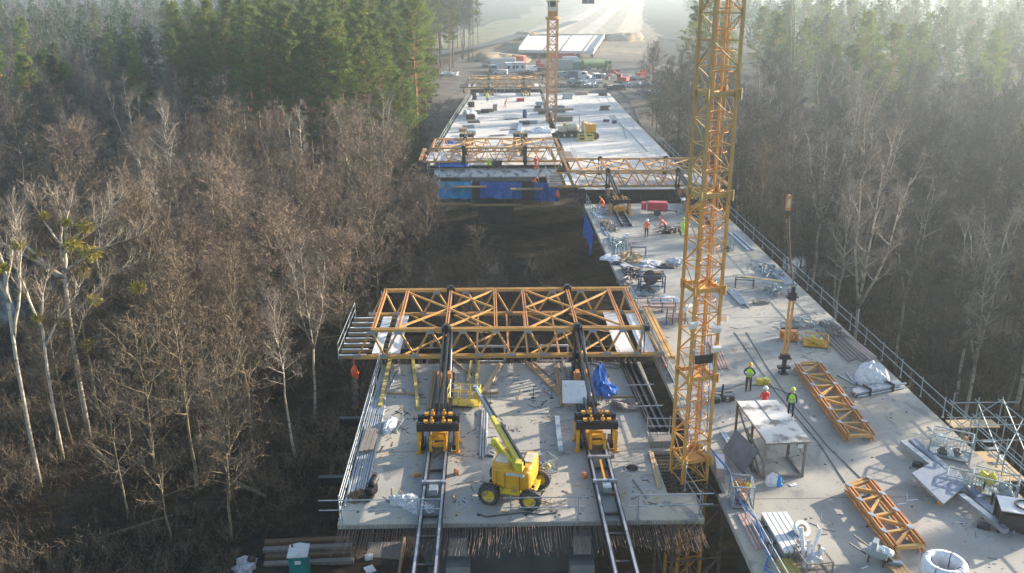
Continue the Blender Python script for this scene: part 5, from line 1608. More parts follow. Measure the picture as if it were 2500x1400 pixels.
# lower left corner of the right deck
rail_run('guard_rail', 'silver rail with a blue hose along the inner edge at the bottom', [(11.25, 37.5), (11.6, 27.5)], M['galv'], (0.5, 1.05), 2.6)
k = MB().tube([(10.9, 39.5, 0.9), (11.3, 37, 0.95), (11.35, 35, 0.5), (11.45, 33, 0.9), (11.6, 31.4, 0.12), (11.2, 30.6, 0.1), (11.5, 29.8, 0.3), (11.7, 29, 0.1)], 0.045, 6)
tag(k.build('water_hose', M['hose']), 'blue hose slung along the silver rail at the inner edge', 'hose')
t = thing('white_box', 'narrow white box standing beside the foot of the mast', 'box', (11.21,38.01,0), R(-10))
MB().box((0, 0.5, 0.3), (0.42, 1.4, 0.55)).build('body', M['pinkpaint'], t)
MB().box((0, 0.5, 0.59), (0.46, 1.44, 0.04)).build('lid', M['whiteplastic'], t)
cage('mesh_stillage', 'mesh stillage full of orange couplers left of the shelter', (11.59,35.7,0), R(-8), (0.95, 1.15, 1.15), M['galv'], [('coupler', M['orange'], [(-0.2, 0.2, 0.75), (0.1, 0, 0.7), (0.2, 0.3, 0.65), (0, -.3, 0.4)], 0.42), ('yellow_coupler', M['lime'], [(0.25, -0.1, 0.85)], 0.3), ('dark_coupler', M['dark'], [(0, 0.1, 0.1), (0.1, -.2, 0.1)], 0.6)])
bundle('tube_bundle', 'black and silver bundle of thin scaffold tubes in the front row', 'tubes', (11.95,33.86,0), (12.13,31.48,0), 0.035, 26, M['galv'], 4, True, pile=True)
t = thing('board_stack', 'stack of white topped boards beside the black tube bundle', bx, (12.68,32.4,0), 0)
d0 = V3((12.62,34.1,0)) - V3((12.68,32.4,0)); d1 = V3((12.72,31.19,0)) - V3((12.68,32.4,0))
xn = Vector((-(d1 - d0).y, (d1 - d0).x, 0)).normalized()
k, k2 = MB(), MB()
for l in range(4):
    for i in range(5):
        o_ = xn * ((i - 2) * 0.24) + Vector((0, 0, 0.08 + l * 0.13))
        (k2 if l == 3 else k).bar(d0 + o_, d1 + o_, 0.2, 0.1)
k.build('lower_board', M['woodgrey'], t); k2.build('top_board', M['white'], t)
t = thing('cable_reel', 'white wire reel lying on the board stack end', 'reel', ((13.25,32.62,0)[0], (13.25,32.62,0)[1], 0.52), R(30))
MB().lathe([(0.18, 0), (0.36, 0.02), (0.38, 0.08), (0.36, 0.2), (0.18, 0.22)], 20, Matrix.Rotation(R(35), 4, 'X') @ Matrix.Translation((0, 0, 0.1))).build('winding', M['whiteplastic'], t)
MB().lathe([(0.17, 0.1), (0.185, 0.34)], 16, Matrix.Rotation(R(35), 4, 'X')).build('core', M['woodbrown'], t)
blocks('board_offcut', 'small blue grey offcut on the white boards', 'offcut', ((13,32.39,0)[0] - .1, (13,32.39,0)[1], 0.53), 0.6, [((0, 0, 0.03), (0.4, 0.32, 0.05)), ((0.02, 0.02, 0.06), (0.3, 0.2, 0.02))], M['bluegrey'])
tag(MB().lathe([(0.09, 0), (0.1, 0.02), (0.1, 0.42), (0.05, 0.44)], 14, Matrix.Rotation(R(70), 4, 'X')).build('paper_roll', M['pinkpaint'], loc=((12.91,31.75,0)[0], (12.91,31.75,0)[1], 0.62)), 'pink roll lying on the white boards', 'roll')
cage('mesh_stillage', 'brown framed crate holding upright white pipes', (13.16,30.62,0), R(6), (1.1, 1.2, 0.75), M['woodgrey'], [('scrap', M['cloth'], [(0, 0, 0.4), (0.2, 0.1, 0.35), (-0.2, -.1, 0.3)], 0.55)])
k = MB()
for a, b in (((-0.25, 0.35, 0.4), (-0.35, 0.75, 1.55)), ((0.0, 0.3, 0.4), (0.45, 0.7, 1.5)), ((-0.1, 0.2, 0.4), (-0.1, 0.45, 1.1)), ((0.2, 0.1, 0.4), (0.4, 0.15, 0.95))):
    k.tube([a, b], 0.085, 10)
tag(k.build('plastic_pipe', M['whiteplastic'], loc=(13.16,30.62,0)), 'short white plastic pipes sticking out of the brown crate', 'pipes')
plank('timber_beam', 'yellow timbers in the front row under the board stack', bm, (12.17,31.26,0), (12.37,29.38,0), 0.2, 0.18, M['woodyellow'], n=3)
plank('plank_stack', 'faded brown planks by the inner edge rail at the bottom', 'planks', (11.47,34.79,0), (11.53,31.99,0), 0.12, 0.08, M['pinkpaint'], n=4, gap=0.04)
plank('plank_stack', 'tan planks in the front row beside the pump cart', 'planks', (16.61,31.65,0), (16.76,29.78,0), 0.16, 0.16, M['wood'], n=4, gap=0.02)
blocks('board_offcut', 'pale blue offcut on the tan front planks', 'offcut', ((16.67,30.72,0)[0], (16.67,30.72,0)[1], 0.17), -0.3, [((0, 0, 0.05), (0.55, 0.25, 0.08)), ((0, 0, 0.1), (0.4, 0.2, 0.02))], M['bluegrey'])
t = thing('pump_cart', 'small grey mixer cart with white bags by the tan planks', 'cart', (16.06,31.1,0), R(-35))
MB().box((0, 0, 0.5), (0.8, 0.55, 0.3)).box((-0.15, 0.05, 0.75), (0.2, 0.4, 0.4)).build('tray', M['galvteal'], t)
MB().lump((0.3, 0, 0.55), (0.6, 0.5, 0.5), 3, 0.4, 2, 14, 8).build('bag', M['film'], t)
k = MB().bar((-0.4, -0.3, 0.4), (-1.1, -0.35, 0.7), 0.05, 0.05).bar((-0.4, 0.3, 0.4), (-1.1, 0.35, 0.7), 0.05, 0.05)
for x in (-0.3, 0.3): k.bar((x, -0.25, 0), (x, -0.25, 0.4), 0.06, 0.06, (0, 1, 0)).bar((x, 0.25, 0), (x, 0.25, 0.4), 0.06, 0.06, (0, 1, 0))
k.build('handle', M['dark'], t)
MB().lathe([(0.05, -0.06), (0.2, -0.06), (0.2, 0.06), (0.05, 0.06)], 14, Matrix.Translation((0.45, 0, 0.2)) @ Matrix.Rotation(R(90), 4, 'X')).build('wheel', M['rubber'], t)
t = thing('pipe_coil', 'large white film wrapped ring coil in the bottom right corner', 'coil', (18.07,29.62,0), R(8))
MB().lathe([(0.52, 0.05), (0.6, 0.0), (0.78, 0.0), (0.86, 0.08), (0.88, 0.5), (0.86, 0.98), (0.78, 1.08), (0.62, 1.08), (0.53, 1.0), (0.52, 0.5), (0.52, 0.05)], 36).build('coil', M['film'], t, smooth=True)
k = MB()
for u in (0.6, 2.2, 3.7, 5.2):
    c_, s_ = math.cos(u), math.sin(u)
    k.tube([(0.9 * c_, 0.9 * s_, 0.0), (0.9 * c_, 0.9 * s_, 1.0), (0.8 * c_, 0.8 * s_, 1.11), (0.6 * c_, 0.6 * s_, 1.11), (0.505 * c_, 0.505 * s_, 1.0), (0.505 * c_, 0.505 * s_, 0.1)], 0.016, 4)
k.build('strap', M['dark'], t)
k = MB()
for z in (0.3, 0.55, 0.8):
    for i in range(14):
        u = -2.8 + i * 0.17
        k.box((0.9 * math.cos(u), 0.9 * math.sin(u), z + 0.02 * (i % 3)), (0.012, 0.06, 0.03), rz=u)
k.build('print', M['redorange'], t)
# cables snaking over the deck
for lab, pts, r_ in (('thin dark cable running from mid deck to the near truss segment', [(16.98,57.13,0), (16.9,51.93,0), (16.89,47.38,0), (17.23,41.15,0), (17.13,37.29,0)], 0.02),
                     ('second dark cable running beside the shelter to the near truss segment', [(17.81,57.11,0), (17.48,51.59,0), (17.35,46.54,0), (17.58,40.92,0), (18.07,37.56,0)], 0.02),
                     ('faint dark cable crossing from the mast to the workers', [(13.4,47.59,0), (15.14,48.57,0), (16.78,48.24,0), (17.58,47.25,0)], 0.018)):
    tag(MB().tube([(p[0], p[1], 0.02) for p in pts], r_, 4).build('power_cable', M['dark']), lab, 'cable', 'cables lying on the right deck')
k = MB().lathe([(0.0, 0), (0.2, 0), (0.22, 0.03), (0.22, 0.3), (0.18, 0.36), (0.0, 0.36)], 14, Matrix.Translation((-0.2, 0, 0))).lathe([(0.0, 0), (0.2, 0), (0.22, 0.03), (0.22, 0.3), (0.18, 0.36), (0.0, 0.36)], 14, Matrix.Translation((0.2, 0.05, 0)))
tag(k.build('canister', M['lime'], loc=(16.46,48.65,0)), 'yellow twin canister standing by the worker in the amber helmet', 'canister')
# ------------------------------------------------------------------ people
def person(label, loc, rz, torso, legs, hat, vest=None, bend=0.0, arms='down', stride=0.12, head_turn=0.0, squat=0.0, helmet=True):
    t = thing('person', label, 'person', loc, rz)
    hz = 0.93 - squat * 0.45
    hip = Vector((0, -0.12 * squat, hz))
    tb = Matrix.Rotation(-bend, 3, 'X')
    def up(x, y, z): return hip + tb @ Vector((x, y, z))
    V, E, RR, ZONE = [], [], [], []
    def add(p, r, zone, link=None):
        V.append(Vector(p)); RR.append(r); ZONE.append(zone)
        if link is not None: E.append((link, len(V) - 1))
        return len(V) - 1
    pel = add(hip, (0.155, 0.115), 'leg')
    bel = add(up(0, 0, 0.16), (0.15, 0.11), 'torso', pel)
    che = add(up(0, 0.01, 0.38), (0.175, 0.125), 'torso', bel)
    sh = add(up(0, 0, 0.50), (0.13, 0.09), 'torso', che)
    nk = add(up(0, 0.01, 0.59), (0.058, 0.06), 'skin', sh)
    hd = add(up(0, 0.03, 0.69), (0.078, 0.088), 'skin', nk)
    ht = add(up(0, 0.02, 0.79), (0.07, 0.082), 'skin', hd)
    hm = Matrix.Rotation(head_turn, 3, 'Z')
    add(up(0, 0, 0.69) + hm @ Vector((0, 0.115, -0.005)), (0.016, 0.02), 'skin', hd)
    for s in (-1, 1):
        a = add(up(s * 0.18, 0, 0.47), (0.072, 0.075), 'torso', sh)
        if arms == 'down':
            el, wr = up(s * 0.26, -0.02, 0.2), up(s * 0.25, 0.08, -0.04)
        elif arms == 'belt':
            el, wr = up(s * 0.33, -0.06, 0.22), up(s * 0.18, 0.14, 0.1)
        elif arms == 'front':
            el, wr = up(s * 0.26, 0.08, 0.2), up(s * 0.12, 0.3, 0.2)
        else:
            sp = up(s * 0.22, 0.0, 0.45)
            el, wr = sp + Vector((s * 0.02, 0.14, -0.26)), sp + Vector((-s * 0.04, 0.26, -0.46))
        e = add(el, (0.052, 0.052), 'torso', a)
        w = add(wr, (0.034, 0.036), 'torso', e)
        d = (wr - el).normalized()
        side = Vector((0, 1, 0)).cross(d).normalized() if abs(d.y) < 0.9 else Vector((1, 0, 0))
        pm = add(wr + d * 0.055, (0.028, 0.038), 'skin', w)
        k2 = add(wr + d * 0.095, (0.022, 0.04), 'skin', pm)
        fwd_ = d.cross(side).normalized()
        for i, l in enumerate((0.062, 0.075, 0.07, 0.054)):
            o = fwd_ * ((i - 1.5) * 0.021)
            f1 = add(wr + d * (0.1 + l * 0.55) + o, (0.0095, 0.0095), 'skin', k2)
            add(wr + d * (0.1 + l * 0.95) + o - side * s * 0.018, (0.008, 0.008), 'skin', f1)
        th = add(wr + d * 0.07 + fwd_ * 0.05, (0.011, 0.011), 'skin', pm)
        add(wr + d * 0.105 + fwd_ * 0.062, (0.009, 0.009), 'skin', th)
        st = stride * s
        hp = add(hip + Vector((s * 0.095, 0, -0.06)), (0.105, 0.105), 'leg', pel)
        kn = add(Vector((s * 0.115, hip.y + 0.5 * st + 0.03 + 0.3 * squat, 0.49 - 0.05 * squat)), (0.072, 0.075), 'leg', hp)
        an = add(Vector((s * 0.12, st - 0.03, 0.1)), (0.05, 0.052), 'leg', kn)
        hl = add(Vector((s * 0.12, st - 0.03, 0.05)), (0.05, 0.045), 'boot', an)
        add(Vector((s * 0.14, st + 0.15, 0.04)), (0.045, 0.034), 'boot', hl)
    me = bpy.data.meshes.new('body_base')
    me.from_pydata(V, E, [])
    ob = bpy.data.objects.new('body_base', me)
    COL.objects.link(ob)
    sk = ob.modifiers.new('Skin', 'SKIN')
    for i, sv in enumerate(me.skin_vertices[0].data):
        sv.radius = RR[i]
        sv.use_root = (i == 0)
    ss = ob.modifiers.new('Subdivision', 'SUBSURF')
    ss.levels = ss.render_levels = 1
    dg = bpy.context.evaluated_depsgraph_get()
    bm_ = bpy.data.meshes.new_from_object(ob.evaluated_get(dg))
    bpy.data.objects.remove(ob)
    bm_.materials.clear()
    for m in (torso, legs, M['skin'], M['boots']): bm_.materials.append(m)
    zi = {'torso': 0, 'leg': 1, 'skin': 2, 'boot': 3}
    segs = [(V[a], V[b], ZONE[b], max(RR[b])) for a, b in E]
    for p in bm_.polygons:
        c = p.center
        best, bz = 9, 'torso'
        for a, b, z, r in segs:
            ab = b - a
            u = max(0, min(1, (c - a).dot(ab) / ab.length_squared))
            dd = (c - a - ab * u).length - r * 0.5
            if dd < best: best, bz = dd, z
        p.material_index = zi[bz]
        p.use_smooth = True
    bo = bpy.data.objects.new('body', bm_)
    COL.objects.link(bo)
    bo.parent = t
    if vest:
        vm = MB()
        n = 16
        prof = [(0.0, 0.175, 0.135), (0.16, 0.168, 0.128), (0.34, 0.195, 0.145), (0.45, 0.185, 0.125), (0.53, 0.10, 0.085)]
        vs = [up(rx * math.cos(2 * math.pi * i / n), ry * math.sin(2 * math.pi * i / n) + 0.005, z) for z, rx, ry in prof for i in range(n)]
        fs = [(j * n + i, j * n + (i + 1) % n, (j + 1) * n + (i + 1) % n, (j + 1) * n + i) for j in range(4) for i in range(n)]
        vo = vm.add(vs, fs).build('vest', vest, t, smooth=True)
        st = MB()
        for z in (0.08, 0.2):
            vs = [up(0.182 * math.cos(2 * math.pi * i / n), 0.141 * math.sin(2 * math.pi * i / n) + 0.005, zz) for zz in (z, z + 0.05) for i in range(n)]
            st.add(vs, [(i, (i + 1) % n, n + (i + 1) % n, n + i) for i in range(n)])
        st.build('reflective_band', M['galv'], vo)
    if helmet:
        hm4 = Matrix.Translation(up(0, 0.02, 0.765)) @ (tb @ hm).to_4x4()
        h = MB().lathe([(0.15, -0.012), (0.152, 0.0), (0.128, 0.012), (0.122, 0.06), (0.1, 0.105), (0.06, 0.132), (0.01, 0.14)], 18, hm4)
        h.add([hm4 @ Vector(p) for p in ((-0.09, 0.12, 0.004), (0.09, 0.12, 0.004), (0.06, 0.2, -0.012), (-0.06, 0.2, -0.012))], [(0, 1, 2, 3)])
        h.build('helmet', hat, t, smooth=True)
    return t

person('person in lime vest, brown trousers and amber helmet standing with hands at belt', (15.31,47.76,0), R(160), M['navy'], M['brownwear'], M['orangehat'], M['vest'], arms='belt', stride=0.1)
person('person in red jacket and white helmet standing behind the timber shelter', (15.24,44.45,0), R(10), M['hivisred'], M['navy'], M['whitehat'], arms='front')
person('person in lime vest and lime helmet, navy clothes, beside the shelter roof', (16.7,44.27,0), R(-20), M['navy'], M['navy'], M['limehat'], M['vest'], arms='down', stride=0.1)
person('person in orange jacket and white helmet walking on the right deck', (15.06,82,0), R(170), M['hivisorange'], M['navy'], M['whitehat'], stride=0.22)
person('person in orange jacket bending over rods right of the walking one', (17.16,83.44,0), R(60), M['hivisorange'], M['navy'], M['redorange'], bend=0.9, arms='reach')
person('person in lime clothes and lime helmet right beside the tall mast', (18.69,82.5,0), R(100), M['vest'], M['vest'], M['limehat'], arms='front')
person('person in red jacket standing in the dark trough under the right gantry', (14.4, 98.4, -1.5), R(150), M['hivisred'], M['navy'], M['redorange'], arms='front')
person('person in orange crouching at the foot of the dark trough', (12.38,94.12,0), R(80), M['hivisorange'], M['hivisorange'], M['orangehat'], squat=0.8, bend=0.6, arms='reach')
person('person in pinkish red overalls upright under the far left gantry', (6.16,115.62,0), R(180), M['hivisred'], M['hivisorange'], M['hivisred'], arms='front')
person('person in orange bending on the plank stage above the blue sheets', (5.6, 114.0, -2.13), R(-70), M['hivisorange'], M['navy'], M['redorange'], bend=1.0, arms='reach')
person('distant person in lime top standing on the far left deck', (-0.2,188.53,0), R(180), M['vest'], M['navy'], M['limehat'])
person('distant person in orange stooping beside a small machine on the far deck', (3.33,180.38,0), R(-60), M['hivisorange'], M['hivisorange'], M['redorange'], bend=0.6, arms='reach')
person('person in lime jacket crouching behind the far gantry machine', (-0.09,115.78,0), R(200), M['vest'], M['brownwear'], M['limehat'], squat=0.5, bend=0.4, arms='reach')

# ------------------------------------------------------------------ far deck goods
def far_stack(lab, p, d, ms, rz=0.0, cat='stack', name='material_stack'):
    t = thing(name, lab, cat, p, rz)
    rd = random.Random(int(p[0] * 97 + p[1] * 13))
    k = MB()
    n = 3
    for i in range(n):
        k.box((rd.uniform(-.08, .08) * d[0], rd.uniform(-.08, .08) * d[1], d[2] * (i + 0.5) / n), (d[0] * rd.uniform(.8, 1), d[1] * rd.uniform(.75, 1), d[2] / n * 0.85), rz=rd.uniform(-.1, .1))
    k.build('goods', M[ms], t)
    MB().box((0, 0, 0.05), (d[0] * 0.9, d[1] * 0.9, 0.1)).build('pallet', M['woodgrey'], t)
    return t
FS = [('dark stack by the left rail of the far deck beside the white heap', (-3.18,163.02,0), (2.2, 1.6, 1.2), 'woodbrown', 0.2), ('low pale stack in front of the white heap at the far left rail', (-3.5,153.05,0), (2.6, 1.4, 0.6), 'galv', 0.3),
      ('brown pallet stack right of the white heap', (-2.07,170.74,0), (1.6, 1.2, 0.8), 'woodgrey', 0.1), ('dark crates in the row right of the brown pallet', (-0.83,171.88,0), (2.2, 1.2, 0.9), 'dark', 0.0),
      ('tan stack in the middle of the row of crates', (0.27,173.03,0), (1.8, 1.2, 0.8), 'wood', 0.2), ('upright grey bundle at the right end of the crate row', (1.32,175.41,0), (1.2, 1.2, 1.6), 'pinkpaint', 0.0),
      ('flat board stack with a lamp on the bright deck, left half', (-2.53,158.87,0), (2.8, 1.2, 0.6), 'woodgrey', 0.1), ('grey steel stack right of the long channel on the far deck', (6.19,156.64,0), (2.4, 2.0, 0.8), 'dark', 0.3),
      ('mixed dark stack touching the seam on the far left deck', (7.61,157.6,0), (2.6, 1.6, 0.7), 'galvteal', 0.0), ('dark stack left of the slim crane foot', (9.49,173.98,0), (1.6, 1.4, 1.4), 'dark', 0.0),
      ('brown pallet just left of the slim crane foot', (10.13,169.85,0), (1.8, 1.2, 1.0), 'woodbrown', 0.0), ('big dark stack right of the slim crane foot', (13.53,172.68,0), (3.4, 2.0, 1.6), 'plydark', 0.0),
      ('row of grey drums at the far end of the right deck', (17,193.85,0), (3.0, 1.0, 1.6), 'galv', 0.0), ('dark low stack at the far right corner of the right deck', (25.43,199.75,0), (2.6, 1.4, 1.0), 'dark', 0.0),
      ('purple box alone on the right far deck', (21.02,159.26,0), (1.4, 0.9, 0.6), 'blueframe', 0.0), ('smaller purple box right of the other one', (22.21,157.21,0), (1.0, 0.9, 0.7), 'blueframe', 0.4),
      ('upright rods on the right far deck near its right rail', (22.68,174.85,0), (2.6, 0.5, 1.2), 'rust', 0.1), ('teal bin behind the far left gantry', (-2.87,145,0), (2.0, 1.4, 1.0), 'galvteal', 0.0),
      ('tan stack at the far left rail just behind the gantry', (-4.22,148.51,0), (1.6, 1.8, 0.8), 'wood', 0.2), ('dark machine under the far left gantry', (1.06,117.73,0), (1.8, 1.4, 1.2), 'dark', 0.1),
      ('red tank near the anchors of the farthest gantry', (6.79,189.76,0), (2.2, 1.2, 0.9), 'red', 0.1), ('dark stack by the far left rail near the farthest gantry', (-3.49,180.55,0), (1.6, 1.4, 1.4), 'dark', 0.2),
      ('dark reel frame at the far left corner of the left deck', (-3,192.9,0), (1.4, 1.0, 1.8), 'dark', 0.0), ('grey stack beside the seam behind the slim crane', (10.46,182.8,0), (2.2, 1.4, 1.0), 'galv', 0.0),
      ('red barrier stack at the far edge of the right deck', (20.87,201.46,0), (4.0, 1.0, 0.8), 'pinkpaint', 0.0)]
for lab, p, d, ms, rz in FS: far_stack(lab, p, tuple(v * 0.78 for v in d), ms, rz)
heap('sheet_heap', 'big white film heap at the left rail of the sunlit deck', 'heap', (-3.55,166.82,0), (2.6, 5.5, 2.4), M['film'], 3, 0.4, 0.3)
heap('sheet_heap', 'blue and white sheet heap behind the far left gantry truss', 'heap', (-5.41,137.8,0), (2.6, 2.4, 1.0), M['blue'], 5, 0.5, 0.4)
heap('sheet_heap', 'pale sheet heap beside the seam left of the two machines', 'heap', (8.8,148.17,0), (4.2, 4.0, 1.2), M['white'], 6, 0.5, 0.4)
plank('steel_channel', 'long violet grey channel lying lengthwise on the far left deck', 'channel', (5.76,158.65,0), (4.97,146.08,0), 0.7, 0.4, M['galv'])
tag(MB().lathe([(0.35, 0), (0.4, 0.05), (0.4, 1.0), (0.3, 1.4), (0.1, 1.5)], 12).build('site_barrel', M['blueframe'], loc=(6.67,164.91,0)), 'blue upright barrel alone on the sunlit left deck', 'barrel')
for i, p in enumerate(((1.46,144.05,0), (3.25,150.1,0), (4.2,162.83,0), (7.34,149.1,0))):
    plank('plank_stack', ('thin boards behind the far left gantry, left of the channel', 'pale boards strewn left of the long violet channel', 'single short board on the bright middle of the left deck', 'grey boards by the sheet heap at the seam')[i], 'planks', (p[0] - 1.2, p[1] - .4), (p[0] + 1.2, p[1] + .5), 0.4, 0.12, M['woodgrey'], n=2)
# second boom lift and a tanker trailer on the far right deck
t = thing('boom_lift', 'distant orange boom lift facing away on the sunlit right deck', 'boom lift', (15.62,140.39,0), R(10))
MB().box((0, 0, 0.8), (2.6, 1.6, 0.5)).build('chassis', M['dark'], t)
for x in (-1.1, 1.1):
    for y in (-0.95, 0.95): MB().lathe([(0.2, -0.2), (0.5, -0.2), (0.55, 0), (0.5, 0.2), (0.2, 0.2)], 16, Matrix.Translation((x, y, 0.55)) @ Matrix.Rotation(R(90), 4, 'X')).build('wheel', M['rubber'], t)
MB().box((0.2, 0.1, 1.75), (2.0, 1.4, 1.3)).box((-0.4, 0.1, 2.5), (0.9, 1.3, 0.5)).build('hood', M['hood'], t)
MB().bar((0.6, 0, 2.3), (-1.0, -1.0, 2.9), 0.25, 0.3).bar((-1.0, -1.0, 2.9), (-0.9, -2.0, 0.6), 0.2, 0.24).build('boom', M['cream'], t)
k = MB()
for z in (0.1, 0.6, 1.1):
    for a, b in (((-2.0, -2.2), (0.4, -2.2)), ((0.4, -2.2), (0.4, -1.4)), ((0.4, -1.4), (-2.0, -1.4)), ((-2.0, -1.4), (-2.0, -2.2))): k.tube([(*a, z), (*b, z)], 0.05, 4)
for x in (-2.0, -0.8, 0.4):
    for y in (-2.2, -1.4): k.tube([(x, y, 0.05), (x, y, 1.1)], 0.05, 4)
k.build('basket', M['lime'], t)
t = thing('mixer_trailer', 'yellow and grey machine with a tall thin frame left of the distant boom lift', 'machine', (12.69,142.51,0), R(5))
MB().box((0, 0, 0.75), (3.6, 1.6, 0.4)).build('chassis', M['dark'], t)
for x in (-1.2, 0, 1.2): MB().lathe([(0.15, -0.9), (0.42, -0.9), (0.42, 0.9), (0.15, 0.9)], 14, Matrix.Translation((x, 0, 0.42)) @ Matrix.Rotation(R(90), 4, 'X')).build('wheel', M['rubber'], t)
MB().lathe([(0.3, -1.1), (0.65, -0.7), (0.65, 0.7), (0.3, 1.1)], 14, Matrix.Translation((0.7, 0, 1.5)) @ Matrix.Rotation(R(90), 4, 'Y')).box((-0.9, 0, 1.3), (1.2, 1.3, 0.9)).build('drum', M['cream'], t)
MB().box((-0.5, 0.2, 1.9), (0.5, 0.5, 0.7)).build('motor', M['lime'], t)
k = MB()
for x in (-2.0, 1.9): k.bar((x, 0.4, 0), (x, 0.4, 3.4), 0.08, 0.08, (0, 1, 0))
k.bar((-2.0, 0.4, 3.4), (1.9, 0.4, 3.4), 0.08, 0.08).bar((1.9, 0.4, 1.6), (3.4, 0.4, 0.5), 0.1, 0.1)
k.build('frame', M['woodgrey'], t)
for i, (p, q) in enumerate((((22.5,166.14,0), (23.2,129.06,0)), ((23.49,167.79,0), (21.85,140.23,0)))):
    tag(MB().tube([(p[0], p[1], 0.03), ((p[0] + q[0]) / 2 + 0.5, (p[1] + q[1]) / 2, 0.03), (q[0], q[1], 0.03)], 0.07, 5).build('long_hose', M['galvteal']), ('long grey hose lying down the right side of the sunlit right deck', 'shorter grey hose beside the long one on the right deck')[i], 'hose')

# ------------------------------------------------------------------ site yard behind the decks
ZY = -3.0
def vehicle(name, lab, cat, p, rz, L, W2, H2, col, cab=0.5, hood=0.9):
    t = thing(name, lab, cat, (p[0], p[1], ground_z(p[0], p[1])), rz)
    l, w = L / 2, W2 / 2
    prof = [(-l, 0.35), (l, 0.35), (l, 0.95), (l - 0.25, 1.05), (l - hood, 1.15), (l - hood - cab, H2 - 0.05), (l - hood - cab - 0.2, H2), (-l + 0.15, H2), (-l, H2 - 0.5)]
    k = MB()
    n = len(prof)
    vs = [(x, s * w * (0.92 if z > 1.2 else 1.0), z) for s in (-1, 1) for x, z in prof]
    k.add(vs, [tuple(range(n)), tuple(reversed(range(n, 2 * n)))] + [(i, i + n, (i + 1) % n + n, (i + 1) % n) for i in range(n)])
    k.build('body', col, t)
    k = MB().bar((l - hood + 0.04, 0, 1.22), (l - hood - cab + 0.06, 0, H2 - 0.1), W2 * 0.82, 0.05)
    for s in (-1, 1): k.box((l - hood - cab - 0.5, s * w * 0.96, (1.2 + H2) / 2), (1.1, 0.03, H2 - 1.45))
    k.box((-l - 0.01, 0, H2 - 0.55), (0.03, W2 * 0.7, 0.45))
    k.build('window', M['glass'], t)
    for x in (-l + 0.8, l - 0.8):
        for s in (-1, 1): MB().lathe([(0.1, -0.11), (0.33, -0.11), (0.35, 0), (0.33, 0.11), (0.1, 0.11)], 12, Matrix.Translation((x, s * (w - 0.08), 0.35)) @ Matrix.Rotation(R(90), 4, 'X')).build('wheel', M['rubber'], t)
    for s in (-1, 1): MB().box((l + 0.01, s * w * 0.72, 0.8), (0.04, 0.3, 0.16)).build('headlight', M['whiteplastic'], t)
    return t
vw = M['white']
vehicle('parked_van', 'white van parked alone facing the camera at the yard edge', 'van', (30.76,256.23,-3), R(-84), 5.6, 2.0, 2.5, vw)
vehicle('parked_van', 'white van with a round front left of the lone white van', 'van', (28.03,269.41,-3), R(-20), 5.0, 1.95, 2.1, vw)
vehicle('parked_van', 'dark blue van between white van and slim crane', 'van', (25.23,269.48,-3), R(200), 5.4, 2.0, 2.2, M['blueframe'])
vehicle('parked_car', 'white pickup car right of the small cabins', 'car', (14.14,289.88,-3), R(12), 5.0, 1.9, 1.75, vw)
vehicle('parked_van', 'blue white van left of the cabins', 'van', (1.62,293.11,-3), R(-80), 5.0, 2.0, 2.2, M['galv'])
vehicle('parked_car', 'white car partly hidden by the farthest gantry', 'car', (3.83,281.77,-3), R(170), 4.4, 1.8, 1.5, vw)
vehicle('parked_car', 'dark car beside the white pickup', 'car', (17.79,289.79,-3), R(10), 4.4, 1.8, 1.5, M['dark'])
vehicle('parked_car', 'grey van-like car behind the slim crane on the right', 'car', (22.24,273.36,-3), R(15), 4.8, 1.9, 1.8, M['galvteal'])
def cabin(name, lab, cat, p, rz, L, W2, H2, body, trim=None, wins=0, z0=0):
    t = thing(name, lab, cat, (p[0], p[1], ground_z(p[0], p[1]) + z0), rz)
    MB().box((0, 0, H2 / 2), (L, W2, H2)).build('body', body, t)
    k = MB()
    for x in (-L / 2, L / 2):
        for y in (-W2 / 2, W2 / 2): k.box((x, y, H2 / 2), (0.14, 0.14, H2 + 0.05))
    for y in (-W2 / 2, W2 / 2):
        k.box((0, y, H2), (L, 0.14, 0.16)).box((0, y, 0.08), (L, 0.14, 0.16))
    k.build('frame', trim or body, t)
    if wins == 0:
        k = MB()
        for i in range(int(L / 0.4)): k.box((-L / 2 + 0.3 + i * 0.4, -W2 / 2 - 0.01, H2 / 2), (0.18, 0.05, H2 - 0.4))
        k.build('rib_panel', body, t)
    for i in range(wins):
        w = MB().box((-L / 2 + (i + 0.5) * L / wins, -W2 / 2 - 0.02, H2 * 0.6), (0.8, 0.05, 0.9)).build('window', M['glass'], t)
        MB().box((-L / 2 + (i + 0.5) * L / wins, -W2 / 2 - 0.03, H2 * 0.6 + 0.5), (1.0, 0.06, 0.1)).build('frame', M['white'], w)
    return t
cabin('site_cabin', 'white two window site cabin, left half of the pair', 'cabin', (7.05,288.64,-3), R(4), 3.3, 6.0, 2.9, M['white'], M['blueframe'], 2)
cabin('site_cabin', 'white two window site cabin, right half of the pair', 'cabin', (9.78,288.57,-3), R(4), 3.3, 6.0, 2.9, M['white'], M['blueframe'], 2)
cabin('shipping_container', 'long pale ribbed container behind the left of the cabin pair', 'container', (5.04,308.42,-3), R(3), 8.0, 2.5, 3.0, M['white'])
cabin('shipping_container', 'orange ended container with bags on its roof behind the cabins', 'container', (11.43,316.56,-3), R(80), 6.0, 2.5, 3.0, M['redorange'])
cabin('shipping_container', 'grey green container right of the slim crane', 'container', (24.37,300.02,-3), R(3), 6.6, 2.5, 3.2, M['galvteal'])
cabin('shipping_container', 'red and white striped container on top of the row behind the slim crane', 'container', (26.93,332.25,-3), R(4), 9.0, 2.5, 3.0, M['red'], M['white'])
cabin('shipping_container', 'pale container behind the grey green one', 'container', (28.35,314.42,-3), R(8), 5.0, 2.5, 3.0, M['white'])
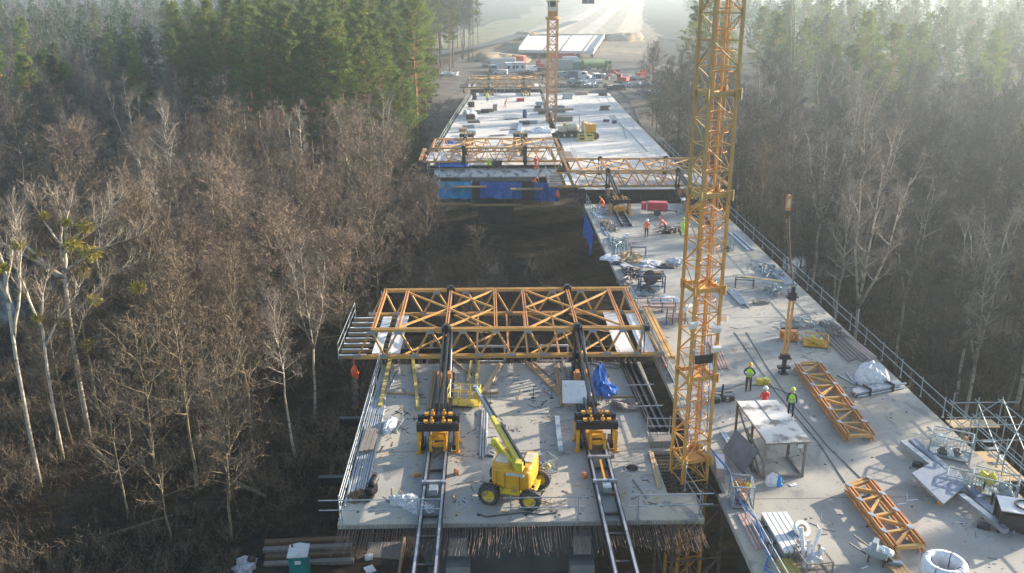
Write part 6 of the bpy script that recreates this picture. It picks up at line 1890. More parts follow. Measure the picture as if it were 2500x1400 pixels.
cabin('shipping_container', 'small teal container at the right end of the row', 'container', (29.65,301.43,-3), R(-10), 3.6, 2.5, 2.6, M['teal'])
heap('bag_heap', 'tan bags heaped on the roof of the orange ended container', 'heap', ((10.3,316.59,-3)[0], (10.3,316.59,-3)[1], 0.0), (4.5, 2.6, 1.4), M['woodpale'], 7, 0.5, 0.4)
t = thing('tanker_truck', 'yellow green tanker truck parked at the right of the yard', 'truck', ((34.33,298.23,-3)[0], (34.33,298.23,-3)[1], -2.9), R(28))
MB().lathe([(0.6, -4.5), (1.25, -4.1), (1.3, 0), (1.25, 4.1), (0.6, 4.5)], 16, Matrix.Translation((0, 0, 2.1)) @ Matrix.Rotation(R(90), 4, 'Y')).build('tank', M['green'], t)
MB().box((5.8, 0, 1.7), (2.0, 2.3, 2.3)).build('cab', M['green'], t)
MB().box((6.82, 0, 2.2), (0.04, 1.9, 0.8)).box((5.9, -1.17, 2.2), (1.0, 0.04, 0.7)).build('window', M['glass'], t)
for x in (-3.2, -2.0, 2.8, 5.8):
    for s in (-1, 1): MB().lathe([(0.15, -0.15), (0.5, -0.15), (0.5, 0.15), (0.15, 0.15)], 12, Matrix.Translation((x, s * 1.0, 0.5)) @ Matrix.Rotation(R(90), 4, 'X')).build('wheel', M['rubber'], t)
MB().box((1, 0, 0.85), (11.0, 1.0, 0.25)).build('chassis', M['dark'], t)
def excavator(lab, p, rz, col):
    t = thing('excavator', lab, 'excavator', (p[0], p[1], ground_z(p[0], p[1])), rz)
    for s in (-1, 1): MB().box((0, s * 0.95, 0.42), (3.2, 0.5, 0.7)).lathe([(0.1, -0.25), (0.4, -0.25), (0.4, 0.25), (0.1, 0.25)], 12, Matrix.Translation((1.6, s * 0.95, 0.42)) @ Matrix.Rotation(R(90), 4, 'X')).build('track', M['dark'], t)
    MB().box((-0.5, 0, 1.4), (2.6, 2.3, 1.0)).build('body', col, t)
    o = MB().box((0.5, 0.65, 2.0), (1.2, 0.9, 1.5)).build('cab', col, t)
    MB().box((1.12, 0.65, 2.1), (0.04, 0.8, 1.1)).box((0.5, 1.12, 2.2), (0.9, 0.04, 0.8)).build('window', M['glass'], o)
    MB().bar((0.8, -0.3, 1.6), (2.8, -0.3, 3.6), 0.35, 0.5).bar((2.8, -0.3, 3.6), (4.4, -0.3, 1.8), 0.3, 0.35).build('boom', col, t)
    MB().prism([(4.0, -0.8), (4.9, -0.8), (4.9, 0.2), (4.0, 0.2)], 0.9, 1.8).build('bucket', M['dark'], t)
    return t
excavator('red excavator working on the earth bank right of the vans', (37.84,256.05,-3), R(150), M['red'])
excavator('red machine with a raised arm left of the slim crane', (16.98,298.69,-3), R(100), M['red'])
excavator('small orange excavator farther right on the earth bank', (45.2,265.26,-3), R(30), M['redorange'])
YL = [('rebar pile just beyond the far end of the right deck, left', (20.92,245.6,-3), 'woodgrey'), ('dark formwork pile beyond the far end of the right deck, middle', (24.04,245.52,-3), 'dark'),
      ('grey pile of panels beyond the far right deck end', (27.15,243.37,-3), 'galv'), ('pale scrap pile before the lone white van', (27.39,254.07,-3), 'white'), ('green and grey pile below the blue van', (24.62,255.26,-3), 'galvteal'),
      ('white plank scatter right of the far right rail, upper', (43.54,265.55,-8), 'white'), ('grey steel scatter right of the far right rail, middle', (43.3,250.72,-9), 'galv'), ('pale steel scatter right of the far right rail, lowest', (40.54,227.54,-10), 'white'),
      ('white board pile beside the left dirt track', (-11.59,274.25,-3), 'white')]
YL += [('dark scrap pile left of the white pickup', (11.72,278.87,-3), 'dark'), ('rust coloured pile right of the tanker truck', (39.21,289.22,-3), 'woodbrown'), ('grey panel pile behind the lone white van', (34.96,273.03,-3), 'galvteal'),
       ('brown timber pile left of the slim crane in the yard', (16.07,273.53,-3), 'woodbrown'), ('dark pile at the right of the yard below the excavators', (32.79,234.3,-3), 'dark'), ('pale pile on the bank between the excavators', (39.62,247.22,-3), 'galv'),
       ('grey pile left of the container row', (0.47,310.17,-3), 'woodgrey')]
for lab, p, ms in YL:
    tangle('scrap_pile', lab, 'pile', (p[0], p[1], ground_z(p[0], p[1])), (5.5, 5.0), 36, M[ms], 0.16, int(p[0]), 1.0)
# ------------------------------------------------------------------ trees
M['barkdark'] = mat('grey_brown_bark', (0.13, 0.105, 0.075), 0.9, col2=(0.075, 0.06, 0.05), scale=2, detail=6, stretch=(4, 4, 0.6), rnd=0.3)
M['barkolive'] = mat('lichen_bark', (0.28, 0.24, 0.15), 0.9, col2=(0.12, 0.095, 0.06), scale=2, detail=6, stretch=(4, 4, 0.6), rnd=0.3)
M['twigmauve'] = mat('mauve_brown_twigs', (0.265, 0.20, 0.145), 0.85, col2=(0.175, 0.13, 0.10), scale=0.4, detail=3, rnd=0.22)
M['twigtan'] = mat('tan_twigs', (0.20, 0.155, 0.105), 0.85, col2=(0.13, 0.10, 0.07), scale=0.4, detail=3, rnd=0.25)
M['twigshade'] = mat('shaded_grey_twigs', (0.105, 0.092, 0.082), 0.85, col2=(0.065, 0.058, 0.055), scale=0.4, detail=3, rnd=0.25)  # darker twig copy: the shade of the woods put into the colour
M['woodsfar'] = mat('distant_mauve_twigs', (0.17, 0.135, 0.125), 0.9, col2=(0.10, 0.085, 0.08), scale=0.02, detail=5)
M['twiggrey'] = mat('pale_grey_twigs', (0.26, 0.22, 0.18), 0.85, col2=(0.19, 0.16, 0.13), scale=0.4, detail=3, rnd=0.2)
M['birch'] = mat('white_birch_bark', (0.47, 0.42, 0.34), 0.75, col2=(0.14, 0.12, 0.09), scale=1.1, detail=7, lo=0.52, hi=0.66, stretch=(0.6, 0.6, 2.4), rnd=0.12)
M['pinebark'] = mat('orange_pine_bark', (0.40, 0.185, 0.075), 0.9, col2=(0.22, 0.12, 0.065), scale=1.4, detail=6, stretch=(4, 4, 0.5), rnd=0.25)
M['needle'] = mat('pine_needles', (0.19, 0.23, 0.05), 0.7, col2=(0.09, 0.14, 0.035), scale=0.5, detail=4, rnd=0.3, spec=0.25)
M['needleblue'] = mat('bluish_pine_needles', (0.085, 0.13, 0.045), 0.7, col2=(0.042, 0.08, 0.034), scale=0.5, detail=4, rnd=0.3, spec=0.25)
for k_ in ('needle', 'needleblue'):
    nt = M[k_].node_tree
    pb = nt.nodes['Principled BSDF']
    tl = nt.nodes.new('ShaderNodeBsdfTranslucent')
    nt.links.new(pb.inputs['Base Color'].links[0].from_socket, tl.inputs['Color'])
    mx = nt.nodes.new('ShaderNodeMixShader')
    mx.inputs[0].default_value = 0.4
    nt.links.new(pb.outputs[0], mx.inputs[1])
    nt.links.new(tl.outputs[0], mx.inputs[2])
    nt.links.new(mx.outputs[0], nt.nodes['Material Output'].inputs['Surface'])
M['mistletoe'] = mat('yellow_mistletoe', (0.40, 0.33, 0.05), 0.7, col2=(0.22, 0.21, 0.04), scale=2, detail=4)
M['brush'] = mat('dead_undergrowth', (0.10, 0.07, 0.045), 0.95, col2=(0.035, 0.03, 0.02), scale=0.2, detail=5)

def sprig(mb, p, d, L, w, rd):
    """one fine twig: a slim flat triangle"""
    s = d.cross(Vector((rd.uniform(-1, 1), rd.uniform(-1, 1), rd.uniform(-1, 1))))
    if s.length < 1e-4: return
    s = s.normalized() * (w / 2)
    n = len(mb.v)
    e = p + d * L
    mb.v += [tuple(p - s), tuple(p + s), tuple(e)]
    mb.f.append((n, n + 1, n + 2))

def rnd_dir(rd):
    return Vector((rd.gauss(0, 1), rd.gauss(0, 1), rd.gauss(0, 1))).normalized()

def grow_bare(seed, H, Rc, base, top, up, n1=22, n2=8, n3=7, n4=5, tr=0.17, fork=0, wt=1.0):
    """leafless broadleaf: trunk, limbs, branches and a haze of twigs. Rc crown radius, base = where the crown starts (0..1)"""
    rd = random.Random(seed)
    T, K = MB(), MB()
    stems = []
    lean = Vector((rd.uniform(-.04, .04), rd.uniform(-.04, .04), 0)) * H
    def path(a, b, n, wob):
        pts = []
        for i in range(n + 1):
            u = i / n
            pts.append(a.lerp(b, u) + Vector((rd.uniform(-wob, wob), rd.uniform(-wob, wob), 0)) * (1 if 0 < i < n else 0))
        return pts
    if fork:
        fz = H * rd.uniform(0.38, 0.5)
        f0 = Vector((lean.x * 0.4, lean.y * 0.4, fz))
        pt = path(Vector((0, 0, -0.3)), f0, 4, 0.12)
        T.tube(pt, [tr * (1.25 if i == 0 else 1 - 0.06 * i) for i in range(5)], 7)
        for k in range(fork):
            a = 2 * math.pi * (k + rd.random() * .6) / fork
            r = Rc * rd.uniform(0.3, 0.62)
            e = Vector((math.cos(a) * r, math.sin(a) * r, H * rd.uniform(0.86, 1.0)))
            mid = f0.lerp(e, 0.45) + Vector((math.cos(a), math.sin(a), 0)) * r * 0.22
            q = [f0, f0.lerp(mid, 0.5) + Vector((rd.uniform(-.1, .1), rd.uniform(-.1, .1), 0)), mid, mid.lerp(e, 0.5) + Vector((rd.uniform(-.15, .15), rd.uniform(-.15, .15), 0)), e]
            T.tube(q, [tr * 0.66, tr * 0.55, tr * 0.42, tr * 0.26, 0.02], 6)
            stems.append(q)
    else:
        e = Vector((lean.x, lean.y, H * 0.97))
        q = path(Vector((0, 0, -0.3)), e, 7, 0.16)
        T.tube(q, [tr * (1.3 if i == 0 else (1 - i / 7.4)) for i in range(8)], 7)
        stems.append(q)
    def at(q, u):
        f = u * (len(q) - 1)
        i = min(int(f), len(q) - 2)
        return q[i].lerp(q[i + 1], f - i)
    for si, q in enumerate(stems):
        m = n1 if not fork else max(6, int(n1 * 1.3 / len(stems)))
        for i in range(m):
            u = lerp(base if not fork else 0.15, 0.99, (i + rd.random()) / m)
            p = at(q, u)
            hu = (p.z / H - base) / max(0.01, 1 - base)
            prof = math.sqrt(max(0.02, 1 - ((hu - top) / (1.12 - top if hu > top else top + 0.35)) ** 2))
            L = Rc * prof * rd.uniform(0.7, 1.1) * (0.62 if fork else 1)
            az = i * 2.4 + rd.uniform(-.5, .5) + si
            el = lerp(up[0], up[1], max(0, min(1, hu))) + rd.uniform(-.2, .2)
            d = Vector((math.cos(az) * math.cos(el), math.sin(az) * math.cos(el), math.sin(el)))
            b = [p]
            dd = d.copy()
            for s in range(3):
                dd = (dd + Vector((rd.uniform(-.2, .2), rd.uniform(-.2, .2), rd.uniform(-.02, .22)))).normalized()
                b.append(b[-1] + dd * L / 3)
            r0 = tr * 0.4 * (1 - hu * 0.6) + 0.012
            T.tube(b, [r0, r0 * 0.7, r0 * 0.45, 0.008], 4, False)
            for j in range(n2):
                v = lerp(0.22, 1.0, (j + rd.random()) / n2)
                p2 = at(b, v)
                d2 = (dd * 0.75 + rnd_dir(rd) * 0.75 + Vector((0, 0, 0.25))).normalized()
                L2 = L * rd.uniform(0.22, 0.4) + 0.3
                e2 = p2 + d2 * L2
                sprig(K, p2, d2, L2, 0.045 * wt, rd)
                for k in range(n3):
                    w = rd.uniform(0.15, 1.0)
                    p3 = p2.lerp(e2, w)
                    d3 = (d2 * 0.8 + rnd_dir(rd) * 0.9 + Vector((0, 0, 0.2))).normalized()
                    L3 = rd.uniform(0.35, 0.85)
                    sprig(K, p3, d3, L3, 0.026 * wt, rd)
                    for l in range(n4):
                        p4 = p3 + d3 * L3 * rd.uniform(0.2, 1)
                        sprig(K, p4, (d3 + rnd_dir(rd) * 0.8).normalized(), rd.uniform(0.2, 0.5), 0.018 * wt, rd)
    return T, K

def grow_pine(seed, H, Rc, live, dens=1.0):
    rd = random.Random(seed)
    T, K = MB(), MB()
    lean = Vector((rd.uniform(-.03, .03), rd.uniform(-.03, .03), 0)) * H
    q = []
    for i in range(8):
        u = i / 7
        q.append(Vector((lean.x * u * u + rd.uniform(-.07, .07), lean.y * u * u + rd.uniform(-.07, .07), -0.3 + (H + 0.1) * u)))
    T.tube(q, [0.2 * (1.2 if i == 0 else 1 - i / 7.6) for i in range(8)], 7)
    def at(u):
        f = u * 7
        i = min(int(f), 6)
        return q[i].lerp(q[i + 1], f - i)
    for i in range(rd.randint(5, 9)):                # dead stubs on the bare stem
        u = rd.uniform(0.2, live)
        p = at(u); a = rd.uniform(0, 6.28); l = rd.uniform(0.4, 1.4)
        T.tube([p, p + Vector((math.cos(a) * l, math.sin(a) * l, rd.uniform(-.1, .2)))], [0.03, 0.008], 3, False)
    u = live
    while u < 0.985:
        c = (u - live) / (1 - live)
        prof = (0.45 + 0.55 * min(1, c / 0.3)) * (1 - max(0, c - 0.35) / 0.75) ** 0.8
        for b in range(rd.randint(4, 6)):
            if rd.random() < 0.12: continue
            a = rd.uniform(0, 6.28)
            L = Rc * prof * rd.uniform(0.55, 1.15)
            el = lerp(-0.05, 0.7, c) + rd.uniform(-.15, .2)
            d = Vector((math.cos(a) * math.cos(el), math.sin(a) * math.cos(el), math.sin(el)))
            p = at(u)
            e = p + d * L + Vector((0, 0, 0.1 * L))
            T.tube([p, p.lerp(e, 0.5) - Vector((0, 0, 0.06 * L)), e], [0.05 * (1 - c * 0.5), 0.03, 0.01], 3, False)
            for w in (0.5, 0.72, 0.9, 1.02):
                if w < 0.6 and L < 1.2: continue
                pc = p.lerp(e, w) + Vector((rd.uniform(-.3, .3), rd.uniform(-.3, .3), rd.uniform(-.05, .25))) * (L * 0.3)
                rr = rd.uniform(0.45, 0.8) * (0.75 + 0.25 * L / Rc)
                for k in range(int(26 * dens)):
                    o = rnd_dir(rd)
                    o = Vector((o.x, o.y, o.z * 0.55)) * rr * rd.uniform(0.3, 1.0)
                    dn = (o.normalized() * 0.9 + Vector((0, 0, 0.5)) + rnd_dir(rd) * 0.6).normalized()
                    sprig(K, pc + o * 0.6, dn, rd.uniform(0.28, 0.5), rd.uniform(0.07, 0.13), rd)
        u += rd.uniform(0.55, 0.85) / H
    return T, K

def tree_proto(name, T, K, mt, mk):
    return (name, T.mesh('trunk', mt, True), K.mesh('crown', mk))

PROTO = {
 'alder': [tree_proto('bare_tree', *grow_bare(s, h, r, 0.3, 0.45, (0.2, 1.15), 30, 10, 9, 5, 0.17, 0, 1.7), M['barkolive'], M['twigmauve']) for s, h, r in ((11, 15.5, 5.2), (12, 14.0, 4.7), (13, 17.0, 5.3), (14, 15.0, 4.4))],
 'tan': [tree_proto('bare_tree', *grow_bare(s, h, r, 0.36, 0.5, (0.35, 1.15), 24, 9, 8, 4, 0.14, 0, 1.5), M['barkolive'], M['twigtan']) for s, h, r in ((21, 16.5, 3.4), (22, 18.0, 3.6), (23, 14.5, 3.2))],
 'tall': [tree_proto('bare_tree', *grow_bare(s, h, r, 0.42, 0.55, (0.4, 1.2), 22, 9, 8, 4, 0.18, 0, 1.5), M['barkdark'], M['twigshade']) for s, h, r in ((31, 21, 3.2), (32, 22.5, 3.6), (33, 19.5, 3.0))],
 'sapling': [tree_proto('bare_tree', *grow_bare(s, h, r, 0.3, 0.5, (0.3, 1.0), 16, 6, 5, 4, 0.08), M['barkolive'], M['twigtan']) for s, h, r in ((41, 9.5, 2.5), (42, 8.0, 2.2))],
 'shadesapling': [tree_proto('bare_tree', *grow_bare(s, h, r, 0.3, 0.5, (0.3, 1.0), 16, 6, 5, 4, 0.07), M['barkdark'], M['twigshade']) for s, h, r in ((43, 9.0, 2.0), (44, 11.0, 1.8))],  # saplings in darkened colours that carry the shade between the decks
 'edgepine': [tree_proto('pine_tree', *grow_pine(s, h, r, l), M['pinebark'], M['needle']) for s, h, r, l in ((66, 21, 3.9, 0.16), (67, 17, 3.6, 0.1))],
 'birch': [tree_proto('birch_tree', *grow_bare(s, h, r, 0.5, 0.5, (0.5, 1.2), 22, 8, 7, 4, 0.17, f, 1.3), M['birch'], M['twiggrey']) for s, h, r, f in ((51, 21.5, 3.6, 3), (52, 19.5, 3.2, 0), (53, 22.0, 4.4, 4))],
 'pine': [tree_proto('pine_tree', *grow_pine(s, h, r, l), M['pinebark'], M['needle']) for s, h, r, l in ((61, 25, 3.7, 0.42), (62, 23, 3.4, 0.38), (63, 26.5, 3.5, 0.46), (64, 22, 3.8, 0.33), (65, 24, 3.2, 0.5))],
 'darkpine': [tree_proto('pine_tree', *grow_pine(s, h, r, l), M['pinebark'], M['needleblue']) for s, h, r, l in ((71, 24, 3.6, 0.35), (72, 26, 3.4, 0.42), (73, 22, 3.5, 0.3))],
}
rt = random.Random(77)
placed = []
def far_enough(x, y, d):
    return all((x - a) ** 2 + (y - b) ** 2 > d * d for a, b in placed)

def plant(kind, x, y, label, group, s=1.0, z=None, variant=None, lean=0.0):
    pr = PROTO[kind]
    name, mt, mk = pr[variant if variant is not None else rt.randrange(len(pr))]
    r = bpy.data.objects.new(name, None)
    COL.objects.link(r)
    r.location = (x, y, ground_z(x, y) if z is None else z)
    r.rotation_euler = (rt.uniform(-.03, .03) + lean * 0.3, rt.uniform(-.03, .03) + lean, rt.uniform(0, 6.283))
    k = s * rt.uniform(0.9, 1.08)
    r.scale = (k, k, k * rt.uniform(0.95, 1.05))
    tag(r, label, 'tree', group)
    for nm, me in (('trunk', mt), ('crown', mk)):
        o = bpy.data.objects.new(nm, me)
        COL.objects.link(o)
        o.parent = r
    placed.append((x, y))
    return r

def clear(x, y, m=0.0):
    """off the decks, tracks and yard"""
    if y < 24: return False
    if y < 128:
        l, r_ = (-9.5, 27.5)
        if y > 104: r_ = 28.5
    else:
        c = corridor(y)
        half = 24 + 14 * sm((y - 180) / 60) + 18 * sm((y - 330) / 250)
        l, r_ = c - (min(half, 29) if y < 430 else half) - 1.0, c + half + 1.0
        if 300 < y < 415 and abs(x - (-30 + (y - 316) / 3.0)) < 5.5: return False
        if y < 215: l = -13.5
    if -16 < x < -5 and y < 51: return False
    return x < l - m or x > r_ + m

def scatter(kinds, n, region, label, group, sep, s=(0.9, 1.1), tries=30, m=0.0):
    c = 0
    for _ in range(n * tries):
        if c >= n: break
        x, y = region(rt)
        if not clear(x, y, m) or not far_enough(x, y, sep): continue
        if any(math.hypot((x - px) / rx, (y - py) / ry) < 0.95 for px, py, rx, ry in PONDS): continue
        if y < 63 and -0.64 < x / y < -0.47: continue          # open ground round the white barked trees
        plant(rt.choice(kinds), x, y, label, group, rt.uniform(*s))
        c += 1
    return c

# trees one can point at
def named(kind, p, label, s=1.0, variant=0, lean=0.0):
    return plant(kind, p[0], p[1], label, None, s, None, variant, lean)
named('alder', (-25.02,83.23,-12), 'big rounded mauve bare tree at the middle of the left wood', 0.92, 0)
named('alder', (-7.59,103.44,-12), 'bare tree spreading beside the left end of the blue sheets', 0.9, 1)
named('alder', (-53.4,113.09,-12), 'rounded reddish bare tree alone before the dark left wood', 1.1, 1)
named('birch', (-40.52,114.59,-12), 'pale leaning birch in front of the dark left wood', 1.12, 1, -0.2)
named('birch', (-15.22,61.66,-12), 'slim pale trunk with a small bare crown left of the near gantry', 0.72, 1)
named('birch', (-15.11,69.37,-12), 'pale forked birch behind the slim trunk left of the near gantry', 0.71, 0)
named('sapling', (-25.15,59.17,-12), 'bare tan tree with a ragged crown at the lower left', 1.14, 0)
named('sapling', (-18.49,55.37,-12), 'bare tree with a wide fan of branches at the lower left middle', 1.45, 1)
named('tan', (-21.29,56.52,-12), 'thin crooked birch-like tree between the two lower left trees', 0.9, 1)
named('birch', (38.7,77.02,-12), 'forked pale birch outside the right rail at mid height', 0.78, 0)
named('birch', (33.95,144.24,-12), 'small pinkish bare birch right of the right gantry', 0.72, 2)
named('birch', (53.74,129.1,-12), 'large whitish birch with a broad crown in the right wood', 1.0, 2)
named('birch', (38.41,92.17,-12), 'slender pale leaning birch near the right pond', 0.62, 1, 0.08)
named('birch', (45.6,68.56,-12), 'tall forked birch at the right picture edge', 1.15, 0)
named('darkpine', (63.96,101.56,-12), 'dark pine with layered boughs at the right picture edge', 1.14, 0)

# the big white poplar with mistletoe, lower left
def poplar(base, label, H, limbs, fork_z, mist, seed, tr=0.26, up_=1.0, top_=1.0):
    rd = random.Random(seed)
    t = thing('birch_tree', label, 'tree', (base[0], base[1], ground_z(base[0], base[1])))
    T, K = MB(), MB()
    old = fork_z
    fork_z = old * up_
    def zm(z): return z * up_ if z < old else fork_z + (z - old) * top_
    mist = [((c[0], c[1], zm(c[2])), r) for c, r in mist]
    f0 = Vector((0.2, 0, fork_z))
    T.tube([(0, 0, -0.3), (-0.05, 0, fork_z * 0.35), (0.0, 0, fork_z * 0.7), f0], [tr * 1.15, tr, tr * 0.92, tr * 0.85], 9)
    for st, pts, r in limbs:
        st, pts = zm(st), [(p[0], p[1], zm(p[2])) for p in pts]
        q = [Vector((0.2 * min(1, st / fork_z), 0, st))] + [Vector(p) for p in pts]
        n = len(q)
        dense = []
        for a, b in zip(q, q[1:]):
            for i in range(3): dense.append(a.lerp(b, i / 3) + Vector((rd.uniform(-.06, .06), rd.uniform(-.06, .06), rd.uniform(-.05, .05))))
        dense.append(q[-1])
        m = len(dense)
        T.tube(dense, [max(0.015, r * (1 - 0.92 * (i / (m - 1)))) for i in range(m)], 6)
        for j in range(int(6 + 2.2 * (q[-1] - q[0]).length)):
            u = rd.uniform(0.3, 1.0)
            f = u * (m - 1); i = min(int(f), m - 2)
            p = dense[i].lerp(dense[i + 1], f - i)
            ax = (dense[i + 1] - dense[i]).normalized()
            d = (ax * 0.9 + rnd_dir(rd) * 0.7 + Vector((0, 0, 0.35))).normalized()
            L = rd.uniform(0.6, 2.0)
            T.tube([p, p + d * L * 0.55, p + (d + Vector((0, 0, 0.3))).normalized() * L], [0.026, 0.016, 0.006], 4, False)
            for k in range(7):
                p2 = p + d * L * rd.uniform(0.3, 1.0)
                d2 = (d + rnd_dir(rd) * 0.7 + Vector((0, 0, 0.2))).normalized()
                L2 = rd.uniform(0.4, 1.0)
                sprig(K, p2, d2, L2, 0.03, rd)
                for l in range(3): sprig(K, p2 + d2 * L2 * rd.uniform(.3, 1), (d2 + rnd_dir(rd) * .6).normalized(), rd.uniform(.2, .5), 0.02, rd)
    T.build('trunk', M['birch'], t, smooth=True)
    K.build('crown', M['twiggrey'], t)
    for c, r in mist:
        b = MB()
        for i in range(int(700 * r)):
            o = rnd_dir(rd)
            p = Vector(c) + Vector((o.x, o.y, o.z * 0.8)) * r * rd.uniform(0.1, 0.8)
            sprig(b, p, (o + rnd_dir(rd) * 0.7).normalized(), rd.uniform(0.14, 0.3), 0.07, rd)
        b.build('mistletoe', M['mistletoe'], t)
    return t
poplar((-32.84,65.79,-12), 'large white barked tree with yellow mistletoe at the left', 23,
       [(13.6, [(0.5, 0.4, 16.5), (0.9, 0.3, 20), (1.6, 0.5, 23)], 0.2), (14.6, [(0.1, 0.6, 17.5), (0.4, 0.6, 20.5), (0.2, 0.7, 22.6)], 0.15), (12.6, [(-1.0, -0.3, 14.6), (-2.2, -0.4, 17), (-2.6, 0, 19.2), (-3.2, 0.2, 21.6)], 0.17),
        (13.0, [(-1.8, 0.3, 14.4), (-3.6, 0.6, 16.2), (-4.8, 0.6, 17.0), (-5.4, 0.8, 19.0)], 0.13), (15.4, [(1.8, 0.4, 17.4), (3.2, 0.5, 19), (4.4, 0.4, 21.6)], 0.12), (13.4, [(2.4, -0.5, 15.8), (4.8, -0.5, 17.2), (6.8, -0.6, 18.4)], 0.12),
        (16.5, [(2.0, 1.0, 18.6), (3.6, 1.2, 20.4), (4.2, 1.4, 22)], 0.1), (17, [(-0.9, 0.6, 19.2), (-1.4, 0.6, 21), (-1.6, 0.8, 22.8)], 0.1), (10.0, [(1.6, 0.8, 11.4), (2.8, 1.0, 12.6), (4.6, 1.0, 13.6)], 0.09), (8.0, [(1.2, -0.7, 9.8), (2.6, -1.0, 11.6)], 0.08)],
       13.6, [((2.2, 0.3, 18.9), 0.75), ((1.3, -0.2, 17.0), 0.9), ((2.6, -0.3, 15.8), 1.0), ((1.4, 0.5, 13.2), 0.7), ((2.0, 0.2, 11.2), 0.7), ((-1.8, 0, 15.6), 0.6), ((-2.6, 0.3, 17.4), 0.5), ((-3.6, 0.4, 11.6), 0.6), ((-0.9, 0.2, 9.5), 0.8), ((0.8, 0.2, 19.6), 0.5),
              ((5.6, 0, 12.2), 0.8), ((-0.6, 0.1, 20.4), 0.45), ((0.9, 0.4, 7.6), 0.7)], 5, 0.185, 1.06, 0.62)
poplar((-33.06,57.94,-12), 'pale forked tree at the far left edge beside the white barked tree', 20,
       [(11.4, [(0.2, 0.3, 14.6), (-0.2, 0.3, 18), (0.1, 0.4, 20.4)], 0.16), (12, [(-0.9, 0.3, 15), (-1.6, 0.4, 17.6), (-2.0, 0.4, 19.4)], 0.12), (9.4, [(1.0, 0.2, 12.6), (1.5, 0.3, 16), (1.7, 0.3, 18)], 0.12), (13, [(0.9, 0.4, 16), (1.4, 0.4, 18.4), (1.8, 0.4, 20)], 0.1)],
       11.4, [((0.3, 0, 14.8), 0.5), ((-0.7, 0.2, 14.9), 0.4), ((1.4, 0.3, 16.8), 0.5)], 6, 0.135, 1.25, 0.75)
poplar((-33.3,62.13,-12), 'thin pale forked tree between the two white trees at the left', 17,
       [(10, [(-0.5, 0.3, 12.6), (-0.9, 0.3, 15.4), (-0.8, 0.4, 17)], 0.12), (11, [(0.5, 0.3, 13), (1.2, 0.4, 15.5)], 0.1), (8.6, [(1.2, 0.3, 10.6), (2.6, 0.4, 12.8), (3.2, 0.4, 14)], 0.09)], 10, [((0, 0, 11), 0.5)], 7, 0.115, 1.1, 0.8)

# the tall lit pine stand behind on the left
def rect(x0, x1, y0, y1): return lambda r: (r.uniform(x0, x1), r.uniform(y0, y1))
def along(f0, f1, y0, y1):
    def g(r):
        y = r.uniform(y0, y1)
        return r.uniform(f0(y), f1(y)), y
    return g
scatter(['edgepine'], 16, along(lambda y: -13.8 - 0.18 * (y - 140), lambda y: -13.0, 142, 205), 'low boughed green pine at the edge beside the far left deck', 'edge pines by the far left deck', 3.6, (0.85, 1.15))
scatter(['pine'], 78, along(lambda y: max(-22 - 1.0 * (y - 148), -72), lambda y: -13.8, 148, 226), 'tall sunlit pine with an orange stem in the front of the left stand', 'pines at the front of the left stand', 3.7, (1.02, 1.22))
scatter(['pine'], 32, along(lambda y: -70 - 0.35 * (y - 200), lambda y: -22 - 0.1 * (y - 200), 205, 330), 'tall sunlit pine deep in the left stand behind the front pines', 'pines deep in the left stand', 4.6, (1.0, 1.2))
scatter(['pine', 'pine', 'darkpine'], 34, along(lambda y: -0.62 * y, lambda y: -0.36 * y, 150, 330), 'green pine topping the dark wood at the upper left', 'pines over the upper left wood', 5.0, (0.85, 1.05))
scatter(['tall', 'pine', 'tall'], 110, along(lambda y: corridor(y) - 72, lambda y: corridor(y) - 31, 238, 430), 'slim bare trunked tree in the row left of the far asphalt road', 'slim trunks by the far road', 2.8, (1.05, 1.25))
# the dark wood at the upper left and the alder belt in front
scatter(['tall', 'tan', 'tall'], 66, along(lambda y: -0.66 * y - 6, lambda y: -0.23 * y - 6, 112, 215), 'bare tree in the shaded wood at the upper left', 'bare trees of the shaded upper left wood', 4.6, (0.8, 1.02))
scatter(['alder', 'alder', 'alder', 'tan'], 27, along(lambda y: -0.33 * y, lambda y: -11.5, 86, 130), 'mauve bare alder in the belt before the pine stand', 'alders before the pine stand', 6.4, (0.72, 1.1))
scatter(['alder', 'tan', 'alder'], 23, along(lambda y: -0.42 * y, lambda y: -14, 68, 100), 'bare tree in the thicket left of the near gantry', 'bare trees left of the near gantry', 5.0, (0.66, 1.02))
scatter(['tan', 'sapling'], 24, along(lambda y: -0.56 * y, lambda y: -17, 50, 70), 'thin bare tree among brush at the lower left', 'thin bare trees at the lower left', 3.8, (0.7, 1.0))
scatter(['birch', 'tall'], 8, along(lambda y: -0.4 * y, lambda y: -13, 85, 140), 'pale trunked tree standing among the left alders', 'pale trunks among the left alders', 7, (0.75, 0.95))
# below, between the deck ends
for i in range(34):
    x, y = rt.uniform(-8.5, 9.5), rt.uniform(62, 97)
    if far_enough(x, y, 1.8): plant(rt.choice(['shadesapling', 'shadesapling', 'sapling']), x, y, 'low bare sapling in the shadow between the two left decks', 'saplings between the left decks', rt.uniform(0.5, 0.95))
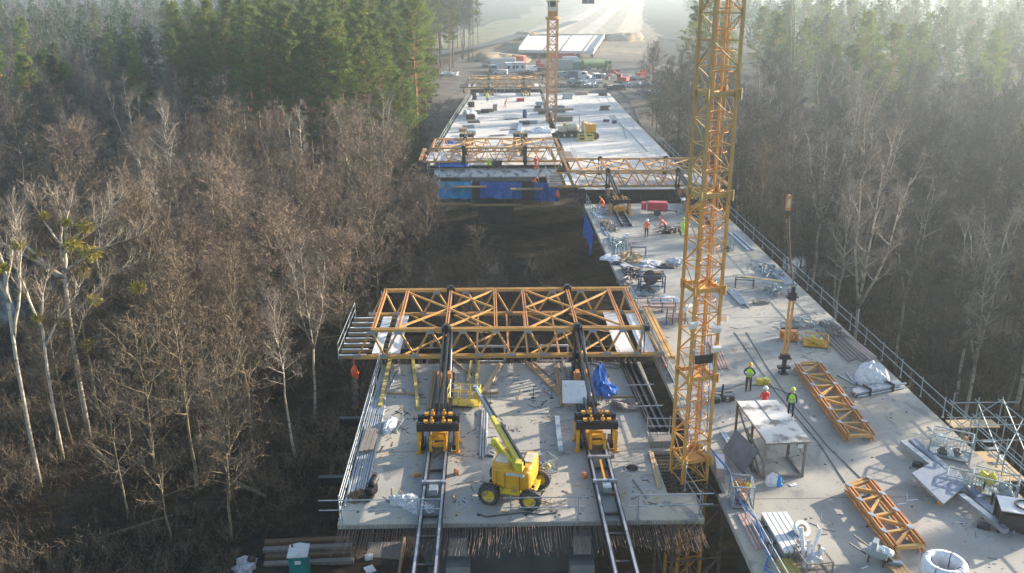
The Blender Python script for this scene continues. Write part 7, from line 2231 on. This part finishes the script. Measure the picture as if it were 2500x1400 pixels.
# right wood
scatter(['tall', 'tall', 'tall', 'tan', 'tall', 'birch'], 90, along(lambda y: 29.5, lambda y: 0.5 * y + 16, 56, 150), 'bare tree close outside the right deck rail', 'bare trees outside the right rail', 3.9, (0.78, 0.98))
scatter(['birch', 'tall', 'tall', 'tall', 'tall'], 34, along(lambda y: 36, lambda y: 0.62 * y + 6, 105, 175), 'tall pale bare tree in the hazy right wood', 'pale bare trees in the hazy right wood', 4.6, (0.9, 1.06), m=3)
scatter(['darkpine', 'pine'], 58, along(lambda y: corridor(y) + 32, lambda y: 0.66 * y + 20, 165, 270), 'dark hazy pine in the wall of the right wood', 'pines in the wall of the right wood', 4.4, (0.95, 1.12), m=1)
scatter(['darkpine', 'pine'], 26, along(lambda y: corridor(y) + 46, lambda y: 0.7 * y + 30, 260, 390), 'faint pine far back in the misty right wood', 'far pines in the misty right wood', 5.0, (1.0, 1.2), m=1)
# tree belt added beyond the right frame edge to shade decks and wood
scatter(['darkpine'], 44, along(lambda y: 0.63 * y + 3, lambda y: 0.63 * y + 50, 84, 172), 'unseen dark pine added past the right wood to shade it', 'unseen shade pines past the right wood', 4.8, (0.95, 1.15))
scatter(['darkpine'], 20, along(lambda y: 50, lambda y: 100, 46, 84), 'unseen dark pine added to shade the near right deck', 'unseen shade pines right of the near right deck', 4.2, (0.95, 1.1))
scatter(['tall', 'tan'], 30, along(lambda y: 42, lambda y: 90, 40, 110), 'bare tree added beyond the near right deck to shade it', 'added shade trees right of the near right deck', 4.6, (0.85, 1.0))

scatter(['tall', 'tan', 'alder'], 24, along(lambda y: 31, lambda y: 44, 108, 190), 'bare tree along the right side of the sunlit right deck', 'bare trees beside the sunlit right deck', 3.4, (0.75, 0.95))
# far woods that read as one mass
def woods(name, label, cols, seed, n, region, kind):
    rd = random.Random(seed)
    mb = MB()
    c = 0
    while c < n:
        x, y = region(rd)
        if not clear(x, y, 6): continue
        c += 1
        z = ground_z(x, y)
        h = rd.uniform(17, 25)
        n0 = len(mb.v)
        if kind == 'bare':
            mb.tube([(x, y, z), (x + rd.uniform(-.6, .6), y, z + h * 0.95)], [0.16, 0.04], 3, False)
            for i in range(70):
                u = rd.uniform(0.4, 1)
                r_ = 2.8 * math.sqrt(max(0.05, 1 - ((u - .62) / .42) ** 2))
                p = Vector((x + rd.gauss(0, .5) * r_, y + rd.gauss(0, .5) * r_, z + h * u))
                sprig(mb, p, (rnd_dir(rd) + Vector((0, 0, 1.2))).normalized(), rd.uniform(1.0, 2.4), rd.uniform(0.1, 0.2), rd)
        else:
            for i in range(150):
                u = rd.uniform(0.42, 1)
                r_ = 3.2 * min(1, (1.03 - u) * 2.2)
                o = rnd_dir(rd)
                p = Vector((x + o.x * r_, y + o.y * r_, z + h * u))
                sprig(mb, p, (o + Vector((0, 0, .4))).normalized(), rd.uniform(0.8, 1.6), rd.uniform(0.4, 0.8), rd)
    o = mb.build(name, cols)
    return tag(o, label, 'woods', None, 'stuff')
woods('bare_woods', 'far pale bare woodland beyond the left stand', M['woodsfar'], 1, 1500, along(lambda y: -0.72 * y - 10, lambda y: min(-0.14 * y, corridor(y) - 75), 250, 1100), 'bare')
woods('pine_woods', 'far bluish pine wood behind the left woodland', M['needleblue'], 2, 330, along(lambda y: -0.72 * y - 10, lambda y: min(-0.18 * y, corridor(y) - 80), 240, 700), 'pine')
woods('pine_woods', 'far misty pine wood on the right horizon', M['needleblue'], 3, 620, along(lambda y: corridor(y) + 58 + 0.04 * y, lambda y: 0.72 * y + 40, 235, 800), 'pine')

# undergrowth on the valley floor
def brush(n, seed):
    rd = random.Random(seed)
    mb = MB()
    c = 0
    while c < n:
        if rd.random() < 0.75:
            y = 40 + 90 * rd.random() ** 1.3
            x = rd.uniform(-0.6 * y - 4, 0.62 * y + 8)
        else:
            y = rd.uniform(110, 210); x = rd.uniform(-0.62 * y, 0.62 * y)
        if not (clear(x, y, -3) or (52 < y < 112 and x < 11)): continue
        if any(math.hypot((x - px) / rx, (y - py) / ry) < 0.95 for px, py, rx, ry in PONDS): continue
        c += 1
        b = Vector((x, y, ground_z(x, y)))
        h = rd.uniform(0.3, 1.6) * (2.0 if rd.random() < .15 else 1)
        for i in range(rd.randint(6, 12)):
            d = (rnd_dir(rd) * 0.9 + Vector((0, 0, 0.7))).normalized()
            sprig(mb, b + Vector((rd.uniform(-.5, .5), rd.uniform(-.5, .5), 0)), d, h * rd.uniform(.5, 1.2), rd.uniform(0.03, 0.06), rd)
    o = mb.build('undergrowth', M['brush'])
    tag(o, 'tangled brown undergrowth covering the valley floor', 'undergrowth', None, 'stuff')
brush(26000, 4)
def scrub(n, seed):
    rd = random.Random(seed)
    mb = MB()
    c = 0
    while c < n:
        y = 38 + 110 * rd.random() ** 1.4
        x = rd.uniform(-0.6 * y - 4, 0.62 * y + 8)
        if c % 4 == 0: x, y = rd.uniform(-9.5, 10), rd.uniform(58, 114)
        if not (clear(x, y, -2) or (52 < y < 116 and x < 10.5)): continue
        if noise.noise(Vector((x * .12, y * .12, 5))) < -0.12: continue
        if any(math.hypot((x - px) / rx, (y - py) / ry) < 0.95 for px, py, rx, ry in PONDS): continue
        c += 1
        b = Vector((x, y, ground_z(x, y)))
        h = rd.uniform(0.8, 2.6)
        for i in range(rd.randint(3, 6)):
            d = (rnd_dir(rd) * 0.6 + Vector((0, 0, 0.9))).normalized()
            L = h * rd.uniform(.6, 1.1)
            p = b + Vector((rd.uniform(-.3, .3), rd.uniform(-.3, .3), 0))
            sprig(mb, p, d, L, 0.05, rd)
            for k in range(7):
                sprig(mb, p + d * L * rd.uniform(.3, 1), (d + rnd_dir(rd)).normalized(), rd.uniform(.25, .7), 0.03, rd)
    return tag(mb.build('scrub', M['twigtan']), 'leafless brown scrub scattered over the valley floor', 'scrub', None, 'stuff')
scrub(5200, 9)
for i, (x, y, a, L, lab) in enumerate(((-24, 52, 0.5, 5, 'pale fallen trunk on the dark ground nearest the lower left corner'), (-17.5, 56.5, -0.7, 4, 'short fallen trunk left of the timber yard'), (-30, 62, 2.4, 6, 'long fallen trunk between the white barked trees and the lower left trees'),
                                       (-3, 88, 0.3, 5, 'fallen trunk in the shadow between the left decks'), (33, 66, 2.2, 6, 'fallen trunk below the right deck rail'))):
    z = ground_z(x, y) + 0.25
    k = MB().tube([(-L / 2, 0, 0), (0, 0.15, 0.1), (L / 2, 0, 0.35)], [0.2, 0.16, 0.09], 7)
    k.tube([(L * .2, 0.05, 0.12), (L * .35, 0.7, 0.9)], [0.06, 0.02], 4)
    tag(k.build('fallen_trunk', M['barkolive'], loc=(x, y, z), rz=a), lab, 'log')

# litter of chips, offcuts and dirt on the near decks
def litter(name, label, m, n, x0, x1, y0, y1, seed):
    rd = random.Random(seed)
    mb = MB()
    for i in range(n):
        cx, cy = rd.uniform(x0, x1), rd.uniform(y0, y1)
        for j in range(rd.randint(1, 5)):
            l = rd.choice([0.05, 0.08, 0.12, 0.3, 0.6]) * rd.uniform(.6, 1.3)
            mb.box((cx + rd.gauss(0, .35), cy + rd.gauss(0, .35), 0.012), (l, rd.uniform(0.02, 0.06), 0.016), rz=rd.uniform(0, 3.1))
    return tag(mb.build(name, m), label, 'debris', None, 'stuff')
litter('debris', 'wood chips and offcuts strewn over the near left deck', M['woodpale'], 130, -6.4, 8.0, 35.2, 51.5, 3)
litter('debris', 'dark scraps strewn over the near left deck', M['dark'], 130, -6.4, 8.0, 35.2, 51.5, 4)
litter('debris', 'wood chips and offcuts strewn over the near right deck', M['woodgrey'], 130, 11.6, 24.5, 29.5, 94, 5)
litter('debris', 'pale scraps strewn over the near right deck', M['paper'], 50, 11.6, 24.5, 29.5, 94, 6)
litter('debris', 'dark scraps strewn over the sunlit far decks', M['dark'], 140, -5.0, 25.0, 126, 200, 7)

# ------------------------------------------------------------------ haze
hz = bpy.data.materials.new('morning_haze')
hz.use_nodes = True
nt = hz.node_tree
for n in list(nt.nodes):
    if n.type == 'BSDF_PRINCIPLED': nt.nodes.remove(n)
vol = nt.nodes.new('ShaderNodeVolumePrincipled')
vol.inputs['Color'].default_value = (0.80, 0.92, 1.0, 1)
vol.inputs['Density'].default_value = 0.0006
vol.inputs['Anisotropy'].default_value = 0.72
nt.links.new(vol.outputs[0], nt.nodes['Material Output'].inputs['Volume'])
o = MB().box((100, 1500, 21.0), (5600, 4000, 70.0)).build('haze', hz)
o['kind'] = 'stuff'
o['label'] = 'pale sunlit morning haze over the woods'
